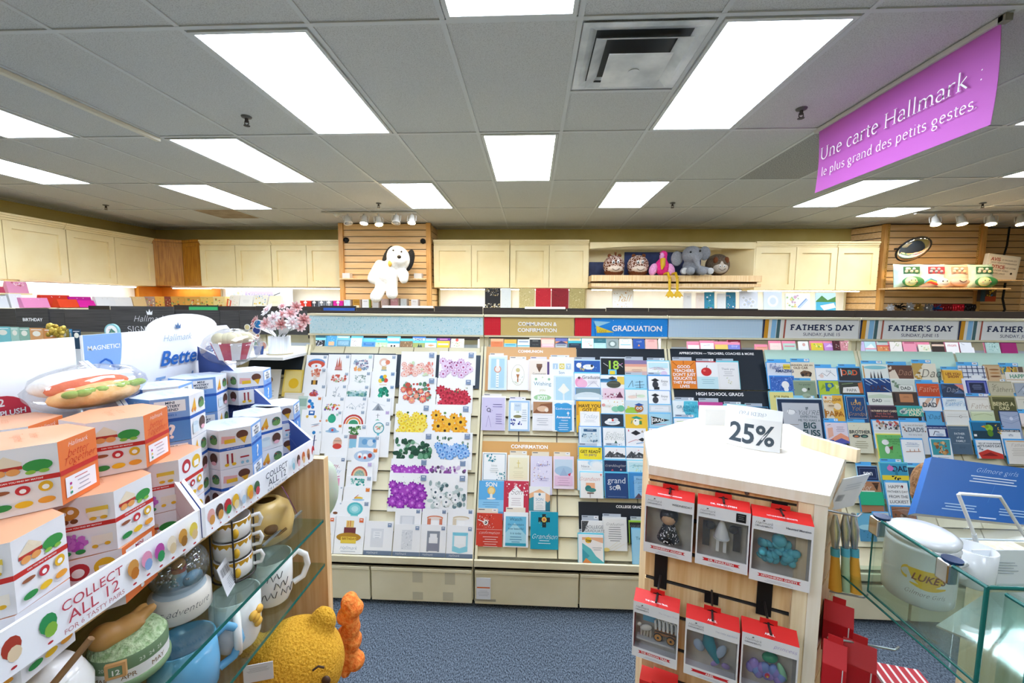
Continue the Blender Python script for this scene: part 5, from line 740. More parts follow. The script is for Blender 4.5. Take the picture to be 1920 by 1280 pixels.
6|384,1074,588,1330|6fc06f|b3,.02,.02,.96,.96,16,.08,7fcc7f/5fb060 e.3,.25,.15,.09,f6f6f2 e.34,.5,.1,.13,f6f6f2 p.4,.42,.6,.36,.55,.52,8a3a3a t.68,.15,.06,1f3f28,WHAT_WOULD t.68,.22,.06,1f3f28,I_DO_WITHOUT t.68,.29,.06,1f3f28,YOU?|green card with a white blob and red book shape|ef0e06a/58b4f0
6|590,1116,772,1320|fbfbfa|t.5,.14,.07,4a6fb0,Wishing_you l.5,.2,.7,2,8fa5c4 k.03,.15,.5,.85,.48,b5703f k.03,.35,.5,.35,.4,b5703f k.03,.55,.5,.55,.4,b5703f k.03,.75,.5,.75,.36,b5703f|white card with a small brown skyline|e4aa8ea/58b4f0
6|836,1106,1012,1330|f6f7f7|p.04,.03,.97,.03,.9,.62,.04,.62,3f9fa8 b3,.15,.15,.65,.42,34,.09,c99a5c/a5703f/e0c08f/8a5a34 l.5,.7,.6,3,a5adb2|white framed photo card of waffles on teal|e3f9ad8/58b4f0
6|1232,1120,1442,1275|f4f4f4|T.55,.18,.09,3f464f,REV_UP_YOUR_ENGINES T.55,.32,.09,3f464f,IT'S_DAD'S_DAY p0,.7,.4,.5,1,.75,1,1,.1,1,d03a2f p.1,.85,.5,.65,.8,.85,8f1f1c b3,0,.3,.2,.3,6,.05,8f9aa5|white card with a red racing car|e4aa8ea/58b4f0
6|1482,1122,1680,1320|ebe4da|S.5,.2,.14,9a8f84,Father l.5,.35,.7,5,b5aca0 r.05,.03,.9,.03,d9a05a|cream script verse card at the right edge|e4aa8ea/58b4f0
7|452,192,582,278|22335a|T.5,.5,.24,e8ebf0,son k.02,.08,.15,.92,.15,.92,.9,.08,.9,.08,.15,6f84b5|navy son card|e9fd0f0/58b4f0
7|604,172,784,282|3fa0c4|T.72,.32,.2,1f2a4a,DAD e.35,.3,.12,.16,d97ac4 p.28,.2,.33,.05,.38,.2,d97ac4 r0,.72,1,.28,f0d83c b3,.3,.75,.4,.2,8,.04,2a2a2a r.5,.4,.1,.3,2f7f9c|teal and yellow DAD card with a pink monster|e6fcfe0/58b4f0
7|790,200,930,282|3c4a5c|p.45,.35,.95,.3,.9,.6,.45,.6,f2f3f4 k.02,.5,.9,.9,.7,8f9aa5|slate card with a white ribbon shape|e8fdcea/58b4f0
7|458,292,604,368|b5805c|S.35,.55,.22,f4ece2,for p.6,.1,.95,.1,.8,.6,5a3a28 r.1,.8,.6,.1,f4ece2 p.7,.4,.9,.3,.8,.8,3f2f24|brown card reading for in white script|e3f9ad8/58b4f0
7|640,302,784,448|f8f8f6|t.42,.18,.15,3a3f44,HAPPY p.7,.14,.75,.1,.8,.14,.75,.26,7a2030 t.5,.4,.13,3a3f44,FATHER'S_DAY t.5,.62,.13,3a3f44,FROM_THE t.5,.85,.14,3a3f44,LUCKIEST|white happy father's day from the luckiest|e6fb8e8/58b4f0
7|806,302,930,452|dfe6e4|l.5,.15,.6,6,9aa8a5 p.3,.9,.5,.65,.7,.9,b5604f e.65,.85,.14,.1,c97a68|pale card with a red bird near the blue book sign|e7fd0e0/58b4f0
7|468,362,624,450|2fb887||plain emerald green card|
7|680,462,838,552|8f5f44|k.03,0,.1,.5,.02,1,.12,b58468 k.03,0,.3,.5,.2,1,.3,b58468 b3,.1,.5,.8,.45,20,.07,5a4a3c/a59080/7a6858|brown card with bricks and a tabby cat|e4aa8ea
7|450,505,560,690|6fb8d8|r0,.5,1,.5,4f93b8 e.5,.5,.5,.1,a8dcea b3,.1,.6,.8,.3,8,.06,3f7f9c|blue sea photo card behind the wire hook|
7|560,500,660,690|c9d2cf|b3,.1,.1,.8,.8,26,.09,5f7068/8f9c90/e3e8e6/3f4a44|grey green photo card beside the jar|e4aa8ea
'''
# ================================================================== the front row of card racks
YH = 2.35                                                   # header plane
P0, P1 = V((0, 1.95, .24)), V((0, 2.36, 1.24))              # sloping card panel, side view
SL = (P1-P0).normalized(); SN = V((0, -SL.z, SL.y))         # up the slope, and its normal towards the shop
BX = [-2.3, -1.29, -.27, .755, 1.775, 2.795, 3.815]
def slope(t, d=0): return P0+SL*t+SN*d
SLEN = (P1-P0).length
def rack(k, label, header=True, holes=()):
    x0, x1 = BX[k]+.003, BX[k+1]-.003
    e = empty('card_rack', ((x0+x1)/2, 2.1, 0), label, 'card rack', 'front row of card racks')
    mb = MB()                                               # stepped panel of beige tiles between thin grooves
    n = 11; st = SLEN/n; tw = (x1-x0)/5
    a = slope(0, -.02); q = slope(SLEN, -.02)
    mb.face([(x0, *a[1:]), (x1, *a[1:]), (x1, *q[1:]), (x0, *q[1:])], '8f8b7c')
    mb.face([(x0, *slope(SLEN, -.03)[1:]), (x1, *slope(SLEN, -.03)[1:]), (x1, *slope(0, -.03)[1:]), (x0, *slope(0, -.03)[1:])], '8f8b7c')
    for j in range(n):
        for i in range(5):
            u0, u1 = x0+i*tw+.003, x0+(i+1)*tw-.003; lo, hi = slope(j*st+.003, .004), slope((j+1)*st-.003, -.012)
            lo2, hi2 = slope(j*st+.003, -.02), slope((j+1)*st-.003, -.02)
            vs = [(u0, *lo[1:]), (u1, *lo[1:]), (u1, *hi[1:]), (u0, *hi[1:]), (u0, *lo2[1:]), (u1, *lo2[1:]), (u1, *hi2[1:]), (u0, *hi2[1:])]
            mb.raw(vs, [(0, 1, 2, 3), (4, 5, 1, 0), (3, 2, 6, 7), (5, 6, 2, 1), (4, 0, 3, 7)], BEIGE)
    mb.build('stepped_panel', e)
    for x in (x0, x1-.012):                                 # side cheeks
        mb = MB(); X = Matrix(((0, 0, 1, 0), (1, 0, 0, 0), (0, 1, 0, 0), (0, 0, 0, 1)))
        mb.prism([(1.92, .225), (1.95, .225), (slope(SLEN, -.02).y, slope(SLEN, -.02).z), (slope(SLEN, .012).y, slope(SLEN, .012).z)], x, x+.012, BEIGE, X); mb.build('side_cheek', e)
    mb = MB(); mb.box((x0, 1.925, .03), (x1, 2.55, .205), BEIGE); mb.box((x0, 1.96, 0), (x1, 2.55, .03), '2c2c2c'); mb.box((x0, 2.5, .2), (x1, 2.55, 1.2), BEIGE); mb.build('base_cabinet', e)
    mb = MB(); mb.box((x0, 1.9, .205), (x1, 1.965, .222), BEIGE); mb.box((x0, 1.9, .205), (x1, 1.912, .252), BEIGE); mb.build('front_lip', e, .003)
    h = (x1-x0)/2
    for i in range(2):
        mb = MB(); mb.box((x0+h*i+.004, 1.905, .025), (x0+h*(i+1)-.004, 1.924, .198), BEIGE); mb.box((x0+h*i+.004, 1.9, .182), (x0+h*(i+1)-.004, 1.91, .198), BEIGE); mb.build('drawer', e, .002)
    for j in range(8):                                      # clear pocket rails with white clips
        t = .075+j*.125; mb = MB(); a = slope(t, .047); mb.box((x0+.01, a.y-.0008, a.z-.018), (x1-.01, a.y+.0008, a.z+.018), ACRYL)
        mb.box((x0+.01, a.y-.002, a.z+.0175), (x1-.01, a.y+.001, a.z+.0192), 'e8f2f6')
    if header:
        mb = MB(); 
        for x in (x0, x1-.022): mb.box((x, YH+.005, 1.18), (x+.022, YH+.03, 1.42), BEIGE)
        mb.box((x0, YH-.012, 1.413), (x1, YH+.03, 1.425), BEIGE); mb.box((x0, YH-.012, 1.3), (x1, YH+.03, 1.309), BEIGE); mb.box((x0, YH+.012, 1.309), (x1, YH+.02, 1.413), BEIGE); mb.build('header_frame', e)
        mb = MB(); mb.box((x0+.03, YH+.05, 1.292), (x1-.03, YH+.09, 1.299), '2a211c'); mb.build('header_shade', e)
    return e
rack(0, 'beige card rack bay at the left end under the vase of paper flowers', False)
rack(1, 'beige card rack bay of white pop-up cards and bouquet cards'); rack(2, 'beige card rack bay under the communion and graduation signs')
rack(3, 'beige card rack bay of appreciation and school graduate cards'); rack(4, 'beige card rack bay of fathers day cards, right of centre'); rack(5, 'beige card rack bay of fathers day cards at the right edge')
# rack details: scuffed tape and a torn label on the drawers
for x, z, w, h, c, lab in ((-.57, .125, .05, .06, 'cfc8ac', 'strip of clear tape high on the drawer under the bouquet cards, left'), (-.41, .12, .05, .065, 'cfc8ac', 'strip of clear tape high on the drawer under the bouquet cards, right'),
    (-.57, .035, .05, .04, 'cfc8ac', 'lower left strip of clear tape on the drawer under the bouquet cards'), (-.42, .035, .05, .045, 'cfc8ac', 'lower right strip of clear tape on the drawer under the bouquet cards')):
    mb = MB(); mb.box((x, 1.9035, z), (x+w, 1.9048, z+h), M(c, .25)); tag(recenter(mb.build('tape_strip')), lab, 'tape')
mb = MB(); mb.box((-.255, 1.8975, .055), (-.185, 1.8998, .165), 'eef0f4'); f = Face(mb, (-.255, 1.8975, .165), (.07, 0, 0), (0, 0, -.11)); f.art('r.05,.42,.9,.06,e8733a l.5,.6,.8,4,b9c0c8'); mb.box((-.265, 1.9035, .04), (-.16, 1.9048, .052), 'b7b099'); tag(recenter(mb.build('paper_label')), 'torn white paper label on the drawer under the red confirmation card', 'paper label')
mb = MB(); mb.lathe([(.012, 0), (.012, .004)], '6b6b6b', Matrix.Translation((-1.02, 1.9005, .228))@Matrix.Rotation(math.pi/2, 4, 'X')@Matrix.Translation((0, 0, -.001)), 14); tag(recenter(mb.build('round_sticker')), 'dark round dot on the rack lip under the basket card', 'sticker')
# ---- header signs
def sign(x0, x1, base, label, draw=None, z0=1.31, z1=1.412, y=YH, name='header_sign', cat='sign', grp='signs in the rack headers'):
    mb = MB(); mb.box((x0, y-.006, z0), (x1, y+.004, z1), base); f = Face(mb, (x0, y-.006, z1), (x1-x0, 0, 0), (0, 0, z0-z1))
    if draw: draw(f)
    return tag(recenter(mb.build(name)), label, cat, grp)
r = random.Random(4)
def speck(f, n, cols, rr=.003):
    for i in range(n): f.disc(r.random()*.98+.01, r.random()*.94+.03, rr*r.uniform(.5, 1), rr*f.w/f.h*r.uniform(.4, 1.4), r.choice(cols), 6, r.random()*6); f.k -= .9
sign(-1.28, -.275, 'd6f1f6', 'pale blue speckled header strip over the pop-up cards', lambda f: speck(f, 620, ('9fdfe8', '7fd0e0', 'f7ffff', '8fc7c9', 'b5e6f2')))
def dots(f):
    for i in range(9):
        for j in range(12): f.disc(.06+i*.11, .05+j*.082, .012, .008, 'ef6f78', 5); f.k -= 1
sign(-.268, -.175, 'd8182c', 'red dotted square header sign left of the communion sign', dots)
sign(-.174, .237, 'd9bb72', 'gold header sign reading communion and confirmation', lambda f: (f.text(.5, .36, .05, 'ffffff', 'COMMUNION &', 'bold'), f.text(.5, .7, .05, 'ffffff', 'CONFIRMATION', 'bold')))
sign(.242, .333, 'd8182c', 'red dotted square header sign left of the graduation sign', dots)
def grad(f):
    speck(f, 26, ('ffffff', '0d2a5a', 'ffffff'), .003)
    f.poly([(.02, .16), (.25, .22), (.07, .5)], '9fd8ee'); f.poly([(.06, .42), (.3, .78), (.07, .82)], 'f2d33d'); f.text(.13, .7, .045, '7a5a1c', 'Class', 'script', .5, 0); f.strokes([(.03, .14), (.055, 1)], .005, '1c4e8c')
    f.text(.6, .56, .078, 'ffffff', 'GRADUATION', 'bold', .5, .66)
sign(.334, .752, '1d8fe8', 'bright blue graduation header sign with two pennants', grad)
def grid(f):
    for i in range(60): f.rect(i/60, 0, .003, 1, 'e6f3ff'); f.k -= 1
    for i in range(12): f.rect(0, i/12, 1, .015, 'e6f3ff'); f.k -= 1
sign(.757, 1.262, 'bfe0f8', 'pale blue fine checked header strip right of the graduation sign', grid)
def dad(f):
    for x, w, c in ((.0, .022, '16284e'), (.022, .042, 'd99a22'), (.064, .03, 'f3efe4'), (.094, .05, '8fc4ea'), (.15, .035, '4c6f73'), (.2, .02, 'f3efe4'), (.225, .018, 'b5604c')): f.poly([(x, 0), (x+w, 0), (x+w-.008, 1), (x-.008 if x else 0, 1)], c); f.k -= 1
    f.text(.62, .42, .1, '1c2a55', "FATHER'S DAY", 'slab', .5, .66); f.text(.62, .78, .034, '2b3560', 'SUNDAY, JUNE 15', 'sans', .5)
for a, b2, l in ((1.265, 1.772, "white father's day header sign with stripes, leftmost of three"), (1.779, 2.284, "white father's day header sign with stripes, middle of three"), (2.288, 2.79, "white father's day header sign with stripes, cut by the right edge")): sign(a, b2, 'f1f1ee', l, dad)
# ---- category boards behind the cards
def board(reg, box, base, label, draw=None, d=.006, txt=None):
    (ox, oy, s) = REG[reg]; X0, Y0, X1, Y1 = [(ox if i % 2 == 0 else oy)+v/s for i, v in enumerate(box)]
    a = at_plane(X0, Y0, slope(0, d), SN); b2 = at_plane(X1, Y1, slope(0, d), SN); c = at_plane(X1, Y0, slope(0, d), SN)
    x0, x1 = a.x, max(b2.x, c.x); t1 = (a-slope(0, d)).dot(SL); t0 = (b2-slope(0, d)).dot(SL)
    A, Q = slope(t1, d), slope(t0, d); mb = MB(); Y = SN*-.002
    pl = [V((x0, *A[1:])), V((x1, *A[1:])), V((x1, *Q[1:])), V((x0, *Q[1:]))]
    mb.face([pl[0], pl[3], pl[2], pl[1]], base); mb.face([p+Y for p in pl], base)
    for i in range(4): mb.face([pl[i], pl[(i+1) % 4], pl[(i+1) % 4]+Y, pl[i]+Y], base)
    f = Face(mb, pl[0], pl[1]-pl[0], pl[3]-pl[0])
    if txt: f.text(*txt)
    return tag(recenter(mb.build('category_board')), label, 'sign board', 'boards behind the cards')
REG = {'1': (560, 560, 5.333), '2': (560, 780, 4.572), '3': (880, 570, 4.924), '4': (880, 800, 4.572), '5': (1230, 570, 4.74), '6': (1560, 580, 4.572), '7': (1480, 820, 3.555)}
NB = M('17212c', .45)
board('3', (150, 392, 985, 810), 'e2b077', 'tan communion board behind the first communion cards', txt=(.5, .1, .03, 'ffffff', 'COMMUNION', 'bold'))
board('4', (110, 120, 925, 530), 'd9a561', 'tan confirmation board behind the confirmation cards', txt=(.5, .11, .036, 'ffffff', 'CONFIRMATION', 'bold'))
board('3', (990, 405, 1826, 700), NB, 'black board behind the upper graduation cards')
board('4', (935, 640, 1600, 1000), NB, 'black college grads board behind the low graduation cards', txt=(.66, .1, .032, 'ffffff', 'COLLEGE GRADS', 'bold'))
board('5', (120, 395, 945, 765), NB, 'black appreciation board for teachers and coaches', txt=(.5, .11, .034, 'ffffff', 'APPRECIATION — TEACHERS, COACHES & MORE', 'bold', .5, .8))
board('5', (140, 760, 985, 1010), NB, 'black high school grads board under the appreciation board', txt=(.5, .14, .034, 'ffffff', 'HIGH SCHOOL GRADS', 'bold'), d=.012)
MINT = M('cdeedd', .5)
board('5', (960, 405, 1780, 700), MINT, "mint green board behind the left block of father's day cards"); board('6', (225, 355, 1030, 660), MINT, "mint green board behind the middle block of father's day cards"); board('6', (1058, 370, 2100, 680), MINT, "mint green board behind the right block of father's day cards")
board('1', (960, 555, 1862, 900), M('3c4a58', .5), 'slate blue board behind the tulip and orchid bouquet cards')
board('1', (70, 538, 955, 700), M('3c4a58', .5), 'slate blue board behind the top pop-up cards')
# ---- the cards
TILT = math.radians(17); CU = V((0, math.sin(TILT), math.cos(TILT))); CN = V((0, -math.cos(TILT), math.sin(TILT)))
CARDS = []
def parse(txt, place):
    for ln in txt.strip().split('\n'):
        reg, box, base, art, desc, tab = [q.strip() for q in ln.split('|')]
        ox, oy, s = REG[reg]; v = [float(q) for q in box.split(',')]
        CARDS.append(dict(b=(ox+v[0]/s, oy+v[1]/s, ox+v[2]/s, oy+v[3]/s), base=base, art=art, d=desc, tab=tab, place=place))
parse(open_cards_A, 'in the pop-up card rack'); parse(open_cards_B, 'in the bouquet rack'); parse(open_cards_C, 'on the communion rack'); parse(open_cards_D, 'on the graduation rack')
parse(open_cards_E, 'on the black boards'); parse(open_cards_F, "in the father's day rack")
GROUPS = {}
for i, c in enumerate(CARDS):
    x0, y0, x1, y1 = c['b']; d0 = .034 + (.0012*(i % 3))
    top = at_plane((x0+x1)/2, y0, slope(0, d0), SN)
    a = at_y(x0, y0, top.y); b2 = at_y(x1, y0, top.y); bot = at_plane((x0+x1)/2, y1, top, CN)
    W = b2.x-a.x; H = (top-bot).length; cx = (a.x+b2.x)/2
    full = H
    for q in CARDS:                                       # tucked behind the card below
        if q is not c and q['b'][1] > y0+8 and y1-14 < q['b'][1] < y1+10 and min(x1, q['b'][2])-max(x0, q['b'][0]) > .3*(x1-x0): full = max(H, min(.19, H+.09))
    # keep the lower edge in front of the stepped panel
    lim = (top-slope(0, .007)).dot(SN)/max(1e-6, -(CU*-1).dot(SN)) if (CU*-1).dot(SN) < 0 else 9
    full = min(full, max(H, lim))
    org = V((cx-W/2, top.y, top.z))
    mb = MB(); X = Matrix(((1, 0, 0, org.x), (0, CU.y, CN.y, org.y), (0, CU.z, CN.z, org.z), (0, 0, 0, 1)))
    mb.box((0, -full, -.0022), (W, 0, 0), c['base'], X)
    f = Face(mb, org, V((W, 0, 0)), CU*-H); f.art(c['art'])
    o = mb.build('greeting_card'); piv = org+V((W/2, 0, 0))-CU*full
    o.data.transform(Matrix.Translation(-piv)); o.location = piv
    tag(o, ' '.join(c['d'].split()[:10])+('' if ' card' in c['d'] else ' card')+' '+c['place'], 'greeting card', 'greeting cards '+c['place'])
    t = c['tab']
    if t.startswith('/'): t = t[1:]
    elif t and t[0] == 'e':                                 # envelope behind
        mb = MB(); mb.box((-.003, -full, -.0065), (W+.004, .004+.002*(i % 3), -.0024), t[1:].split('/')[0], X); en = mb.build('envelope'); en.data.transform(Matrix.Translation(-piv)); en.parent = o; en['label'] = 'envelope behind the card'
        t = t.split('/')[1] if '/' in t else ''
    if t:
        mb = MB(); dx = (i*37 % 10)/100*W; tw = W*.8
        mb.box((dx, -.06, -.011), (dx+tw, .021, -.0085), t, X); f = Face(mb, X@V((dx, .021, -.0085)), V((tw, 0, 0)), CU*-.02); f.rect(.05, .18, .3, .18, '4b5563')
        if i % 2: f.rect(.72, .1, .24, .6, 'f4f6f8'); f.rect(.78, .3, .12, .15, '555555')
        tb = recenter(mb.build('divider_tab')); tag(tb, ('blue' if t in ('58b4f0', '4aa8ea') else 'grey')+' divider tab behind the '+' '.join(c['d'].split()[:9])+' card', 'divider tab', 'card divider tabs')
# ================================================================== second and third rack rows behind the front one
def back_rack(x0, x1, y, label, zt=1.43, dark=True):
    e = empty('card_rack', ((x0+x1)/2, y+.1, 0), label, 'card rack', 'racks behind the front row')
    mb = MB(); mb.face([(x0, y-.32, .3), (x1, y-.32, .3), (x1, y+.05, 1.14), (x0, y+.05, 1.14)], 'c9d0d6'); mb.face([(x0, y+.06, 1.14), (x1, y+.06, 1.14), (x1, y-.31, .3), (x0, y-.31, .3)], 'c9d0d6'); mb.build('back_panel', e)
    mb = MB(); mb.box((x0, y-.35, .03), (x1, y+.2, .28), BEIGE); mb.build('base_cabinet', e)
    mb = MB(); mb.box((x0, y+.06, .28), (x1, y+.1, 1.4), BEIGE); mb.build('spine', e)
    for x in (x0, x1-.02):
        mb = MB(); mb.box((x, y+.0, .28), (x+.02, y+.1, 1.4), BEIGE); mb.build('upright', e)
for a, b2, l in ((-4.75, -3.5, 'grey backed card rack behind, under the BIRTHDAY board'), (-3.49, -2.25, 'grey backed card rack behind, beneath the crowned dark board'), (-2.24, -1.0, 'grey backed card rack behind the vase of paper flowers'),
                (-.99, .25, 'grey backed card rack behind the communion header sign'), (.26, 1.5, 'grey backed card rack behind the graduation and checked header signs'), (1.51, 2.75, "grey backed card rack behind the middle father's day sign"), (2.76, 4.2, 'grey backed card rack behind, at the right edge')):
    back_rack(a, b2, 3.42, l)
def slab(x0, x1, y, z0, z1, m, name, label, cat, grp=None, draw=None, t=.012):
    mb = MB(); mb.box((x0, y, z0), (x1, y+t, z1), m); f = Face(mb, (x0, y, z1), (x1-x0, 0, 0), (0, 0, z0-z1))
    if draw: draw(f)
    return tag(recenter(mb.build(name)), label, cat, grp)
def hallmark(f):
    crown(f, .62, .2, .05); f.text(.6, .43, .13, 'f4f4f4', 'Hallmark', 'script', .5, .5); f.text(.62, .8, .11, 'f4f4f4', 'SIGNATURE', 'serif', .5, .75)
def crown(f, x, y, s, m='f4f4f4'):
    k = f.w/f.h; f.poly([(x-s*.8, y+s*k*.8), (x-s, y-s*k*.5), (x-s*.4, y+s*k*.1), (x, y-s*k), (x+s*.4, y+s*k*.1), (x+s, y-s*k*.5), (x+s*.8, y+s*k*.8)], m)
HB = 'dark boards on the rack row behind'
Y2 = 3.38
def px_slab(X0, Y0, X1, Y1, y, *a, **k):
    p, q = at_y(X0, (Y0+Y1)/2, y), at_y(X1, (Y0+Y1)/2, y); t, u = at_y((X0+X1)/2, Y0, y), at_y((X0+X1)/2, Y1, y)
    return slab(p.x, q.x, y, u.z, t.z, *a, **k)
px_slab(-70, 578, 30, 619, Y2, DARKW, 'header_board', 'dark wood-grain board at the left edge of the photo', 'sign board', HB)
px_slab(31, 578, 91, 620, Y2-.012, DARKW, 'header_board', 'dark wood-grain board reading BIRTHDAY in white', 'sign board', HB, lambda f: f.text(.5, .5, .1, 'f4f4f4', 'BIRTHDAY', 'bold', .5, .62))
px_slab(92, 579, 121, 621, Y2, DARKW, 'header_board', 'narrow dark board between the BIRTHDAY board and a longer one', 'sign board', HB)
px_slab(122, 580, 208, 622, Y2-.006, DARKW, 'header_board', 'plain dark board above the left white tray card', 'sign board', HB)
px_slab(209, 574, 326, 628, Y2-.014, DARKW, 'header_board', 'dark board with a white crown and SIGNATURE lettering', 'sign board', HB, hallmark)
px_slab(327, 581, 412, 632, Y2, DARKW, 'header_board', 'dark board right of the crowned board, behind the white arch', 'sign board', HB)
px_slab(413, 582, 449, 634, Y2+.004, DARKW, 'header_board', 'narrow dark board left of the pink paper flowers', 'sign board', HB)
px_slab(450, 582, 576, 627, Y2, DARKW, 'header_board', 'dark board behind the vase of pink paper flowers', 'sign board', HB)
for i, (a, b2, l) in enumerate(((577, 905, 'communion bay'), (907, 1250, 'graduation bay'), (1252, 1600, 'checked header strip'), (1602, 1960, "middle father's day sign"))):
    px_slab(a, 583, b2, 636, Y2, M('3a3029', .5), 'header_board', 'dark brown board behind the header of the '+l if i < 2 else 'dark brown board behind the '+l, 'sign board', HB)
# third row: a long dark rail with small coloured signs
HB3 = 'boards on the farthest rack row'
for a, b2, t, l in ((168, 206, 573, 'thin dark board top beside the crowned board'), (327, 410, 572, 'dark board carrying a small green sign'), (411, 480, 574, 'dark board under the stationery books'), (481, 600, 574, 'long dark board behind the paper flowers'),
                 (601, 668, 573, 'black board carrying a blue sign'), (669, 814, 577, 'grey brown board under the plush dog'), (815, 905, 574, 'dark board right of the plush dog column'), (906, 1062, 577, 'grey brown board under the glitter gift bags'),
                 (1063, 1135, 578, 'dark board left of the first plum sign'), (1136, 1215, 577, 'black board carrying the first plum sign'), (1216, 1420, 578, 'long dark board under the yellow flamingo legs'), (1421, 1560, 581, 'grey brown board under the small gift books'),
                 (1561, 1642, 582, 'dark board carrying the second plum sign'), (1643, 1866, 584, 'long dark board under the gift bows'), (1867, 1990, 590, 'dark board at the right edge carrying a plum sign')):
    px_slab(a, t, b2, 630, 4.5, M('2a2320', .5), 'header_board', l+', far row', 'sign board', HB3)
for X0, Y0, X1, c, l, w in ((355, 575, 408, '2f9f5f', 'green sign on the farthest dark board', ''), (607, 577, 665, '1f4f9f', 'blue sign on the farthest dark board', ''), (1143, 584, 1208, '5a2440', 'plum BIRTHDAY sign left of centre of the niche', 'BIRTHDAY'),
                    (1567, 587, 1636, '5a2440', 'plum BIRTHDAY sign under the last cream cupboard', 'BIRTHDAY'), (1876, 592, 1930, '5a2440', 'plum sign at the right edge over the rack header', '')):
    px_slab(X0, Y0, X1, 610, 4.48, c, 'small_sign', l, 'sign', 'small coloured signs on the farthest boards', (lambda f: f.text(.5, .2, .09, 'e9c9d9', 'BIRTHDAY', 'bold', .5, .6)) if w else None)
px_slab(717, 573, 812, 577, 4.44, WHITE, 'shelf_board', 'white shelf strip under the plush dog feet, far row', 'shelf', None); px_slab(984, 575, 1060, 579, 4.44, WHITE, 'shelf_board', 'white shelf strip under the red gift bags, far row', 'shelf', None); px_slab(1714, 591, 1846, 600, 4.44, M('e9ebec'), 'shelf_board', 'wide white shelf strip under the gift bows', 'shelf', None)
back_rack(-5.4, -1.2, 4.52, 'farthest low card rack on the left', 1.4); back_rack(-1.19, 2.2, 4.52, 'farthest low card rack in the middle', 1.4); back_rack(2.21, 5.6, 4.52, 'farthest low card rack on the right', 1.4)
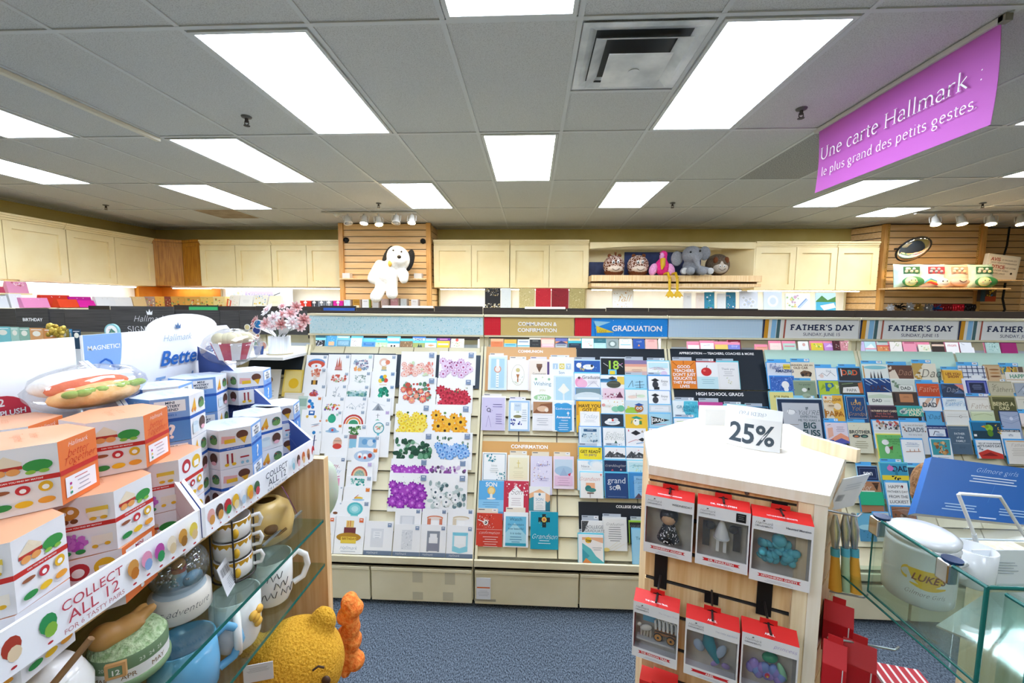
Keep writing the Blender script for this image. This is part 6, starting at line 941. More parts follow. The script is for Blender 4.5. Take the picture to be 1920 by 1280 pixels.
# shelf ledge and the cards peeping over the front row
mb = MB(); mb.box((-2.35, 3.1, 1.07), (-.26, 3.14, 1.115), 'c9a878'); tag(recenter(mb.build('wooden_ledge')), 'tan wooden ledge behind the pop-up card rack', 'ledge')
BACK = '''
1|145,350,280,415|3f9fb0|r.05,.2,.9,.4,2a5a68|teal banded|4fb0d8
1|145,412,262,485|22252c|b3,.1,.1,.8,.8,30,.06,f2f2f2/b9bcc4|black card with white daisies|8fd8ea
1|290,350,385,484|4f9fd0|b3,.2,.1,.6,.5,8,.06,8fd0ea r.2,.6,.6,.3,e3b58a|tall blue beach|
1|386,350,515,412|a9dcea|r.1,.5,.8,.3,f4f4f4|pale aqua greeting|
1|386,412,512,482|6f9cb5|r.08,.15,.84,.6,8fb8cf b3,.1,.2,.8,.5,8,.02,e9f2f6|blue grey framed|7fc8e0
1|525,392,635,485|f7f6f4|b3,.1,.1,.8,.8,26,.04,3a3f44/c98fa0/e3d9d0|white card with black line figures|6fc8e4
1|638,390,765,430|5fb8d8|r.1,.3,.8,.3,9fdcec|aqua card behind the bright blue one|
1|640,428,768,488|5f9fdc|r.1,.2,.8,.5,3f7fc0 l.5,.35,.6,2,d9e8f8|bright blue lettered|6fd0ea
1|768,392,885,436|4fb5d4|r.1,.3,.8,.3,e3f4f8|aqua card left of centre, back tier|
1|768,436,885,490|c9ddb5|b3,.1,.1,.8,.8,10,.08,a9c98f/e9f0d0|pale green leaf|6fd0ea
1|888,392,1010,440|f2f4f4|r.1,.4,.8,.1,f0a0a8|white card with a pink line|7fd4ea
1|888,446,1008,490|f4f4f2|c.35,.6,.08,2a2a2a c.6,.6,.08,2a2a2a|white card with two black dots|4fb0d8
1|1014,396,1138,420|7fc8e4|r0,.5,1,.5,a9dcee|light blue plain|
1|1014,422,1140,490|8f6f4f|b4,.05,.1,.9,.8,16,.06,c9a97f/4a3a2a/e0cdb0|brown patterned|6fd0ea
1|1142,392,1262,430|e9eef4|T.5,.4,.18,2a3f7a,DADS|white lettered card with a blue band|3f7fd0
1|1142,440,1262,492|a5b06a|p.4,.9,.5,.1,.6,.9,3a4a4a p.55,.9,.68,.2,.8,.9,4a5a50|olive card with dark trees|6fd0ea
1|1264,392,1376,430|8fb8d0|r.1,.4,.8,.3,f0f0ea|grey blue striped|
1|1266,440,1376,492|f2efe8|p.2,.5,.5,.3,.9,.5,.5,.75,e0a070|white card with an orange kite shape|6fd0ea
1|1384,392,1518,420|7a3f9f|r.2,.3,.6,.4,e9a0c0|violet and pink|
1|1384,420,1512,494|f2c93a|r.1,.35,.8,.25,fdf6d8 l.5,.4,.5,1,6a5a20|yellow banner|
1|1526,398,1656,494|f3eede|c.45,.15,.12,d9584a b3,.1,.35,.8,.5,16,.05,7fae6a/e0a090/f0d59a|cream card with tomatoes and leaves|
1|1792,402,1850,490|e6dfe0|b3,.1,.1,.8,.8,14,.08,c98f8f/a9c0b5|pale floral card beside the post|
3|202,340,310,392|d97a4a|l.5,.3,.6,2,7a3018 r0,0,1,.12,f2a07a|orange lettered|f0b58a
3|322,326,436,362|e8b54a|l.5,.5,.7,1,4a3a18|mustard lettered|
3|322,362,436,393|7fc4d8|r.1,.3,.8,.3,4a9cb0|aqua banded|
3|446,326,556,366|e3e6e8|r.1,.4,.8,.3,8fa0b5|pale grey photo|
3|446,366,556,393|e9f0f4|r0,.5,1,.5,6fb5c8|white and aqua|
3|558,326,660,366|2a2a2a|l.5,.3,.7,2,f2f2ea|black lettered|e3d9c9
3|558,368,660,393|22262a|l.5,.3,.8,1,f4f4f4|black card, lower tier|
3|665,326,785,362|f0d2c0|l.5,.4,.6,1,c9826a|peach lettered|e9a58f
3|665,366,785,393|e9b5c0|r.1,.4,.8,.2,ffffff|pink plain|
3|795,312,905,368|6a6fb0|r0,.6,1,.4,e8925a p0,1,.5,.5,1,1,3f3f68|violet sunset|
3|795,368,900,394|b5b8bc|r.1,.3,.8,.3,5a5f68|grey slate|
3|915,310,1030,360|f3e6c9|r.1,.1,.8,.4,f0c98f l.5,.6,.6,2,6fb0b0|cream and gold banner|4fc0c8
3|918,360,1032,396|1a2a3f|l.5,.4,.7,2,8fc4e0|navy lettered|3fb0c0
3|1040,312,1145,396|eef4f4|S.5,.4,.2,3fa0a8,Baby b3,.5,.6,.4,.3,8,.06,f0a58f/8fd0c0|white teal script|5fc8cc
3|1150,312,1260,354|2f6f7a|l.5,.5,.5,1,bfe0e4|dark teal plain|6fccd4
3|1150,358,1262,394|b9e0e4|l.5,.3,.7,2,4f8f98|pale teal lettered|
3|1264,312,1376,394|8f9c9c|e.5,.7,.35,.4,6f8080 e.5,.7,.2,.25,c9d3d0|grey arch pattern|
3|1382,312,1500,394|eef2f3|e.5,.35,.3,.25,c9d9dc e.5,.35,.22,.18,f4f6f6 r.1,.75,.8,.1,7fc4d4|white round emblem|
3|1510,314,1616,396|1f4fa0|S.5,.4,.16,e0e9f6,Wish p.4,.95,.5,.7,.6,.95,d98f4a|royal blue wish script|
3|1624,316,1732,394|e9aea8|l.5,.2,.6,4,a5605f r.1,.1,.8,.03,c98078|salmon pink lettered|
3|1742,314,1812,394|e6ddd9|b3,.1,.1,.8,.8,14,.06,b5908f/cfbfb8|pale sketch card beside the post|
5|282,352,382,388|f6e3e8|r0,0,1,.3,f07f9a|pale pink card, first behind the appreciation board|f58fa8
5|396,345,512,388|e9e6ea|l.5,.5,.6,1,8f8f9a k.03,.2,.6,.7,.4,b5b5bd|white script|f58fa8
5|524,352,636,390|e8c96a|r0,0,1,.2,f48fa0|yellow card behind the appreciation board|f58fa8
5|640,318,750,355|7a1424|k.03,.2,.6,.8,.5,f2c9d0|dark red script|f07f98
5|640,360,746,390|7f86d0|S.5,.5,.2,f2f2fa,Love|periwinkle love|f58fa8
5|886,378,992,392|e9a58f|r.1,.3,.8,.4,c97a60|salmon card over the mint board|f58fa8
5|1010,346,1110,390|f3dcd2|l.5,.6,.7,1,7a4a3a|cream pink lettered|f58fa8
5|1128,348,1240,390|b9d8c9|r.1,.5,.8,.3,d98fa0|mint and pink|f58fa8
5|1260,330,1350,392|f2f0ec|e.55,.5,.15,.25,d9a9a0|white rabbit shape|
5|1376,345,1480,392|e8d03a|b3,.1,.2,.8,.6,8,.08,8fbf4a/f4f0a0|yellow green dotted|f58fa8
5|1492,345,1590,392|c98fd8|p.1,.8,.5,.2,.9,.8,f0d0f4|violet kite|f58fa8
6|0,258,60,345|4a1420|b3,.1,.1,.8,.8,12,.08,8f2f3f/e0c9c0|dark maroon patterned|
6|65,262,175,345|d98f98|b3,.1,.15,.8,.7,20,.06,f2d0c9/8f6f4a/fbeee6|rose floral|f58fa8
6|202,258,270,345|cdbfe6|l.5,.4,.6,2,8f7fb5|lilac plain card beside the post|e88ac0
6|274,272,370,345|bfe3e8|p.1,.8,.6,.3,.9,.9,f6fafa r0,.85,1,.15,f4a0b5|pale aqua paper plane|f58fa8
6|378,262,488,300|cfe0d6|r.1,.3,.8,.3,6f9f8f|grey green plain|f58fa8
6|386,305,500,350|e8935a|b3,.1,.4,.8,.5,10,.06,f4c9a0/c96a3a r0,0,1,.25,ea5a58|orange and red|
6|490,268,592,348|f4ece4|k.02,.2,.9,.6,.3,8f8f7a b3,.3,.1,.5,.5,8,.05,b5c98f|cream sprig|f58fa8
6|600,258,712,312|f09ab0|r.1,.4,.8,.3,c96a84|pink plain|
6|606,318,728,352|4f9fae|r.08,.25,.84,.7,7fc0cc|teal framed|f58fa8
6|735,300,840,355|f3f0e0|b3,.1,.2,.8,.7,14,.06,9fbf8f/e9dca0|cream leaf|f58fa8
6|850,282,955,318|3a2f2a|l.5,.4,.7,1,e0c9b0 r0,.5,1,.5,e8c9b0|dark brown lettered|
6|860,320,966,356|e3c9bd|r0,0,1,.3,f48fa0|beige pink plain|
6|968,282,1078,328|f7f2f0|t.5,.55,.24,c93a48,mom|white mom|f58fa8
6|972,330,1076,360|e9888a|r.1,.4,.8,.3,f9d0d0|coral plain|
6|1090,278,1190,318|e6e6ea|k.03,.1,.3,.4,.7,5a5a64|white black script|f58fa8
6|1096,324,1216,364|f2eff2|c.3,.55,.14,b5a0d8 l.65,.5,.4,2,a58fc4|white violet flower|
6|1306,262,1424,366|a9c4bd|b3,.05,.1,.9,.85,30,.06,8fb0a8/c9dcd4/6f9088|grey green foliage|f58fa8
6|1432,264,1572,368|8f1f5f|r.04,.02,.03,.98,6f1448|large plain magenta|
'''
for i, ln in enumerate(BACK.strip().split('\n')):
    reg, box, base, art, desc, tab = [q.strip() for q in ln.split('|')]
    ox, oy, s = REG[reg]; v = [float(q) for q in box.split(',')]
    x0, y0, x1, y1 = ox+v[0]/s, oy+v[1]/s, ox+v[2]/s, oy+v[3]/s
    low = y1 > 648; Y = 3.17 if low else 3.27
    a, b2 = at_y(x0, y0, Y), at_y(x1, y0, Y); bot = at_y((x0+x1)/2, y1, Y-.02); W = b2.x-a.x; H = a.z-bot.z
    X = Matrix(((1, 0, 0, a.x), (0, CU.y, CN.y, a.y), (0, CU.z, CN.z, a.z), (0, 0, 0, 1))); full = max(H, .16)
    mb = MB(); mb.box((0, -full, -.003), (W, 0, 0), base, X); f = Face(mb, X@V((0, 0, 0)), V((W, 0, 0)), CU*-H, .0004); f.art(art)
    o = recenter(mb.build('greeting_card')); tag(o, desc+('' if ' card' in desc else ' card')+' peeping over the front rack', 'greeting card', 'cards peeping over the front racks')
    if tab:
        mb = MB(); mb.box((-.004, -full, -.012), (W+.004, .02, -.0085), tab, X); tb = recenter(mb.build('divider_tab')); tag(tb, 'coloured divider behind the '+' '.join(desc.split()[:7])+(' card' if ' card' not in desc else '')+', back rack', 'divider tab', 'dividers in the rack behind')
# left rack behind: cards under the BIRTHDAY board, and things clipped on top
for i, (X0, X1, c, d) in enumerate(((-10, 18, '7fc8cc', 'aqua'), (19, 34, 'a9cfc0', 'pale green'), (35, 54, '8fb8a5', 'grey green'), (55, 80, 'd9a06a', 'tan'), (81, 104, 'cf8a4f', 'rust orange'), (105, 128, 'b5a04f', 'olive gold'), (129, 134, '4aa0d8', 'bright blue'), (135, 150, '22405a', 'dark blue'))):
    Y = 3.25; a, q = at_y(X0, 612+i*.8, Y), at_y(X1, 612+i*.8, Y); mb = MB(); mb.box((a.x, Y, a.z-.16), (q.x, Y+.004, a.z-.0), c); f = Face(mb, (a.x, Y, a.z), (q.x-a.x, 0, 0), (0, 0, -.16)); f.art('e.5,.3,.3,.14,f3efe0 r.1,.08,.8,.03,ffffff')
    tag(recenter(mb.build('greeting_card')), d+' card under the BIRTHDAY board, behind the orange tray', 'greeting card', 'cards under the BIRTHDAY board')
p = at_y(105, 622, 3.2); mb = MB(); r = random.Random(3)
for i in range(26): mb.ell((p.x+r.uniform(-.075, .08), 3.2+r.uniform(-.01, .01), p.z+r.uniform(-.05, .055)), (.02, .012, .02), M(r.choice(('b59a3a', 'c9ad4f', 'a5862f')), .4, .3), None, 8, 6)
tag(recenter(mb.build('gold_flower_cutout')), 'gold flower cut-out sticking up under the BIRTHDAY boards', 'cut-out')
for X0, Y0, rr, c1, c2, l, nme in ((211, 621, 15, '8fc4c9', 'f6f4f0', 'round teal rimmed plaque under the crowned board', 'round_plaque'), (380, 608, 12, 'b59a8f', 'e9dcd4', 'small brown paper bow over the dark boards', 'paper_bow')):
    p = at_y(X0, Y0, 3.2); k = rr/F*3.2
    mb = MB(); RX = Matrix.Translation(p)@Matrix.Rotation(math.pi/2, 4, 'X')
    if nme == 'round_plaque':
        mb.lathe([(k, -.008), (k, .008)], c1, RX, 24); f = Face(mb, (p.x-k, p.y-.0082, p.z+k), (2*k, 0, 0), (0, 0, -2*k)); f.art('c.5,.5,.4,'+c2+' p.3,.6,.5,.3,.8,.55,4a8a7a b3,.25,.35,.5,.35,8,.05,d98f8a/7a9f8a')
    else:
        for sx in (-1, 1): mb.ell((p.x+sx*k*.6, p.y, p.z), (k*.6, .01, k*.4), c1, None, 10, 6); mb.ell((p.x+sx*k*.6, p.y-.008, p.z), (k*.35, .006, k*.22), c2, None, 10, 6)
        mb.ell((p.x, p.y-.01, p.z), k*.22, '7a5f55', None, 8, 6)
    tag(recenter(mb.build(nme)), l, 'plaque' if 'plaque' in nme else 'bow')
# ---- end bay: white shelf with vase of paper flowers
mb = MB(); mb.box((-1.95, 2.1, 1.185), (-1.295, 2.48, 1.2), WHITE); tag(recenter(mb.build('display_shelf')), 'white shelf board on the left rack bay under the flower vase', 'shelf')
board('1', (-480, 565, 65, 760), M('1d2936', .5), 'dark navy board under the flower vase shelf')
for X0, Y0, X1, Y1, c, art, l in ((490, 692, 528, 760, 'f3efe8', 'e.4,.3,.25,.1,b58f6a l.5,.6,.6,3,b5b0a8', 'white card with a brown sketch, in the left bay'), (534, 693, 570, 735, 'e8c85a', 'r.08,.06,.84,.94,f0d98a c.55,.62,.26,f2c21f', 'yellow card with a gold sun, left rack bay'), (534, 736, 570, 780, 'e6dfd0', 'r.1,.1,.8,.8,efe9dc', 'cream card below the sun one, in the left bay'),
        (560, 742, 578, 790, 'cfe0d4', 'r.1,.1,.8,.3,9fbfae', 'pale green card beside the sun one, in the left bay')):
    top = at_plane((X0+X1)/2, Y0, slope(0, .036), SN); a, q = at_y(X0, Y0, top.y), at_y(X1, Y0, top.y); H = (Y1-Y0)/F*2.3; W = q.x-a.x
    X = Matrix(((1, 0, 0, a.x), (0, CU.y, CN.y, top.y), (0, CU.z, CN.z, top.z), (0, 0, 0, 1))); mb = MB(); mb.box((0, -max(H, .15), -.003), (W, 0, 0), c, X); Face(mb, X@V((0, 0, 0)), V((W, 0, 0)), CU*-H).art(art)
    tag(recenter(mb.build('greeting_card')), l, 'greeting card', 'cards in the left bay')
vp = at_y(525, 657, 2.25); vz = 1.2
e = empty('flower_vase', (vp.x, 2.25, vz), 'white ribbed vase filled with pink and white paper flowers', 'vase')
X = Matrix.Translation((vp.x, 2.25, vz)); mb = MB()
prof = [(.062, .0), (.066, .004), (.056, .01), (.055, .1), (.053, .1), (.05, .02)]
mb.lathe(prof, noise_mat('ribbed_white', 'e6ecf2', 'fbfcfd', 8, .5, .3, (30, 30, .5)), X, 40); mb.lathe([(.066, 0), (.068, .003), (.066, .006)], 'd9c9a0', X, 32); mb.build('vase_body', e)
r = random.Random(11)
def bloom(c, d, R, cols, e):
    mb = MB(); q = V(d).normalized().to_track_quat('Z', 'Y').to_matrix(); c = V(c)
    for ring in range(3):
        n = 9-2*ring; rr = R*(1-.28*ring)
        for i in range(n):
            a = 2*math.pi*i/n+ring*.4; tip = q@V((rr*math.cos(a), rr*math.sin(a), rr*(.25+.3*ring))); l = q@V((rr*.6*math.cos(a+.36), rr*.6*math.sin(a+.36), rr*.15+.006*ring)); s2 = q@V((rr*.6*math.cos(a-.36), rr*.6*math.sin(a-.36), rr*.15+.006*ring))
            b0 = q@V((0, 0, .003*ring)); mid = q@V((rr*.85*math.cos(a+.2), rr*.85*math.sin(a+.2), rr*(.2+.25*ring))); mid2 = q@V((rr*.85*math.cos(a-.2), rr*.85*math.sin(a-.2), rr*(.2+.25*ring)))
            mb.face([c+b0, c+s2, c+mid2, c+tip, c+mid, c+l], cols[ring])
    mb.ell(c+q@V((0, 0, R*.3)), R*.2, cols[2], None, 8, 6); mb.build('paper_bloom', e)
pk, wh, ro = ('f3dcdc', 'e8b9ba', 'd98c8c'), ('fbf9fa', 'f4e8ea', 'efc4c8'), ('e3b9b6', 'c98c88', 'b0605f')
for px, py, yy, R, cs in ((480, 604, 2.22, .04, ro), (500, 607, 2.2, .042, pk), (503, 582, 2.26, .045, wh), (515, 596, 2.22, .042, wh), (530, 575, 2.27, .026, pk), (530, 590, 2.24, .034, pk), (528, 608, 2.18, .036, ro), (545, 588, 2.22, .04, pk), (555, 576, 2.25, .036, ro), (569, 600, 2.21, .04, ro), (548, 606, 2.2, .04, wh), (562, 613, 2.24, .034, pk), (512, 613, 2.19, .03, wh)):
    p = at_y(px, py, yy); bloom(p, (p.x-vp.x, (yy-2.28)*1.5-.06, .08), R, cs, e)
    mb = MB(); mb.tube([(vp.x+r.uniform(-.02, .02), 2.25+r.uniform(-.02, .02), vz+.06), ((vp.x+p.x)/2, (2.25+p.y)/2, (p.z+vz+.1)/2), p], .0016, '5a6a5a', 5); mb.build('flower_stem', e)
mb = MB()
for a0, a1, dz in ((150, 240, .02), (300, 380, .03)):
    pts = [(.02*math.cos(math.radians(a)), .02*math.sin(math.radians(a))) for a in range(a0, a1+1, 15)]
    for (x0, y0), (x1, y1) in zip(pts, pts[1:]): mb.face([X@V((x0, y0, .1)), X@V((x1, y1, .1)), X@V((x1*5.5, y1*5.5, .13+dz)), X@V((x0*5.5, y0*5.5, .13+dz))], 'f6f4f6')
mb.build('paper_wrap', e)
p = at_y(468, 628, 2.2); e = empty('button_pop_up', (p.x, 2.2, vz), 'cluster of colourful paper discs above a small blue pot', 'pop-up card')
r = random.Random(2)
for i, c in enumerate(('2f8fd0', 'e9d9a0', '3a4f9f', 'f0c98f', 'e88a6a', 'd9e6f0', '8fbf9f', 'f3b5a0')):
    k = .016*r.uniform(.8, 1.3); q = V((p.x+r.uniform(-.02, .055), 2.2+.004*i, p.z+.06-i*.017)); RX = Matrix.Translation(q)@Matrix.Rotation(math.pi/2, 4, 'X'); mb = MB(); mb.lathe([(k*1.25, -.001), (k*1.25, .001)], 'f6f6f4', RX, 16); mb.lathe([(k, -.0015), (k, .0015)], c, RX, 16); mb.build('paper_disc', e)
mb = MB(); mb.lathe([(.02, 0), (.026, .045), (.024, .045)], '3f5fa0', Matrix.Translation((p.x+.035, 2.22, vz)), 16); mb.build('paper_pot', e)
mb = MB(); mb.tube([(p.x+.035, 2.22, vz+.03), (p.x+.02, 2.21, p.z)], .002, 'd9cfa0', 6); mb.build('stem', e)
# ================================================================== merchandise on the back and left shelves
def bag(c, w, h, d, col, label, ax='y', tilt=0, grp='paper gift bags on the left wall', handle='f4f4f4', draw=None):
    """gift bag standing at c (middle of the base); ax = the way its front looks"""
    e = empty('gift_bag', c, label, 'gift bag', grp); R = Matrix.Rotation(math.pi/2 if ax == 'x' else 0, 4, 'Z'); X = Matrix.Translation(c)@R@Matrix.Rotation(tilt, 4, 'X')
    mb = MB(); w2, d2 = w/2, d/2
    vs = [(-w2, -d2, 0), (w2, -d2, 0), (w2, d2, 0), (-w2, d2, 0), (-w2, -d2*.35, h), (w2, -d2*.35, h), (w2, d2*.35, h), (-w2, d2*.35, h)]; vs = [X@V(p) for p in vs]
    sm = [X@V((-w2*.94, 0, h*.6)), X@V((w2*.94, 0, h*.6))]
    mb.raw(vs, [(3, 2, 1, 0), (0, 1, 5, 4), (2, 3, 7, 6), (1, 2, 6, 5), (3, 0, 4, 7)], col); mb.raw(vs[4:], [(0, 1, 2, 3)], col)
    if draw: f = Face(mb, vs[4], vs[5]-vs[4], vs[0]-vs[4], .0006); f.art(draw)
    mb.build('bag_body', e)
    mb = MB(); mb.tube([X@V((w2*.3*t, -d2*.35-.003, h-.02+.03*(1-t*t)*-1)) for t in (-1, -.5, 0, .5, 1)], .005, handle, 6); mb.build('ribbon_handle', e)
    return e
SX = -6.05
for X0, X1, top, dx, c, l in ((36, 86, 558, .12, 'e08ab5', 'pink paper gift bag, front of the left wall shelf'), (74, 128, 553, -.1, 'd8361f', 'red paper gift bag behind the orange one'), (104, 141, 561, .14, 'e8481f', 'orange red paper gift bag, front of the left wall shelf'),
        (126, 168, 556, -.08, 'c9189a', 'magenta paper gift bag behind another magenta one'), (142, 173, 563, .14, 'e020a0', 'magenta paper gift bag, front of the left wall shelf')):
    a, q = at_x(X0, 570, SX+dx), at_x(X1, 570, SX+dx); t = at_x((X0+X1)/2, top, SX+dx)
    bag(V((SX+dx, (a.y+q.y)/2, 1.4)), q.y-a.y, t.z-1.4, .12, c, l, 'x')
for X0, X1, top, c, l in ((176, 212, 556, 'eef0f2', 'white paper gift bag right of the magenta ones'), (206, 244, 557, 'f2f2f2', 'white paper gift bag, second beside the magenta ones'), (246, 270, 556, 'ecc98f', 'pale tan paper gift bag near the orange corner')):
    a, q = at_x(X0, 570, SX+.12), at_x(X1, 570, SX+.12); t = at_x((X0+X1)/2, top, SX+.12); bag(V((SX+.12, (a.y+q.y)/2, 1.4)), q.y-a.y, t.z-1.4, .1, c, l, 'x', 0, 'paper gift bags on the left wall', 'dcdcdc')
a, q, t = at_x(0, 530, -6.12), at_x(35, 530, -6.12), at_x(15, 528, -6.12)
bag(V((-6.14, q.y-.02, 1.571)), .2, .135, .08, 'd98fb0', 'pink patterned gift bag on the small upper left shelf', 'x', 0, 'bags on the upper left shelf', 'f4f4f4', 'b3,.1,.05,.8,.3,14,.06,b5606f/e8b5c0')
bag(V((-6.12, q.y-.22, 1.571)), .12, .07, .07, 'b03a58', 'small red gift bag on the upper left shelf', 'x', 0, 'bags on the upper left shelf')
mb = MB(); mb.box((-6.545, 4.02, 1.571), (-6.535, 4.77, 1.72), noise_mat('blue_poster', '7fb5cc', 'a9d4e0', 5, .6)); tag(recenter(mb.build('poster_board')), 'light blue poster board behind the pink patterned bag', 'poster')
for i, (y, c, l) in enumerate(((4.2, '2a4f8f', 'dark blue boxed gift at the left edge of the wall shelf'), (4.32, 'c9ccd0', 'silver grey wrapped gift at the left edge'), (4.46, 'd9d9dc', 'pale grey gift bag beside the pink one'))):
    bag(V((-5.98, y+.1, 1.4)), .12, .12+.02*i, .1, c, l, 'x')
# wrapped gift boxes with orange fall print
PR = ['b3,.02,.05,.96,.9,16,.09,c93a2a/b5752a/8fa04a/f2e0b0', 'b7,.02,.05,.96,.9,14,.1,c93a2a/e8c24a/7a2a20/9fae5a']
xs = [(271, 291, 'a58f8a', 'grey patterned'), (291, 309, 'e8b04a', 'gold autumn leaf'), (309, 321, '8a3a2a', 'dark red autumn leaf'), (321, 347, 'e0a544', 'amber leaf print'), (347, 376, 'e8b050', 'orange leaf print'), (376, 400, 'f0c868', 'yellow leaf print'), (400, 422, 'f4dc94', 'pale yellow leaf print')]
for i, (X0, X1, c, l) in enumerate(xs):
    Y = 6.72; a, q, t = at_y(X0, 570, Y), at_y(X1, 570, Y), at_y((X0+X1)/2, 556, Y); mb = MB(); mb.box((a.x+.003, Y, 1.4), (q.x-.003, Y+.12, t.z), c); Face(mb, (a.x+.003, Y, t.z), (q.x-a.x-.006, 0, 0), (0, 0, 1.4-t.z), .0006).art(PR[i % 2]); mb.box((a.x, Y-.003, t.z-.03), (q.x, Y+.123, t.z+.003), c)
    tag(recenter(mb.build('gift_box')), l+' gift box in the orange corner', 'gift box', 'autumn gift boxes in the orange corner')
# stationery display
mb = MB(); Y = 6.86; a, q = at_y(423, 540, Y), at_y(548, 540, Y); mb.box((a.x, Y, 1.4), (q.x, Y+.01, 1.7), 'f4f4f8'); f = Face(mb, (a.x, Y, 1.7), (q.x-a.x, 0, 0), (0, 0, -.3), .0008)
f.art('r.29,0,.42,.7,b3a4e0 b3,.02,.1,.25,.8,14,.02,a9c4e0/e0b5c9/f0e09a k.012,.72,.35,.82,.2,3a3f44 r.85,.05,.1,.4,eef0ee'); f.text(.5, .32, .075, 'ffffff', 'Stationery', 'script', .5, .4)
tag(recenter(mb.build('stationery_sign')), 'white and lavender Stationery sign board under the cupboard', 'sign board')
for X0, X1, t, c, art, l in ((428, 447, 553, 'f6f4e8', 'b3,.1,.1,.8,.8,12,.05,c9d9a0/f0c9a0', 'cream notecard box with small leaves before the Stationery sign'), (448, 472, 553, 'f7f7f4', 'l.5,.4,.6,4,d9d9d0', 'white notecard box before the Stationery sign'), (474, 499, 553, 'f4f2e4', 'b5,.1,.1,.8,.8,16,.07,f0c93a/8fb0d8/9fbf8f', 'yellow and blue floral notecard box before the Stationery sign'), (502, 526, 554, 'f8f5d8', 'l.5,.5,.5,3,e0dca0', 'pale yellow notecard box before the Stationery sign')):
    Y = 6.7; a, q, tt = at_y(X0, 570, Y), at_y(X1, 570, Y), at_y(X0, t, Y); X = Matrix.Translation((a.x, Y, 1.401))@Matrix.Rotation(-.25, 4, 'X'); h = (tt.z-1.4)*1.03; mb = MB(); mb.box((0, 0, 0), (q.x-a.x, .03, h), c, X); Face(mb, X@V((0, 0, h)), X.to_3x3()@V((q.x-a.x, 0, 0)), X.to_3x3()@V((0, 0, -h)), .0006).art(art); tag(recenter(mb.build('notecard_box')), l, 'notecard box', 'notecard boxes under the Stationery sign')
mb = MB(); p = at_y(425, 562, 6.66); mb.tube([(p.x, 6.66, 1.41), (p.x+.05, 6.66, 1.41), (p.x+.07, 6.66, 1.5), (p.x+.02, 6.66, 1.53), (p.x, 6.66, 1.41)], .009, 'd9502a', 8); tag(recenter(mb.build('red_ornament')), 'small red open ornament at the orange corner end', 'ornament')
for X0, X1, c, l in ((563, 583, 'd8321f', 'red'), (585, 594, '4a4f58', 'charcoal patterned'), (596, 610, '7a8088', 'grey'), (611, 623, '8a8f96', 'silver grey'), (625, 643, 'd81a9a', 'magenta')):
    Y = 6.5; a, q, t = at_y(X0, 572, Y), at_y(X1, 572, Y), at_y(X0, 563.5, Y); mb = MB(); mb.box((a.x, Y, 1.4), (q.x, Y+.1, t.z), c); mb.box((a.x+(q.x-a.x)*.45, Y-.004, 1.4), (a.x+(q.x-a.x)*.55, Y+.001, t.z+.004), 'f0f0f0'); mb.ell(((a.x+q.x)/2, Y-.006, t.z-.03), (.03, .008, .02), 'f2f2f2', None, 8, 6)
    tag(recenter(mb.build('small_gift_box')), l+' small ribboned gift box left of the plush dog column', 'gift box', 'small gift boxes left of the plush dog')
for X0, X1, t, c, l, art in ((645, 659, 562, 'c9dce8', 'pale blue and pink', 'b3,.1,.1,.8,.8,10,.08,e0a5c4/8fb8d8'), (662, 677, 561, 'b5831f', 'gold lettered', 'l.5,.2,.8,3,3a2408 r.1,.6,.8,.3,f2e6c4'), (679, 694, 561, 'eceef2', 'white', 'l.5,.15,.7,2,4a4f6a'), (698, 712, 563, 'd9d4cf', 'grey beige', 'l.5,.2,.6,2,a5a098'), (715, 730, 560, 'd9bfb8', 'blush pink', 'b3,.1,.05,.8,.3,10,.05,f0e4e0'), (732, 749, 559, 'c98f98', 'rose pink PETS', 't.5,.2,.22,f3e4e6,PETS'), (751, 765, 560, 'd6dadc', 'silver patterned', 'b3,.1,.05,.8,.5,14,.05,b5bcc0'), (771, 786, 561, 'e0dcda', 'pale grey lettered', 't.5,.2,.2,a09a98,Baby')):
    Y = 6.42; a, q, tt = at_y(X0, 574, Y), at_y(X1, 574, Y), at_y(X0, t, Y); mb = MB(); mb.box((a.x, Y, 1.38), (q.x, Y+.05, tt.z), c); mb.box((q.x-.02, Y-.001, 1.38), (q.x+.001, Y+.05, tt.z), M({'white': '8fa03a'}.get(l, 'a58f80'))); Face(mb, (a.x, Y, tt.z), (q.x-a.x-.02, 0, 0), (0, 0, 1.38-tt.z), .0006).art(art)
    tag(recenter(mb.build('photo_album')), l+' small album below the plush dog feet', 'album', 'albums below the plush dog')
mb = MB(); mb.box((-3.0, 6.4, 1.36), (-1.65, 6.6, 1.38), ACRYL); tag(recenter(mb.build('acrylic_shelf')), 'clear shelf on the slat column carrying small albums', 'shelf'); mb = MB(); mb.box((-3.02, 6.46, 1.845), (-1.66, 6.598, 1.865), WOOD); [mb.box((x, 6.48, 1.865), (x+.12, 6.58, 1.945), M('e9e6e0', .3)) for x in (-2.98, -1.84)]; tag(recenter(mb.build('wall_shelf')), 'thin wooden shelf on the slat column behind the plush dog', 'shelf')
for X0, l in ((649, 'black round hook cover at the left of the slat column'), (793, 'black round hook cover at the right of the slat column')):
    p = at_y(X0, 450 if X0 < 700 else 452, 6.59); mb = MB(); mb.lathe([(.042, 0), (.04, .025), (.001, .03)], '151515', Matrix.Translation((p.x, 6.6, p.z))@Matrix.Rotation(math.pi/2, 4, 'X'), 18); tag(recenter(mb.build('hook_cover')), l, 'hook cover')
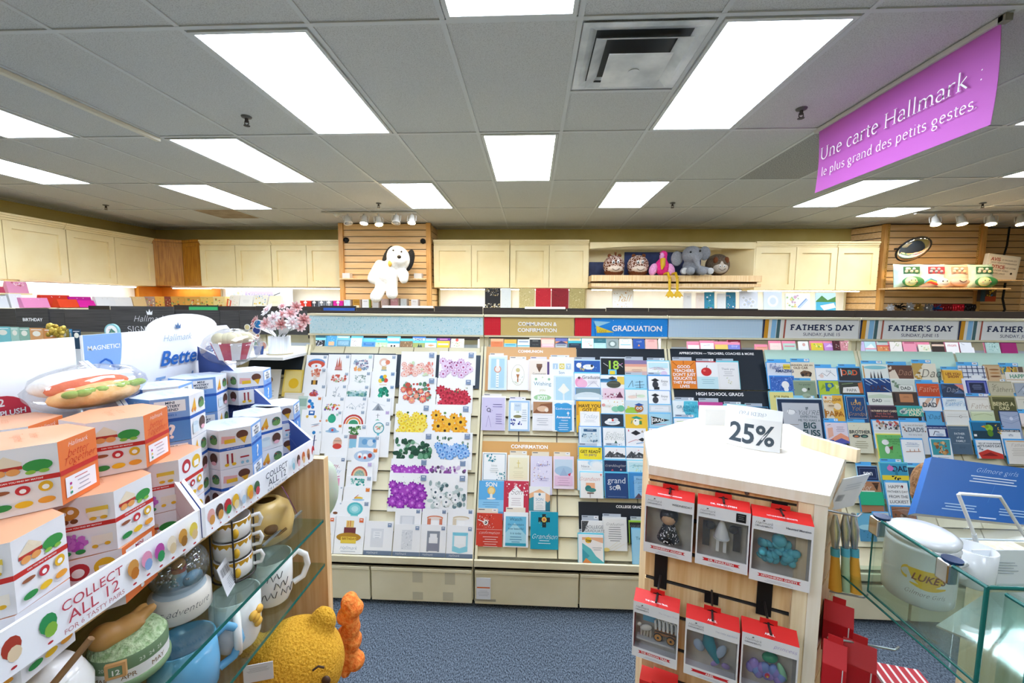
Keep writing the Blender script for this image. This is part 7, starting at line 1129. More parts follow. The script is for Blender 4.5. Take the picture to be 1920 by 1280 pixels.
# glitter gift bags on the peg wall
GLIT = [('909', '938', '1a1a1e', 'black gift bag with gold specks under the middle cupboards', 'b3,.03,.02,.94,.35,40,.03,e8cf8a/f4f0e0 b4,.03,.75,.94,.23,50,.04,e8cf8a/f4f0e0'), ('939', '958', 'dfe6e8', 'pale silver gift bag beside the black one', 'b3,.05,.05,.9,.9,10,.05,cfd8da'), ('973', '1003', 'cdbd84', 'gold glitter gift bag left of the red ones', 'b3,.02,.02,.96,.96,70,.03,e8dcae/a8985a/f4ecc8'), ('1004', '1033', 'c4182c', 'bright red glitter gift bag', 'b3,.02,.02,.96,.96,50,.03,e03a48/9a0e1c'), ('1034', '1066', '8f0f20', 'dark red glitter gift bag', 'b3,.02,.02,.96,.96,50,.03,ac1c30/6a0814'), ('1067', '1097', 'b5a56a', 'gold glitter gift bag right of the red ones', 'b3,.02,.02,.96,.96,70,.03,d9cc98/8f804a/f0e6c0')]
for X0, X1, c, l, art in GLIT:
    Y = 6.62; a, q = at_y(float(X0), 570, Y), at_y(float(X1), 570, Y); mb = MB(); mb.box((a.x+.002, Y, 1.4), (q.x-.002, Y+.06, 1.725), c); Face(mb, (a.x+.002, Y, 1.725), (q.x-a.x-.004, 0, 0), (0, 0, -.325), .0006).art(art); tag(recenter(mb.build('glitter_gift_bag')), l, 'gift bag', 'glitter gift bags')
SM = [(1148, 1188, 541, 'f6f4ec', 'framed fall print with gold leaves', 'k.01,.02,.02,.98,.02,.98,.98,.02,.98,.02,.02,e3d3a8 S.55,.45,.3,d9a53a,fall b3,.08,.05,.84,.85,22,.03,e0b55a/b5a58a/c98f4a', 'fall_print'), (1282, 1297, 548, 'f2f3f3', 'white small gift book, first right of flamingo legs', 'l.6,.2,.4,2,b0b4b8', ''), (1306, 1321, 548, 'f4e6da', 'peach small gift book', 'l.5,.3,.5,3,e0c0a8', ''), (1322, 1340, 547, '2f8fb0', 'teal floral small gift book left', 'b3,.05,.15,.9,.8,18,.1,f3f3f0/e89ab0/1f5f4a/4fb0a0', ''), (1346, 1361, 549, 'eceef0', 'white dotted small gift book', 'b3,.1,.1,.8,.8,10,.03,c0c4d0', ''), (1363, 1380, 547, '2a7fa0', 'teal floral small gift book right', 'b5,.05,.15,.9,.8,18,.1,f3f3f0/f0b0a0/1f5f5a/4fb0a0', ''),
  (1388, 1422, 545, 'dfe5f0', 'pale blue box with white flowers', 'f3,.2,.3,.6,.5,7,.14,f4f6fa/c5d0e4/e8d9a0', ''), (1433, 1467, 545, 'd9e4f2', 'pale blue box with a round white wreath', 'e.5,.5,.3,.3,f2f4f8 e.5,.5,.18,.18,cfdcee', ''), (1474, 1520, 549, 'eef2ea', 'white box with blue and green watercolour strokes', 'k.05,.5,.8,.85,.3,7a9fd8 k.05,.55,.85,.9,.35,b5d0f0 b3,.05,.1,.5,.7,20,.06,a9c98f/f0d98a/d0a5c0', ''), (1531, 1568, 548, 'cfe6f0', 'landscape box with a blue lake', 'r0,0,1,.35,bfe3f4 p0,.45,.3,.15,.6,.4,1,.2,1,.6,0,.6,4f8a4a r0,.5,1,.5,4fb0d4 p.2,.7,.9,.55,1,.8,.4,.95,e8f4f8', '')]
for X0, X1, t, c, l, art, nn in SM:
    Y = 6.55; a, q, tt = at_y(X0, 570, Y), at_y(X1, 570, Y), at_y(X0, t, Y); h = tt.z-1.405; X = Matrix.Translation((a.x, Y, 1.402))@Matrix.Rotation(-.12, 4, 'X'); mb = MB(); mb.box((0, 0, 0), (q.x-a.x, .025, h), c, X); Face(mb, X@V((0, 0, h)), X.to_3x3()@V((q.x-a.x, 0, 0)), X.to_3x3()@V((0, 0, -h)), .0006).art(art)
    tag(recenter(mb.build(nn or 'gift_book')), l+' on the back shelf', 'print' if nn else 'gift book', None if nn else 'small gift books on the back shelf')
# bows on the right slat bay
r = random.Random(7)
def bow(X0, Y0, R, c, l, kind):
    p = at_y(X0, Y0, 6.62); mb = MB()
    if kind == 'pom':
        for i in range(46):
            d = V((r.gauss(0, 1), r.gauss(0, 1), r.gauss(0, 1))).normalized(); u = d.orthogonal().normalized()*.006; mb.face([p+u, p-u, p-u+d*R, p+u+d*R], c); mb.face([p+u+d*R, p-u+d*R, p-u, p+u], c)
    else:
        for i in range(12):
            a = 2*math.pi*i/12; d = V((math.cos(a), -.4 if i % 2 else -.1, math.sin(a))).normalized(); s2 = V((-math.sin(a), 0, math.cos(a)))*R*.22
            mb.face([p, p+d*R*.6+s2, p+d*R, p+d*R*.6-s2], c); mb.face([p+d*R*.6-s2, p+d*R, p+d*R*.6+s2, p], c)
        mb.ell(p, R*.25, c, None, 8, 6)
    tag(recenter(mb.build('gift_bow')), l, 'gift bow', 'gift bows under the round mirror')
bow(1668, 577, .07, M('e9ebee', .3), 'white gift bow, first in the row under the mirror', 'star'); bow(1686, 575, .09, M('111114', .4), 'black tinsel gift bow under the round mirror', 'pom'); bow(1704, 575, .08, M('d9dce0', .3, .5), 'silver gift bow right of the black one', 'star'); bow(1721, 577, .08, M('c9a55a', .3, .6), 'gold gift bow under the round mirror', 'star'); bow(1738, 577, .08, M('c9c8c4', .25, .7), 'silver gift bow right of the gold one', 'star'); bow(1753, 578, .085, M('2a80cc', .4), 'blue tinsel gift bow under the pillows', 'pom')
for X0, X1, c, l in ((1761, 1785, '7a0f18', 'dark red bow pack'), (1785, 1807, 'c0182a', 'bright red bow pack'), (1808, 1829, '1c1618', 'black bow pack with a gold tie')):
    a, q, t = at_y(X0, 582, 6.6), at_y(X1, 582, 6.6), at_y(X0, 570, 6.6); mb = MB(); mb.box((a.x, 6.6, 1.4), (q.x, 6.7, t.z), c)
    for i in range(5): mb.ell((a.x+(q.x-a.x)*(i+.5)/5, 6.6, (1.4+t.z)/2+r.uniform(-.02, .02)), (.022, .02, .04), M(c, .25, .4), None, 8, 6)
    tag(recenter(mb.build('bow_pack')), l+' at the right of the bow row', 'bow pack', 'bow packs')
mb = MB(); mb.box((5.42, 6.5, 1.37), (6.78, 6.75, 1.385), ACRYL); tag(recenter(mb.build('acrylic_shelf')), 'clear shelf on the right slat bay carrying gift bows', 'shelf')
# ================================================================== plush toys along the back wall
def fur(h1, h2, sc=90, bump=.6): return noise_mat('plush_'+h1, h1, h2, sc, .95, bump, (1, 1, 1), 4, .35, .65, .006)
WF = fur('e9e6e0', 'fbfaf7', 60)
YD = 6.2; g = lambda px, py, dy=0: at_y(px, py, YD+dy)
e = empty('plush_dog', (-2.2, 6.2, 1.5), 'large white plush dog with black ears hung on the slatted column', 'plush toy')
hd, bd = g(747, 484, -.02), g(727, 513)
soft('body', [(bd, (.175, .14, .16)), (g(730, 503), (.15, .12, .12)), (hd, (.17, .15, .19), Euler((0, -.5, 0)).to_matrix()), (hd+V((.06, -.1, -.03)), (.1, .1, .09)),
   (g(712, 496), g(701, 518, -.04), .075, .085), (g(701, 518, -.04), g(699, 522, -.05), .085, .08), (g(746, 502), g(757, 515, -.05), .075, .08), (g(757, 515, -.05), g(757, 523, -.06), .08, .07),
   (g(716, 525), g(712, 545, -.03), .085, .08), (g(712, 545, -.03), g(705, 556, -.1), .085, .09), (g(736, 525), g(735, 543, -.03), .085, .08), (g(735, 543, -.03), g(735, 550, -.1), .085, .09)], WF, e, .016, 8)
BF = fur('141416', '2a2a2c')
soft('ear', [(g(727, 478, .05), (.055, .06, .16), Euler((0, .5, 0)).to_matrix())], BF, e, .014); soft('ear', [(g(768, 488, .05), (.07, .07, .17), Euler((0, .25, 0)).to_matrix())], BF, e, .014)
mb = MB(); mb.ell(hd+V((.075, -.2, -.0)), (.032, .022, .026), '1a1614'); mb.build('nose', e)
for dx, dz in ((-.03, .1), (.09, .08)):
    mb = MB(); mb.ell(hd+V((dx, -.135, dz)), .014, '151515'); mb.build('eye', e)
mb = MB(); p = g(731, 494, -.13); mb.ell(p, (.03, .012, .045), M('c9a24a', .35, .5)); mb.build('gold_tag', e)
def eyes(e, pts, r, white=True):
    for p in pts:
        mb = MB()
        if white: mb.ell(p, (r, r*.6, r*1.35), 'f6f6f4', None, 12, 8); mb.ell(p+V((0, -r*.5, -r*.3)), (r*.5, r*.3, r*.7), '111111', None, 10, 6)
        else: mb.ell(p, r, '111111', None, 10, 8)
        mb.build('eye', e)
def smile(e, c, w, d=.01, m='4a342a'):
    mb = MB(); mb.tube([c+V((w*t, -d*(1-t*t), .5*w*t*t)) for t in (-1, -.6, -.2, .2, .6, 1)], .004, m, 6); mb.build('smile', e)
m, nt, b = nm('giraffe_spots'); vo = nt.nodes.new('ShaderNodeTexVoronoi'); vo.feature = 'DISTANCE_TO_EDGE'; vo.inputs['Scale'].default_value = 26
cr = nt.nodes.new('ShaderNodeValToRGB'); cr.color_ramp.interpolation = 'CONSTANT'; cr.color_ramp.elements[1].position = .055; cr.color_ramp.elements[0].color = (*rgb('f2ded0'), 1); cr.color_ramp.elements[1].color = (*rgb('6a3a22'), 1)
tc = nt.nodes.new('ShaderNodeTexCoord'); nt.links.new(tc.outputs['Object'], vo.inputs['Vector']); nt.links.new(vo.outputs[0], cr.inputs[0]); nt.links.new(cr.outputs[0], b.inputs['Base Color']); b.inputs['Roughness'].default_value = .95; SPOT = m
BRN, CRM = fur('5a3018', '7a4424'), fur('cdb8a5', 'decbb8')
for px, py, l, lean in ((1151, 497, 'round giraffe-print plush ball with horns, left end of the niche shelf', 1), (1196, 498, 'round giraffe-print plush ball without a horn, second on the niche shelf', 0)):
    c = at_y(px, py, 6.55); R = .165; c.z = 1.921+R*.95; e = empty('plush_ball', (c.x, c.y, 1.921), l, 'plush toy', 'giraffe plush balls')
    soft('body', [(c, (R, R*.9, R*.97))], SPOT, e, .016, 3)
    mb = MB(); mb.ell(c+V((0, -.085, -.06)), (.115, .085, .065), CRM); mb.build('muzzle', e); smile(e, c+V((0, -.166, -.085)), .055)
    eyes(e, [c+V((-.035, -.145, .04)), c+V((.035, -.145, .045))], .021)
    for s in (-1, 1): mb = MB(); mb.ell(c+V((s*.075, -.03, .145)), (.03, .02, .03), BRN); mb.build('ear', e)
    if lean: mb = MB(); mb.tube([c+V((.02, 0, .14)), c+V((.02, 0, .2))], [.012, .017], BRN); mb.build('horn', e)
    mb = MB(); mb.lathe([(.1, -R*.95), (.13, -R*.8), (.15, -R*.55)], BRN, Matrix.Translation(c), 20); mb.build('base', e)
# flamingo
YE = 6.5; g = lambda px, py, dy=0: at_y(px, py, YE+dy)
e = empty('plush_flamingo', (g(1240, 515).x, YE, 1.921), 'pink plush flamingo with yellow legs dangling over the niche shelf', 'plush toy')
HP, LP, YL = fur('d81f78', 'f0409a'), fur('d98ac0', 'efb0d8', 60), M('e3b51c', .4)
c = g(1241, 500); c.z = 1.921+.13
soft('body', [(c, (.11, .1, .125)), (g(1243, 490), g(1244, 478), .06, .055), (g(1244, 477), (.062, .06, .06))], HP, e, .014)
for px, s in ((1225, 1), (1257, -1)): soft('wing', [(g(px, 505, -.02), (.065, .06, .1), Euler((0, s*.35, 0)).to_matrix())], LP, e, .014)
mb = MB(); mb.ell(g(1241, 480, -.055), (.035, .03, .055), LP); mb.build('face', e); mb = MB(); mb.tube([g(1243, 486, -.07), g(1243, 497, -.12), g(1241, 505, -.1)], [.04, .035, .012], YL, 10); mb.build('beak', e); eyes(e, [g(1237, 477, -.085)], .009, False)
for px in (1248, 1262):
    mb = MB(); mb.tube([(g(px-4, 514).x, YE-.02, 1.945), (g(px-2, 517).x, YE-.16, 1.95), (g(px, 530).x, YE-.185, 1.85), (g(px, 548).x, YE-.185, 1.69)], .02, YL, 8); mb.ell((g(px, 523).x, YE-.182, 1.885), .025, YL, None, 8, 6); mb.build('leg', e)
    mb = MB(); x = g(px, 556).x; pts = [(0, .03), (-.075, -.08), (-.045, -.07), (-.03, -.1), (0, -.075), (.03, -.1), (.045, -.07), (.075, -.08)]; X = Matrix(((1, 0, 0, x), (0, .25, 1, YE-.19), (0, 1, 0, 1.685), (0, 0, 0, 1))); mb.prism(pts, -.012, .012, YL, X); mb.build('foot', e)
# elephant
e = empty('plush_elephant', (g(1297, 515).x, YE, 1.921), 'grey plush elephant with big ears sitting on the niche shelf', 'plush toy')
GF = fur('85878d', '9b9da3'); z0 = 1.921; X0 = g(1297, 500).x; P = lambda x, y, z: V((X0+x, YE+y, z0+z))
soft('body', [(P(0, .02, .13), (.13, .11, .14)), (P(-.01, -.02, .31), (.15, .13, .135)), (P(0, -.13, .27), P(.02, -.18, .14), .06, .035), (P(.02, -.18, .14), P(.05, -.19, .09), .035, .028),
   (P(-.1, -.06, .1), P(-.16, -.13, .06), .05, .055), (P(.11, -.06, .1), P(.2, -.13, .06), .05, .055), (P(-.06, -.06, .07), P(-.09, -.2, .06), .06, .065), (P(.07, -.06, .07), P(.09, -.2, .06), .06, .065)], GF, e, .014, 6)
soft('ear', [(P(-.22, .02, .26), (.095, .03, .12))], GF, e, .014); soft('ear', [(P(.19, .02, .34), (.095, .03, .11))], GF, e, .014)
eyes(e, [P(-.075, -.135, .34), P(.06, -.14, .355)], .015, False)
for x, y, z in ((-.165, -.185, .06), (.205, -.185, .06)): mb = MB(); mb.ell(P(x, y, z), (.048, .012, .048), fur('b9b9ba', 'c9c9ca')); mb.build('foot_pad', e)
# hedgehog ball
c = at_y(1345, 499, 6.5); R = .175; c.z = 1.921+R*.93; e = empty('plush_ball', (c.x, c.y, 1.921), 'round brown furry plush hedgehog ball with a grey face, right end of the shelf', 'plush toy')
soft('body', [(c, (R, R*.9, R*.95))], fur('4a3c30', '6a5a48', 50, 1), e, .016, 3); FC = fur('b0a394', 'c2b6a8')
soft('face', [(c+V((0, -.1, -.05)), (.115, .07, .085)), (c+V((0, -.1, .0)), (.05, .06, .09))], FC, e, .012); eyes(e, [c+V((-.03, -.168, -.03)), c+V((.03, -.168, -.03))], .014); smile(e, c+V((0, -.165, -.09)), .05)
for s in (-1, 1): mb = MB(); mb.ell(c+V((s*.08, -.12, .06)), (.035, .03, .05), BRN); mb.build('ear', e)
# round mirror, plush pillows, chain shelf, notice screen
e = empty('convex_mirror', (5.55, 6.45, 2.15), 'round convex security mirror with a black rim, tilted down', 'mirror')
n = V((-.02, -.77, -.69)).normalized(); c = at_y(1713, 468, 6.42); X = Matrix.Translation(c)@n.to_track_quat('Z', 'Y').to_matrix().to_4x4()
mb = MB(); mb.lathe([(.20*math.sin(a), .06*(math.cos(a*1.0)-.2)) for a in [i*math.pi/2/10 for i in range(10, -1, -1)]], M('eeeeee', .03, 1), X, 32, False); mb.build('mirror_dome', e)
mb = MB(); mb.lathe([(.195, -.025), (.214, -.02), (.214, -.002), (.2, .0), (.195, -.006)], '0e0e10', X, 36, False); mb.lathe([(.195, -.025), (.001, -.027)], '2a2a2c', X, 24, False); mb.build('mirror_rim', e)
mb = MB(); mb.tube([c-n*.035, V((c.x, 6.74, c.z+.05))], .015, '3a3a3c'); mb.build('mirror_bracket', e)
e = empty('hanging_shelf', (6.0, 6.5, 1.73), 'wooden shelf hung on brass chains under the round mirror', 'shelf')
mb = MB(); mb.box((5.32, 6.3, 1.735), (6.8, 6.72, 1.755), WOOD); mb.build('shelf_board', e)
BR = M('c9a04a', .3, .8)
for x in (5.36, 6.66):
    mb = MB(); r = random.Random(5); zz = 1.755; k = 0
    while zz < 2.66: mb.tube([(x+(.012*math.cos(t) if k % 2 else 0), 6.66+(0 if k % 2 else .012*math.cos(t)), zz+.022+.022*math.sin(t)) for t in [q*math.pi/3 for q in range(6)]], .0035, BR, 5, True); zz += .034; k += 1
    mb.build('chain', e)
def pillow(px, c1, l, win, kind):
    x = at_y(px, 515, 6.47).x; z0 = 1.757; w, h, d = .19, .175, .075; e = empty('plush_pillow', (x, 6.47, z0), l, 'plush pillow', 'plush pillow bags under the mirror')
    X = Matrix.Translation((x, 6.47, z0+h))@Matrix.Rotation(-.12, 4, 'X'); N = 14; vs = []; fs = []
    for sd in (-1, 1):
        for j in range(N+1):
            for i in range(N+1):
                u, v = i/N*2-1, j/N*2-1; t = ((1-abs(u)**2.5)*(1-abs(v)**2.5))**.5; k = 1-.06*(1-abs(u*v)); vs.append(X@V((u*w*(1-.05*(1-v*v)), sd*d*t, v*h*(1-.05*(1-u*u)))))
    B = (N+1)**2
    for s in (0, 1):
        for j in range(N):
            for i in range(N): q = [s*B+j*(N+1)+i, s*B+j*(N+1)+i+1, s*B+(j+1)*(N+1)+i+1, s*B+(j+1)*(N+1)+i]; fs.append(q if s == 0 else q[::-1])
    mb = MB(); mb.raw(vs, fs, fur(c1[0], c1[1], 12, .1), True); mb.build('pillow_body', e)
    P = lambda a, b2, c: X@V((a, b2, c))
    mb = MB(); mb.box((-.1, -.078, .02), (.12, -.066, .12), win, X); mb.build('window_frame', e); mb = MB()
    for i, cc in enumerate(('e8e0c9', 'dfe6d0', 'f0d9c0', 'd0d9dc', 'efe0b0', 'e6e6e0')): mb.ell(P(-.07+.035*(i % 5)+.01*(i//5), -.078, .05+.035*(i % 2)), .022, cc if kind != 'grey' else 'b9bcc8', None, 10, 7)
    mb.build('plush_bits', e)
    if kind == 'melon':
        mb = MB(); mb.ell(P(.02, -.085, -.1), (.15, .05, .075), '3f8f5a'); mb.build('melon_rind', e); mb = MB(); mb.ell(P(-.03, -.105, -.1), (.085, .045, .065), 'dcebb0'); mb.build('melon_face', e); eyes(e, [P(-.06, -.147, -.09), P(-.005, -.149, -.09)], .007, False)
        for s in (-.085, .02): mb = MB(); mb.ell(P(s, -.142, -.11), (.012, .006, .008), 'f0a0a0'); mb.build('cheek', e)
    elif kind == 'grey':
        mb = MB(); mb.ell(P(.07, -.085, -.11), (.09, .05, .065), 'eef0f4'); mb.build('cloud_face', e); eyes(e, [P(.04, -.135, -.1), P(.1, -.133, -.1)], .008, False); mb = MB()
        for k, cc in enumerate(('5fb5d0', 'f0c95a', 'd8483c')): mb.tube([P(-.17+.02*k, -.06, -.12+.01*k), P(-.09, -.09, -.06-.025*k), P(.0, -.09, -.1-.02*k)], .014, cc, 8)
        mb.build('rainbow_arc', e)
    else:
        mb = MB(); mb.ell(P(0, -.085, -.1), (.13, .045, .06), 'f4d0bd'); mb.build('round_face', e); smile(e, P(0, -.128, -.11), .05, .004)
pillow(1700, ('a9d8cf', 'cdebe4'), 'mint plush pillow bag with a green melon face, left end of the chain shelf', '3f7a58', 'melon'); pillow(1746, ('e3d9dc', 'f2eaec'), 'pale pillow bag with a red framed window and rainbow on the chain shelf', 'c9485a', 'grey')
pillow(1789, ('f0cbb5', 'f8dfd0'), 'peach pink plush pillow bag on the chain shelf', 'eab59c', 'peach'); pillow(1835, ('b5dccf', 'd0ece2'), 'mint plush pillow bag with a melon face, right end of the chain shelf', '3f7a58', 'melon')
e = empty('notice_screen', (6.95, 6.5, 1.88), 'white monitor with a handwritten AVIS and NOTICE camera sign', 'monitor'); a, q, t, bt = at_y(1846, 500, 6.5), at_y(1908, 500, 6.5), at_y(1870, 474, 6.5), at_y(1870, 521, 6.5)
X = Matrix.Translation((a.x, 6.5, bt.z))@Matrix.Rotation(.12, 4, 'Y'); W, H = q.x-a.x, t.z-bt.z; mb = MB(); mb.box((0, 0, 0), (W, .06, H), 'e9e4d9', X); mb.build('monitor_case', e, .008); mb = MB(); mb.box((.03, -.004, .06), (W-.03, .0, H-.03), 'f4ecdc', X)
f = Face(mb, X@V((.03, -.004, H-.03)), X.to_3x3()@V((W-.06, 0, 0)), X.to_3x3()@V((0, 0, .09-H)), .0008); f.text(.2, .16, .12, 'b03a2a', 'AVIS', 'bold'); f.text(.66, .17, .07, '5a4a40', 'CE MAGASIN EST', 'obl', .5, .55); f.text(.5, .34, .07, '5a4a40', 'SOUS VIDEO SURVEILLANCE', 'obl', .5, .9); f.text(.25, .55, .12, 'b03a2a', 'NOTICE', 'bold'); f.text(.74, .57, .07, '5a4a40', 'THIS STORE', 'obl', .5, .42); f.text(.4, .74, .07, '5a4a40', 'IS UNDER VIDEO', 'obl', .5, .6); f.text(.35, .9, .07, '5a4a40', 'SURVEILLANCE', 'obl', .5, .5); f.circ(.82, .84, .04, '3a3430'); mb.build('paper_notice', e)
mb = MB(); mb.tube([at_y(1893, 425, 6.9), at_y(1888, 460, 6.9), at_y(1882, 480, 6.75)], .012, '1a1714'); mb.tube([at_y(1885, 530, 6.9), at_y(1880, 560, 6.88), at_y(1884, 580, 6.9), at_y(1876, 595, 6.9)], .014, '1a1714'); mb.build('power_cable', e); mb = MB(); mb.box((6.72, 6.45, 1.86), (7.2, 6.85, 1.88), WOOD); mb.build('screen_bracket', e)
a, q, t, bt = at_y(1839, 550, 6.55), at_y(1868, 550, 6.55), at_y(1850, 541, 6.55), at_y(1850, 565, 6.55); slab(a.x, q.x, 6.55, bt.z, t.z, '4a3a30', 'puzzle_box', 'colourful boxed game hanging under the notice screen', 'box', None, lambda f: f.art('r0,0,.3,1,2f4a55 b3,.3,.1,.65,.5,12,.07,e8b02a/3a8fd0/f0c94a r.3,.6,.7,.4,b5461f'), .05)
# ================================================================== left display fixture
XP = -.52
BW = noise_mat('brown_laminate', 'a07a4a', 'b8925c', 5, .5, 0, (12, 1, 12))
e = empty('display_fixture', (-.66, .5, 0), 'wooden display fixture with glass shelves at the left', 'display fixture')
mb = MB(); mb.box((-.91, .985, 0), (-.515, 1.008, 1.1), WOOD); mb.build('end_panel', e); mb = MB(); mb.box((-.93, -.3, 0), (-.91, 1.008, 1.1), BW); mb.build('back_panel', e)
mb = MB(); mb.box((-.91, -.3, 1.055), (-.595, .955, 1.067), WOOD); mb.build('top_shelf', e); mb = MB(); mb.box((-.91, -.3, 0), (-.53, .985, .45), BW); mb.build('base_plinth', e)
for z in (.94, .823):
    mb = MB(); mb.box((-.905, -.28, z-.004), (XP-.0006, .984, z+.004), GLASS); mb.box((XP-.0006, -.28, z-.0035), (XP, .984, z+.0035), GEDGE); mb.build('glass_shelf', e)
for y in (.80,):
    mb = MB(); mb.box((-.555, y-.0, .945), (-.552, .945, .985), ACRYL); mb.box((-.556, y, .983), (-.551, .945, .9865), M('8a8f8c', .2)); mb.build('acrylic_fence', e)
TW = noise_mat('white_card', 'eef0f6', 'fafbfd', 5, .5)
def tray(y0, y1, yb0, yb1, label, edge, sketch, lip, boards, grp='cardboard display trays of surprise boxes'):
    e = empty('cardboard_tray', (-.63, (y0+y1)/2, 1.1005), label, 'cardboard tray', grp); zb = 1.0675
    mb = MB(); mb.prism([(-.59, y0+(yb0-y0)*.23), (-.59, y1+(yb1-y1)*.23), (-.82, yb1), (-.82, yb0)], zb, zb+.006, TW); mb.build('tray_floor', e)
    mb = MB(); mb.box((XP-.004, y0, 1.112), (XP, y1, 1.163), TW); f = Face(mb, (XP, y0, 1.163), (0, y1-y0, 0), (0, 0, -.051)); lip(f); mb.build('tray_lip', e)
    for k, (ya, yb) in enumerate(((y0, yb0), (y1, yb1))):
        d = V((-.82-XP, yb-ya, 0)); L = d.length; u = d.normalized(); nn = V((u.y, -u.x, 0)); mb = MB(); X = Matrix(((u.x, 0, nn.x, XP), (u.y, 0, nn.y, ya), (0, 1, 0, 0), (0, 0, 0, 1)))
        mb.prism([(0, 1.114), (.07, zb+.007), (L-.002, zb+.006), (L-.002, 1.38), (L*.8, 1.355), (0, 1.163)], -.003, .003, edge, X, TW)
        f = Face(mb, X@V((0, 1.4, .0032 if nn.y < 0 else -.0032)), u*L*(1 if 1 else -1), V((0, 0, -.29)), .0002)
        r = random.Random(6)
        if nn.y > 0: f.n = -f.n
        f.n = V((0, -1, 0)) if nn.y <= 0 or True else f.n
        for q in range(9):
            cx, cy, rr = r.uniform(.15, .8), r.uniform(.55, .9) if q < 6 else r.uniform(.35, .6), r.uniform(.05, .09); n = 14
            if cy < .25+.75*(1-cx)*.9: cy = .25+.75*(1-cx)*.9+.1
            if cy > .93: continue
            pts = [(cx+rr*(1+.15*math.sin(3*t))*math.cos(t), cy+rr*.8*(1+.15*math.sin(3*t))*math.sin(t)) for t in [2*math.pi*i/n for i in range(n+1)]]
            for p_, q_ in zip(pts, pts[1:]): f.strokes([p_, q_], .0016, sketch); f.k = 1
        mb.build('tray_side', e)
    boards(e); return e
def icons(f, x0, x1, cols, big=.05):
    n = len(cols)
    for i, c in enumerate(cols):
        x = x0+(x1-x0)*(i+.5)/n; c1, c2 = c.split('/'); f.disc(x, .42, big*.55, .22, c1, 12); f.disc(x+big*.12, .58, big*.4, .16, c2, 10); f.disc(x, .85, .004, .03, 'c0303a', 8)
def lipO(f):
    icons(f, .64, .73, ('b5402f/f0d9b5', '2f9a5a/8fc44a'), .022); f.text(.775, .28, .02, 'c9485a', 'COLLECT', 'sans', .5, .1, 0); f.text(.775, .58, .02, 'c9485a', 'ALL 12', 'sans', .5, .1); f.text(.775, .85, .008, 'c9808a', 'FOR 6 TASTY PAIRS', 'sans', .5, .1)
    icons(f, .83, .99, ('e0a050/c97a2a', 'f0a0c0/8fb0e0', 'c050a8/2f9a5a', 'f4e6d0/e0c9a0', 'd9a045/a5702a', 'f0d95a/e8c98f'), .02)
def lipB(f):
    icons(f, .02, .4, ('f0b5b0/e0a050', '5a3a30/e0a050', 'c9303a/2f8f48', 'e8b52a/f0d9a0', 'f4f4f8/b5d0e8', 'f0c02a/e89a3a', '3f6a4a/c9485a'), .045); f.text(.56, .28, .07, '26384f', 'COLLECT', 'sans', .5, .22); f.text(.56, .58, .07, '26384f', 'ALL 12', 'sans', .5, .18); f.text(.56, .85, .025, '6a7a90', 'FOR 6 TASTY PAIRS', 'sans', .5, .2)
    icons(f, .7, .99, ('d9e8f0/8fc4d8', '5a3a30/f0b5c0', 'd9703a/f0c98f', 'c98a5a/8a4a2a', 'c9303a/f4f4f4'), .035)
def bO(e):
    mb = MB(); mb.box((-.829, -.12, 1.075), (-.825, .712, 1.424), TW); f = Face(mb, (-.825, -.12, 1.424), (0, .832, 0), (0, 0, -.349)); f.disc(.865, .34, .045, .1, 'd0384a', 28)
    for i, t in enumerate(('2', 'MINI PLUSH', 'INSIDE', 'EACH BOX!')): f.text(.865, .27+.05*i, .014, 'ffffff', t, 'bold', .5, .075)
    f.text(.86, .62, .022, 'c0405a', 'PELUCHES MAGNETIQUES', 'sans', .5, .22); mb.build('back_board', e)
def bB(e):
    mb = MB(); arch = [(.955-.1*math.cos(t), 1.426+.034*math.sin(t)) for t in [math.pi*i/16 for i in range(17)]]
    X = Matrix(((0, 0, 1, 0), (1, 0, 0, 0), (0, 1, 0, 0), (0, 0, 0, 1))); mb.prism([(.724, 1.075), (1.118, 1.075), (1.118, 1.4), (1.09, 1.426)]+arch[::-1]+[(.724, 1.426)], -.829, -.825, TW, X)
    f = Face(mb, (-.825, .724, 1.426), (0, .393, 0), (0, 0, -.36))
    f.poly([(0.005, .0), (.19, .0)]+[(.19*math.cos(t)**.7+.0, .36*math.sin(t)) for t in [math.pi/2*i/8 for i in range(1, 8)]]+[(.005, .36)], '8fb8ee')
    f.text(.1, .07, .03, 'ffffff', 'MAGNETIC!', 'bold', .5, .16); f.strokes([(.06, .26), (.06, .19), (.075, .15), (.1, .135), (.125, .15), (.14, .19), (.14, .26)], .009, '2f6fd0'); f.rect(.047, .25, .026, .035, 'f4f6fa'); f.rect(.127, .25, .026, .035, 'f4f6fa')
    for a, b2 in (((.02, .2), (.04, .21)), ((.02, .27), (.04, .25)), ((.16, .2), (.18, .18)), ((.16, .26), (.18, .28))): f.strokes([a, b2], .003, '3f6fb0')
    crown(f, .53, -.02, .02, '5a7fb0'); f.text(.52, .055, .045, '7fa0c4', 'Hallmark', 'script', .5, .2); f.text(.54, .18, .1, '2f6fc4', 'Better', 'slant', .5, .3); f.text(.53, .33, .1, '8fb4e4', 'Together', 'slant', .5, .38)
    f.circ(.76, .2, .06, '2f6fc4', 24)
    for i, t in enumerate(('2', 'MINI PLUSH', 'INSIDE', 'EACH BOX!')): f.text(.76, .14+.045*i, .018, 'ffffff', t, 'bold', .5, .1)
    f.text(.5, .47, .022, '4a5a70', 'COLLECTIBLE MINI PLUSH - PELUCHES MAGNETIQUES', 'sans', .5, .72); f.rect(.46, .53, .12, .05, '2f7a9a'); f.text(.52, .555, .016, 'ffffff', 'SERIES 2', 'bold'); mb.build('back_board', e)
tray(-.1, .603, -.1, .714, 'white cardboard tray holding the orange surprise boxes', 'e9e3ea', 'c98a9a', lipO, bO)
tray(.613, .945, .722, .982, 'white and blue cardboard tray holding the blue surprise boxes', '4a62a8', '8fa0c4', lipB, bB)
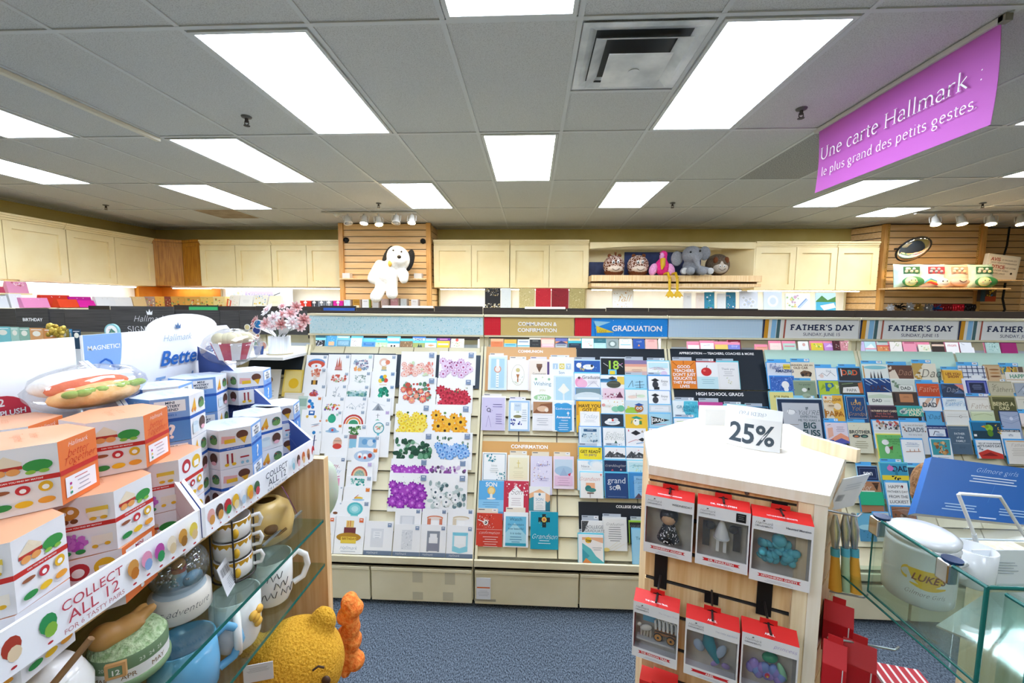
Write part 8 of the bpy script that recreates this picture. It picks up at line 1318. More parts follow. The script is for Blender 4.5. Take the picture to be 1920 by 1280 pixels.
# ---- hexagonal surprise boxes
FOOD = {'s': 'p.1,.25,.3,.1,.52,.22,.5,.29,.12,.29,f4e4c8 r.1,.27,.42,.05,c0392b e.22,.35,.09,.05,f0a860 e.4,.35,.09,.05,f0a860 e.72,.3,.2,.09,3a9a48 e.62,.39,.07,.03,8fc44a e.8,.39,.07,.03,8fc44a', 'i': 'r0,.55,0,0,fff e.22,.63,.12,.03,9a5a3a e.5,.64,.1,.07,c9303a c.5,.65,.045,ffffff e.8,.63,.1,.08,e8b52a c.8,.64,.05,ffffff e.22,.85,.13,.05,2f8f48 e.5,.85,.12,.05,f0c02a e.8,.84,.12,.05,f2a53a',
 'p': 'e.25,.24,.2,.12,c98f3a c.2,.24,.05,fbf3ea c.32,.22,.05,fbf3ea e.22,.38,.06,.04,7a4a2a e.36,.38,.06,.04,7a4a2a r.55,.2,.35,.08,f0cf4a r.57,.27,.32,.1,fbf3e0 e.65,.39,.06,.03,e8b52a e.82,.39,.06,.03,e8b52a', 'g': 'b3,.1,.62,.4,.2,16,.11,b04ab0/c86ac4 e.2,.9,.08,.04,2f8f48 e.42,.9,.08,.04,2f8f48 r.6,.68,.34,.16,f6eee0 e.65,.86,.05,.03,e8b52a e.85,.84,.05,.03,e8b52a', 'k': 'e.3,.22,.18,.14,c0303a c.3,.24,.1,ffffff e.72,.22,.18,.14,f0c02a r.62,.2,.2,.12,ffffff',
 'c': 'p.1,.36,.35,.08,.42,.36,f2b53a e.17,.36,.06,.05,e8903a e.33,.36,.06,.05,e8903a e.75,.24,.18,.12,4a6a5a e.75,.3,.17,.07,6a9a5a b3,.6,.16,.3,.1,6,.03,c9303a/8fc44a', 'm': 'r.1,.7,.35,.2,dfeef6 e.28,.68,.17,.05,c9dcea e.72,.72,.18,.14,5a3a30 e.72,.84,.12,.05,f0b5c0',
 'h': 'p.08,.16,.5,.2,.46,.36,.06,.34,f0b5b0 r.16,.26,.34,.1,f0c02a e.72,.18,.19,.11,6a4030 p.62,.26,.86,.24,.78,.42,f0b52a', 'q': 'r.14,.62,.34,.26,f4f0ea r.2,.62,.06,.26,a03038 r.34,.62,.06,.26,a03038 e.2,.9,.07,.04,f0c02a e.42,.9,.07,.04,f0c02a e.76,.66,.15,.08,f4f4f6 r.64,.7,.24,.14,ecf0f6 r.62,.74,.28,.04,b0303a e.68,.9,.05,.04,8fc4e0 e.84,.9,.05,.04,8fc4e0'}
MYS = lambda ink, y: f'r.1,{y},.8,.26,ffffff T.5,{y+.05:.2f},.085,{ink},MINI T.5,{y+.13:.2f},.085,{ink},MYSTERY T.5,{y+.21:.2f},.085,{ink},FRIEND'
SIDES = {'OW': 'r0,.465,1,.075,cf2f2a T.5,.5,.03,ffffff,CAN_YOU_FIND_MY_MATCH? '+FOOD['s']+' '+FOOD['i'], 'OP': 'r0,.465,1,.075,cf2f2a T.5,.5,.03,ffffff,CAN_YOU_FIND_MY_MATCH? '+FOOD['p']+' '+FOOD['g'], 'OK': 'r0,.465,1,.075,cf2f2a '+FOOD['k']+' '+FOOD['i'],
 'OC': 'r0,0,1,1,ee7d3f S.5,.1,.09,ffffff,Hallmark S.48,.24,.15,d8301f,Better S.5,.36,.15,d8301f,Together r0,.465,1,.075,cf2f2a r.1,.6,.8,.32,fbf6fb l.5,.65,.5,1,d98a8a c.22,.72,.03,c0308a c.22,.79,.03,f0c95a c.22,.86,.03,2f9a7a l.55,.71,.35,3,b5b0c0',
 'OM': 'r0,0,1,1,ee7d3f r0,.465,1,.075,cf2f2a '+MYS('b03a4a', .08)+' T.5,.77,.45,ffffff,?',
 'BW': 'r0,.465,1,.075,2a5fb8 T.5,.5,.03,ffffff,CAN_YOU_FIND_MY_MATCH? '+FOOD['h']+' '+FOOD['q'], 'BC': 'r0,.465,1,.075,2a5fb8 '+FOOD['c']+' '+FOOD['m'], 'BM': 'r0,0,1,.465,8ab2ea r0,.54,1,.46,5c9ae4 r0,.465,1,.075,2a5fb8 '+MYS('26405a', .06)+' T.5,.39,.06,3f78c8,SERIES_2 T.5,.76,.45,ffffff,?',
 'BL': 'r0,0,1,1,6aa2e8 S.5,.1,.09,ffffff,Hallmark S.48,.24,.15,2a5fb8,Better S.5,.36,.15,2a5fb8,Together r0,.465,1,.075,2a5fb8 r.1,.6,.8,.32,f6f8fc c.22,.72,.03,c0308a c.22,.82,.03,2f9a7a l.55,.7,.4,3,b0b8c8'}
OT, BT = M('f4b48c', .4), M('dbe6f6', .4); HB_ = M('f4f3f6', .45)
def hexbox(x, y, k, ang, R, sides, kind, label):
    g_ = 1.1 if kind == 'o' else 1.075; x, y = x*g_, y*g_; h_ = .0811 if kind == 'o' else .0786; z0 = (1.075 if kind == 'o' else 1.0875)+h_*k; z1 = z0+h_-.0008; a = [math.radians(ang+60*i) for i in range(6)]; P = [(x+R*math.cos(t), y+R*math.sin(t)) for t in a]
    mb = MB(); mb.prism(P, z0, z1, OT if kind == 'o' else BT, None, HB_)
    for i, s in zip((5, 0, 1, 4), sides):
        p, q = P[i], P[(i+1) % 6]; Face(mb, (p[0], p[1], z1), (q[0]-p[0], q[1]-p[1], 0), (0, 0, z0-z1), .00012).art(SIDES[s])
    f = Face(mb, (x-.03, y-.03, z1), (.06, 0, 0), (0, .06, 0), .0001); f.n = V((0, 0, 1)); c = 'ea8f60' if kind == 'o' else '9fb8dc'; f.U, f.V = V((.05, -.035, 0)), V((-.035, -.05, 0)); f.o = V((x-.01, y+.045, z1)); f.text(.5, .4, .14, c, 'Better', 'italic', .5); f.text(.5, .62, .14, c, 'Together', 'italic', .5)
    o = recenter(mb.build('surprise_box')); tag(o, label, 'surprise box', 'orange hexagonal surprise boxes' if kind == 'o' else 'blue hexagonal surprise boxes')
O = lambda *a: hexbox(*a[:4], .061, a[4], 'o', a[5])
O(-.583, .548, 2, -15, ('OW', 'OC', 'OM', 'OK'), 'orange topped hexagonal box beside the blue ones, topmost')
O(-.578, .44, 2, -15, ('OW', 'OC', 'OM', 'OK'), 'large orange topped hexagonal box at the left edge, topmost, with a sandwich print')
O(-.555, .487, 1, -25, ('OP', 'OW', 'OC', 'OK'), 'hexagonal box with pretzel and grape prints under the two topmost orange ones')
O(-.565, .597-.012, 1, -20, ('OP', 'OK', 'OC', 'OW'), 'hexagonal box against the tray side wall, upper one'); O(-.548, .375, 1, -20, ('OP', 'OW', 'OC', 'OK'), 'orange lidded hexagonal box at the left edge above the tray lip')
O(-.65, .43, 1, -20, ('OP', 'OW', 'OC', 'OK'), 'hexagonal box with yellow food print set back between two nearer boxes, upper one')
O(-.68, .49, 2, -12, ('OW', 'OC', 'OM', 'OK'), 'orange lidded hexagonal box standing behind the left edge one'); O(-.68, .38, 2, -18, ('OC', 'OW', 'OM', 'OK'), 'orange lidded hexagonal box at the far left back')
O(-.555, .485, 0, -20, ('OK', 'OM', 'OC', 'OW'), 'hexagonal box with ketchup and mustard print behind the COLLECT ALL lip'); O(-.565, .585, 0, -20, ('OW', 'OK', 'OC', 'OP'), 'hexagonal box against the tray side wall, lower one'); O(-.548, .375, 0, -22, ('OW', 'OW', 'OC', 'OK'), 'bottom hexagonal box at the left edge behind the tray lip'); O(-.652, .43, 0, -18, ('OW', 'OK', 'OC', 'OP'), 'bottom hexagonal box set back with a pickle print')
for y, k, l in ((.49, 0, 'bottom orange box of the back row, behind the pretzel print box'), (.49, 1, 'middle orange box of the back row, behind the pretzel print box'), (.37, 0, 'bottom orange box of the back row at the far left'), (.37, 1, 'middle orange box of the back row at the far left')): O(-.71, y, k, -15, ('OW', 'OC', 'OM', 'OK'), l)
B = lambda *a: hexbox(*a[:4], .053, a[4], 'b', a[5])
for (x, y, ang, sd), labs in (((-.612, .664, -15, ('BM', 'BC', 'BW', 'BL')), ('lowest blue box in the stack beside the tray wall', 'middle blue box in the stack beside the tray wall', 'topmost blue box nearest the orange boxes, cheese print')),
   ((-.566, .744, -15, ('BW', 'BM', 'BL', 'BC')), ('lower blue box with ice cream print at the middle of the lip', 'front blue box with ice cream and popcorn prints, top of its stack')),
   ((-.572, .83, 5, ('BC', 'BL', 'BM', 'BW')), ('lower blue box with small logo face, right of the front stack', 'blue box with a blue lettered side, right of the front stack')),
   ((-.578, .905-.002, -15, ('BW', 'BM', 'BL', 'BC')), ('lowest blue box at the far end of the tray', 'upper blue box at the far end of the tray')),
   ((-.70, .835, -15, ('BM', 'BC', 'BW', 'BL')), ('bottom blue box of the back stack under the popcorn bag', 'blue question mark box at the back, second level', 'blue box under the popcorn bag, cheese print, topmost at the back')),
   ((-.695, .738, -15, ('BC', 'BM', 'BW', 'BL')), ('bottom blue box of the back stack beside the tray board', 'blue box in the back row, second level', 'white lidded blue box at the back beside the tray board'))):
    for k, l in enumerate(labs): B(x, y, k, ang, sd, l)
B(-.655, .92, 2, -15, ('BW', 'BM', 'BL', 'BC'), 'blue ice cream box right under the popcorn plush bag, topmost at the far end')
# bagged plush toys on top
def filmbag(c, r, label, parts, e2=None):
    e = empty('bagged_plush', (c.x, c.y, c.z-r[2]), label, 'plush toy', 'plush toys in clear bags')
    for n, fn in parts: mb = MB(); fn(mb); mb.build(n, e)
    mb = MB(); N, K = 22, 12; rr = random.Random(9); vs = []; fs = []
    for j in range(K+1):
        t = math.pi*j/K
        for i in range(N): a = 2*math.pi*i/N; k = 1+rr.uniform(-.05, .05); vs.append(c+V((r[0]*math.sin(t)*math.cos(a)*k, r[1]*math.sin(t)*math.sin(a)*k, r[2]*math.cos(t)*(1 if j in (0, K) else k))))
    for j in range(K):
        for i in range(N): fs.append((j*N+i, (j+1)*N+i, (j+1)*N+(i+1) % N, j*N+(i+1) % N))
    mb = MB(); mb.raw(vs, fs, FILM, True); mb.build('plastic_bag', e); return e
c = at_d(168, 724, .70); TN, GN = fur('e8b06a', 'f2c488', 80, .3), fur('8fae4a', 'a9c466', 80, .3)
filmbag(c, (.062, .085, .037), 'plush hot dog in a clear bag on the orange boxes', [('bun', lambda m: (m.ell(c+V((.012, 0, -.012)), (.035, .07, .02), TN))), ('sausage', lambda m: m.ell(c+V((.0, 0, .002)), (.02, .066, .015), fur('d9603a', 'e87a50', 80, .3))), ('lettuce', lambda m: [m.ell(c+V((.03+.004*(i % 2), -.055+.014*i, -.002)), (.009, .012, .006), GN, None, 8, 6) for i in range(9)]), ('top_bun', lambda m: m.ell(c+V((-.022, 0, .006)), (.03, .068, .022), fur('fbf5ee', 'ffffff', 80, .3)))])
c = at_d(437, 650, 1.03); RD = M('c93a58', .8)
def stripes(m):
    for i in range(12):
        a0, a1 = 2*math.pi*i/12, 2*math.pi*(i+1)/12
        for za, ra, zb_, rb in ((-.03, .032, .012, .047),): m.face([c+V((ra*math.cos(a0), ra*math.sin(a0), za)), c+V((ra*math.cos(a1), ra*math.sin(a1), za)), c+V((rb*math.cos(a1), rb*math.sin(a1), zb_)), c+V((rb*math.cos(a0), rb*math.sin(a0), zb_))], RD if i % 2 else M('fbf6f4', .8))
filmbag(c, (.062, .07, .045), 'striped popcorn tub plush in a clear bag on the blue boxes', [('striped_tub', stripes), ('popcorn_top', lambda m: [m.ell(c+V((.03*math.cos(i*2.4)*(i % 4)/3, .03*math.sin(i*2.4)*(i % 4)/3, .02)), .016, M('f6ecc4', .8), None, 10, 7) for i in range(14)])])
# ---- things on the glass shelves
def onshelf(name, x, y, z, label, cat): return empty(name, (x, y, z), label, cat), Matrix.Translation((x, y, z))
CER = M('f3f2ee', .12)
ZG, ZL = .9442, .8272
e, X = onshelf('snow_globe', -.615, .665, ZG, 'snow globe with a cream base lettered Our adventure', 'snow globe'); X = X@Matrix.Scale(.86, 4)
mb = MB(); mb.lathe([(.05, 0), (.053, .004), (.052, .045), (.045, .05)], M('efe9dc', .35), X, 32); mb.build('globe_base', e)
mb = MB(); vs, fs, W = outline('Our adventure', 'script'); k = .0175; A = 2.4; mb.raw([X@V(((.0532)*math.cos(-1.9+(p.x*k)/.053), .0532*math.sin(-1.9+(p.x*k)/.053), .022+p.y*k)) for p in vs], fs, '2a3038'); mb.build('base_lettering', e)
mb = MB(); mb.ell((-.615, .665, ZG+.079), .044, clear_mat('globe_glass', 'eef4f6', .2, .05), None, 24, 16); mb.build('glass_dome', e); mb = MB(); mb.lathe([(.044, .05), (.03, .058), (.001, .06)], 'b9c9cf', X, 20); mb.build('snow_ground', e)
mb = MB(); mb.tube([X@V((0, 0, .055)), X@V((0, 0, .09))], [.014, .009], '8fb8cc'); mb.ell(X@V((0, 0, .1)), .01, 'd9a860'); mb.tube([X@V((0, 0, .085)), X@V((0, 0, .095))], .011, 'b0484a'); mb.ell(X@V((.02, .01, .065)), (.012, .018, .012), '7fa5b8'); mb.build('figurine', e)
mb = MB(); r = random.Random(1); [mb.box(tuple(q-V((.0012,)*3)), tuple(q+V((.0012,)*3)), M('e8eef4', .1, .6)) for q in [V((-.615, .665, ZG+.076))+V((r.gauss(0, 1), r.gauss(0, 1), r.gauss(0, 1))).normalized()*r.uniform(.02, .036) for i in range(70)] if q.z > ZG+.056]; o = mb.build('glitter', e); o['kind'] = 'stuff'
e, X = onshelf('calendar_block', -.594, .55, ZG, 'green perpetual calendar with a tan bear figurine lying on grass', 'calendar'); X = X@Matrix.Scale(.82, 4)
mb = MB(); mb.lathe([(.056, 0), (.058, .003), (.058, .012), (.056, .014)], '7f9a72', X, 32); mb.lathe([(.0555, .034), (.0555, .054), (.053, .058)], '6f8a66', X, 32); mb.build('calendar_body', e); mb = MB(); mb.lathe([(.0552, .014), (.0552, .034)], 'f0efe9', X, 32); mb.build('month_ring', e)
def wrap(mb, t, R, a0, z, k, m):
    vs, fs, W = outline(t, 'sans'); mb.raw([X@V((R*math.cos(a0+p.x*k/R), R*math.sin(a0+p.x*k/R), z+p.y*k)) for p in vs], fs, m)
mb = MB(); [wrap(mb, t, .0556, a, .019, .012, '8a6a44') for t, a in (('MAR', -1.75), ('APR', -1.0), ('MAY', -.25))]; [wrap(mb, t, .0559, a, .04, .009, 'dfe6d6') for t, a in (('18', -2.15), ('19', -1.85), ('20', -1.55), ('23', -.55), ('24', -.3), ('25', -.05))]; mb.build('calendar_lettering', e)
mb = MB(); X2 = X@Matrix.Rotation(-1.08, 4, 'Z')@Matrix.Translation((.057, 0, .042)); mb.box((-.003, -.014, -.013), (.003, .014, .013), 'd9a56a', X2); mb.box((.003, -.009, -.008), (.0036, .009, .008), '6f8a66', X2); f = Face(mb, X2@V((.0037, -.009, .008)), X2.to_3x3()@V((0, .018, 0)), V((0, 0, -.016))); f.text(.5, .5, .5, 'f4f4ea', '12', 'bold'); mb.build('date_window', e)
mb = MB(); mb.lathe([(.054, .057), (.045, .07), (.02, .076), (.001, .077)], noise_mat('grass_resin', '8fae7a', 'c4d8ae', 160, .8, .8), X, 28); mb.build('grass_top', e)
RB = M('c09050', .4); Q = lambda x, y, z: X@V((x*.78, y*.78-.004, .064+(z-.066)*.78))
soft('bear_figurine', [(Q(.0, .0, .085), (.018, .024, .017)), (Q(-.012, -.036, .094), (.019, .019, .018)), (Q(-.005, -.045, .1), Q(-.005, -.047, .108), .005, .005), (Q(-.028, -.036, .102), Q(-.03, -.037, .108), .005, .005), (Q(.01, .02, .088), Q(.02, .045, .1), .008, .0075), (Q(-.008, .022, .09), Q(-.006, .05, .096), .008, .0075), (Q(.02, -.01, .088), Q(.03, .012, .09), .005, .0045)], RB, e, .004, 3)
mb = MB(); mb.ell(Q(-.012, -.049, .094), (.004, .003, .003), '2a1c14'); mb.build('nose', e)
e, X = onshelf('honey_jar', -.60, .445, ZG, 'white ceramic lidded jar with a wooden dipper, cut by the bottom edge', 'jar')
mb = MB(); mb.lathe([(.035, 0), (.045, .02), (.047, .06), (.04, .078), (.036, .082)], CER, X, 28); mb.build('jar_body', e); mb = MB(); mb.lathe([(.038, .083), (.03, .094), (.012, .098), (.014, .106), (.001, .11)], CER, X, 28); mb.build('jar_lid', e); mb = MB(); mb.tube([X@V((.02, -.02, .07)), X@V((.06, .01, .13))], .004, 'a5805a'); mb.build('dipper', e)
e, X = onshelf('yellow_figurine', -.60, .36, ZG, 'yellow ceramic figurine with a brown ear at the bottom left corner', 'figurine')
soft('body', [(X@V((0, 0, .04)), (.035, .035, .04)), (X@V((0, .005, .085)), (.03, .03, .026)), (X@V((.01, .03, .1)), X@V((.015, .035, .108)), .01, .008)], M('d9a83a', .3), e, .005, 3)
e, X = onshelf('cup_stack', -.592, .765, ZG, 'stack of three white cups with yellow drip rims in a wire frame', 'cups')
for k in range(3):
    z = .004+k*.04; mb = MB(); mb.lathe([(.03, z), (.033, z+.004), (.033, z+.037), (.031, z+.037), (.03, z+.008)], CER, X, 26, False); mb.lathe([(.001, z+.008), (.03, z+.008)], CER, X, 20, False); c_ = mb.build('cup', e)
    mb = MB(); [mb.face([X@V((.0333*math.cos(t), .0333*math.sin(t), z+.036)), X@V((.0333*math.cos(t), .0333*math.sin(t), z+.036-.009*abs(math.sin(t*9))-.002)), X@V((.0333*math.cos(t+.13), .0333*math.sin(t+.13), z+.036-.009*abs(math.sin((t+.13)*9))-.002)), X@V((.0333*math.cos(t+.13), .0333*math.sin(t+.13), z+.036))], 'd9a52a') for t in [i*.13 for i in range(48)]]; mb.build('yellow_glaze', c_)
    mb = MB(); mb.ell(X@V((.033*math.cos(-.75), .033*math.sin(-.75), z+.014)), (.006, .006, .01), 'e0b02a', None, 8, 6); mb.build('printed_motif', c_)
    mb = MB(); mb.tube([X@V((.033*math.cos(.6)+a*math.cos(.6), .033*math.sin(.6)+a*math.sin(.6), z+h)) for a, h in ((0, .008), (.014, .008), (.018, .02), (.014, .031), (0, .03))], .004, CER); mb.build('handle', c_)
mb = MB(); [mb.tube([X@V((.037*math.cos(t), .037*math.sin(t), .003)), X@V((.037*math.cos(t), .037*math.sin(t), .128))], .0015, '3a3634', 6) for t in (-2.2, -.9, .6, 2.2)]; mb.tube([X@V((.037*math.cos(t), .037*math.sin(t), .003)) for t in [i*math.pi/10 for i in range(20)]], .0018, '3a3634', 6, True); mb.build('wire_frame', e)
e, X = onshelf('ceramic_pot', -.60, .885, ZG, 'yellow round ceramic pot with a moulded nose and smile and a swing tag', 'pot')
mb = MB(); mb.lathe([(.03, 0), (.05, .012), (.056, .045), (.05, .078), (.03, .095), (.022, .098), (.02, .094)], M('e6c47a', .3), X, 32, False); mb.lathe([(.001, .0), (.03, 0)], M('e6c47a', .3), X, 20, False); mb.build('pot_body', e); mb = MB(); mb.ell(X@V((.035, -.04, .05)), (.014, .014, .01), '7a5a34'); mb.build('nose', e)
mb = MB(); mb.tube([X@V((.058*math.cos(t), .058*math.sin(t), .034+.02*((t+.85)**2))) for t in (-1.4, -1.1, -.85, -.6, -.3)], .003, '8a6a3a', 6); mb.build('smile', e)
mb = MB(); X2 = Matrix.Translation((-.535, .868, 1.05))@Matrix.Rotation(.5, 4, 'X')@Matrix.Rotation(-.75, 4, 'Z'); mb.box((-.02, 0, -.03), (.02, .001, .03), 'a04a8a', X2); f = Face(mb, X2@V((-.018, 0, .028)), X2.to_3x3()@V((.036, 0, 0)), X2.to_3x3()@V((0, 0, -.056))); f.art('r0,0,1,1,f6f4f8 b3,.25,.15,.4,.25,12,.1,8a2a6a/b04a8f l.5,.6,.6,4,b5c4c9'); mb.build('swing_tag', e)
e, X = onshelf('price_tag', -.557, .70, ZG, 'white barcode label leaning between the globe and the cups', 'label')
X2 = X@Matrix.Rotation(.3, 4, 'Z')@Matrix.Rotation(-.25, 4, 'Y'); mb = MB(); mb.box((-.001, 0, .001), (0, .045, .058), 'e9eaec', X2); f = Face(mb, X2@V((0, .002, .055)), X2.to_3x3()@V((0, .04, 0)), X2.to_3x3()@V((0, 0, -.052))); r = random.Random(8); [f.rect(.1+.04*i, .08, r.choice((.012, .02, .03)), .3, '26282c') for i in range(16)]; f.lines(.5, .5, .8, 6, '8a9098', .07); mb.build('tag_card', e)
def mug(name, x, y, R, H, m, label, hang, inner, tilt=0, deco=None, bulge=0):
    e, X = onshelf(name, x, y, ZL, label, 'mug'); mb = MB(); prof = [(R*.8, 0), (R*.95+bulge, H*.15), (R+bulge, H*.5), (R, H), (R*.93, H), (R*.9+bulge*.8, H*.5), (R*.8, H*.06)]; mb.lathe(prof, m, X, 32, False); mb.lathe([(.001, H*.06), (R*.8, H*.06)], inner, X, 24, False); mb.lathe([(R*.8, 0), (.001, 0)], m, X, 24, False); mb.build('mug_body', e)
    mb = MB(); d = V((math.cos(hang), math.sin(hang), 0)); mb.tube([X@(d*(R*.92+bulge*.5+a*R)+V((0, 0, h*H))) for a, h in ((0, .82), (.35, .9), (.75, .75), (.85, .5), (.6, .25), (.1, .18))], R*.16, m, 10); mb.build('handle', e)
    if deco: mb = MB(); deco(mb, X); mb.build('printed_motif', e)
    return e
BL_ = M('6fb0d8', .15)
mug('mug', -.575, .62, .045, .1, BL_, 'light blue ceramic mug at the bottom left, wide open top', .9, M('3f7fa8', .2), bulge=.004)
mug('mug', -.57, .735, .043, .1, CER, 'white mug with a yellow flower print and dark label, middle glass shelf', -.9, M('dfe4e4', .2), deco=lambda m, X: ([m.ell(X@V((.044*math.cos(-.1+dx), .044*math.sin(-.1+dx), .055+dz)), (.006, .01, .009), 'eab54a', None, 8, 6) for dx, dz in ((0, 0), (.2, .01), (.1, -.012), (-.15, .008))]))
mug('mug', -.575, .855, .042, .1, CER, 'white mug with black line drawings, nearest the wooden end panel', .75, M('dfe4e4', .2), deco=lambda m, X: [m.tube([X@V((.0427*math.cos(t0+i*.09), .0427*math.sin(t0+i*.09), z0+.008*math.sin(i*1.9+t0))) for i in range(9)], .0008, '2a2a2c', 4) for t0, z0 in ((-1.5, .03), (-.9, .05), (-1.2, .07), (-.6, .03))])
mb = MB(); X2 = Matrix.Translation((-.50, .70, .80))@Matrix.Rotation(.3, 4, 'Z'); mb.box((-.03, 0, -.02), (.02, .001, .015), 'e6e8ea', X2); Face(mb, X2@V((-.03, 0, .015)), X2.to_3x3()@V((.05, 0, 0)), X2.to_3x3()@V((0, 0, -.035))).art('l.5,.2,.8,4,9aa0a8'); tag(recenter(mb.build('paper_tag')), 'small white paper tag beside the golden bear plush', 'tag')
# golden plush bear and neighbours
GB = fur('cf9420', 'e8b23a', 220, .9); c = V((-.5, .815, .708))
e = empty('plush_bear', (c.x-.02, c.y, .45), 'golden yellow plush bear with a brown nose leaning out under the glass shelves', 'plush toy')
soft('body', [(c, (.1, .085, .095)), (c+V((.035, -.075, -.04)), (.055, .045, .045)), (c+V((.05, .02, .085)), (.03, .022, .034)), (c+V((-.085, -.03, .07)), (.03, .022, .032)), (c+V((-.02, .01, -.16)), (.1, .085, .1)), (c+V((.05, -.05, -.12)), c+V((.075, -.08, -.19)), .04, .038)], GB, e, .008, 5)
mb = MB(); mb.ell(c+V((.03, -.118, -.03)), (.024, .014, .018), '5a3a20'); mb.build('nose', e)
for dx, dy, dz in ((.088, -.048, .012), (-.005, -.085, .02)): mb = MB(); mb.ell(c+V((dx, dy, dz)), (.009, .006, .009), '4a2f1c'); mb.build('eye', e)
mb = MB(); mb.tube([c+V((.075+.01*t, -.052+.004*t, .04+.006*(1-t*t))) for t in (-1, 0, 1)], .0022, '4a2f1c', 6); mb.build('brow', e)
q = c+V((.062, -.118, -.028)); e2 = empty('bee_charm', q-V((0, 0, .012)), 'small striped bee charm on the nose of the golden bear', 'charm')
mb = MB(); mb.ell(q, (.013, .012, .012), 'f0b52a'); [mb.tube([q+V((dx, .0125*math.cos(t), .0125*math.sin(t))) for t in [i*math.pi/6 for i in range(12)]], .0016, '2a2018', 5, True) for dx in (-.004, .004)]; mb.build('bee_body', e2); mb = MB(); mb.ell(q+V((.014, -.004, .012)), (.009, .005, .007), 'f6f4f4'); mb.build('bee_wing', e2)
OF = fur('e8702a', 'f59a4a', 120, 1)
soft_o = soft('plush_tuft', [(V((-.43+.012*math.sin(i*2.3), .92, .775-.017*i)), (.019+.006*math.sin(i*1.7), .025, .02)) for i in range(11)], OF, None, .005, 1); tag(soft_o, 'fluffy orange plush tail at the right of the golden bear', 'plush toy')
o = soft('plush_paw', [(V((-.478, .63, .70)), (.045, .04, .035)), (V((-.46, .60, .66)), (.06, .04, .04))], fur('d9481f', 'ee6a35', 120, .8), None, .008, 3); tag(o, 'orange red plush paw at the bottom beside the golden bear', 'plush toy')
e = empty('plush_backpack', (-.55, 1.07, .88), 'round pale green plush with a lime strap hanging behind the end panel', 'plush toy'); c = at_y(598, 918, 1.08)
soft('body', [(c, (.052, .05, .085)), (c+V((.004, 0, .03)), (.045, .045, .06))], noise_mat('plush_green_grey', 'a9c9a0', 'b8b8ae', 9, .95, .3), e, .008, 5)
mb = MB(); mb.tube([c+V((-.048, -.03, .09)), c+V((-.05, -.045, .03)), c+V((-.038, -.05, -.05)), c+V((-.032, -.05, -.085))], .009, fur('2f9a3a', '58b848'), 8); mb.build('green_band', e)
mb = MB(); pts = [c+V((-.03, -.05, -.085)), c+V((-.015, -.05, -.14)), c+V((.005, -.045, -.22)), c+V((.012, -.04, -.3))]; [mb.face([a+V((-.007, 0, 0)), a+V((.007, 0, 0)), b2+V((.006, 0, 0)), b2+V((-.006, 0, 0))], '8fd43a') for a, b2 in zip(pts, pts[1:])]; mb.ell(c+V((-.0, -.03, -.095)), (.03, .02, .02), '9fdc3a'); mb.build('strap', e); mb = MB(); mb.box(tuple(c+V((-.04, -.055, -.1))), tuple(c+V((-.02, -.05, -.08))), '151515'); mb.build('buckle', e)
mb = MB(); X2 = Matrix.Translation(c+V((.01, -.04, -.34)))@Matrix.Rotation(.3, 4, 'Y'); mb.box((-.013, 0, -.02), (.013, .002, .02), 'dfe9f2', X2); mb.build('care_label', e)
# ================================================================== right wooden tower with ornament boxes
ZT = 1.12; FL, FR = V((.276, .952, 0)), V((.573, .832, 0)); P3, P4, P5, P6 = V((.79, 1.05, 0)), V((.807, 1.312, 0)), V((.546, 1.37, 0)), V((.33, 1.2, 0))
TP = noise_mat('overlit_maple', 'ece0cb', 'f4ecdd', 6, .25, 0, (10, 10, .6))  # maple bleached by strong light, the brightness painted into its colour
e = empty('display_tower', (.55, 1.1, 0), 'pale wooden slat tower with ornament boxes and a 25% sign', 'display tower')
ins = lambda p, k: V((.55, 1.1, 0)).lerp(p, k)
u = (FR-FL).normalized(); n = V((u.y, -u.x, 0)); 
mb = MB(); mb.prism([tuple(p.xy) for p in (ins(FL, .955), ins(FR, .955), ins(P3, .955), P4, P5, P6)], .02, ZT-.022, WOOD); mb.build('tower_core', e)
mb = MB(); mb.prism([tuple(p.xy) for p in (FL, FL+n*.004, FR+u*.019+n*.016, P3, P4, P5, P6)], ZT-.022, ZT, TP); mb.build('top_board', e)
W = (FR-FL).length; XS = Matrix(((u.x, 0, n.x, FL.x), (u.y, 0, n.y, FL.y), (0, 1, 0, 0), (0, 0, 0, 1)))
mb = MB(); mb.box((.0, 1.086, -.02), (W-.03, 1.098, -.001), WOOD, XS); mb.lathe([(.0045, 0), (.0045, .002), (.003, .003)], M('8a8a88', .3, 1), XS@Matrix.Translation((.2, 1.092, 0)), 14)
z = 1.08
while z > .1: mb.box((0, z-.07, -.02), (W-.03, z, -.001), WOOD, XS); z -= .08
mb.build('slat_face', e); mb = MB(); z = 1.086
while z > .1: mb.box((.002, z-.006, -.012), (W-.03, z-.0005, -.004), M('4a4a4c', .3, .6), XS); z -= .08
mb.build('slot_insert', e); mb = MB(); mb.box((W-.03, .02, -.025), (W, ZT-.023, .012), WOODP, XS); mb.box((W-.004, .02, -.03), (W+.018, ZT-.022, .014), TP, XS); mb.build('corner_board', e)
u2 = (P3-FR).normalized(); n2 = V((u2.y, -u2.x, 0)); W2 = (P3-FR).length; XR_ = Matrix(((u2.x, 0, n2.x, FR.x), (u2.y, 0, n2.y, FR.y), (0, 1, 0, 0), (0, 0, 0, 1)))
mb = MB(); z = 1.09
while z > .1: mb.box((.02, z-.07, -.02), (W2, z, -.001), WOOD, XR_); z -= .08
mb.build('slat_face', e)
a, q = at_z(1500, 835, ZT), at_z(1605, 868, ZT); d = (q-a).normalized(); mb = MB(); X = Matrix(((d.x, -d.y, 0, a.x), (d.y, d.x, 0, a.y), (0, 0, 1, ZT), (0, 0, 0, 1))); mb.box((0, 0, .0005), ((q-a).length, .014, .032), WOODP, X); mb.build('raised_board', e)
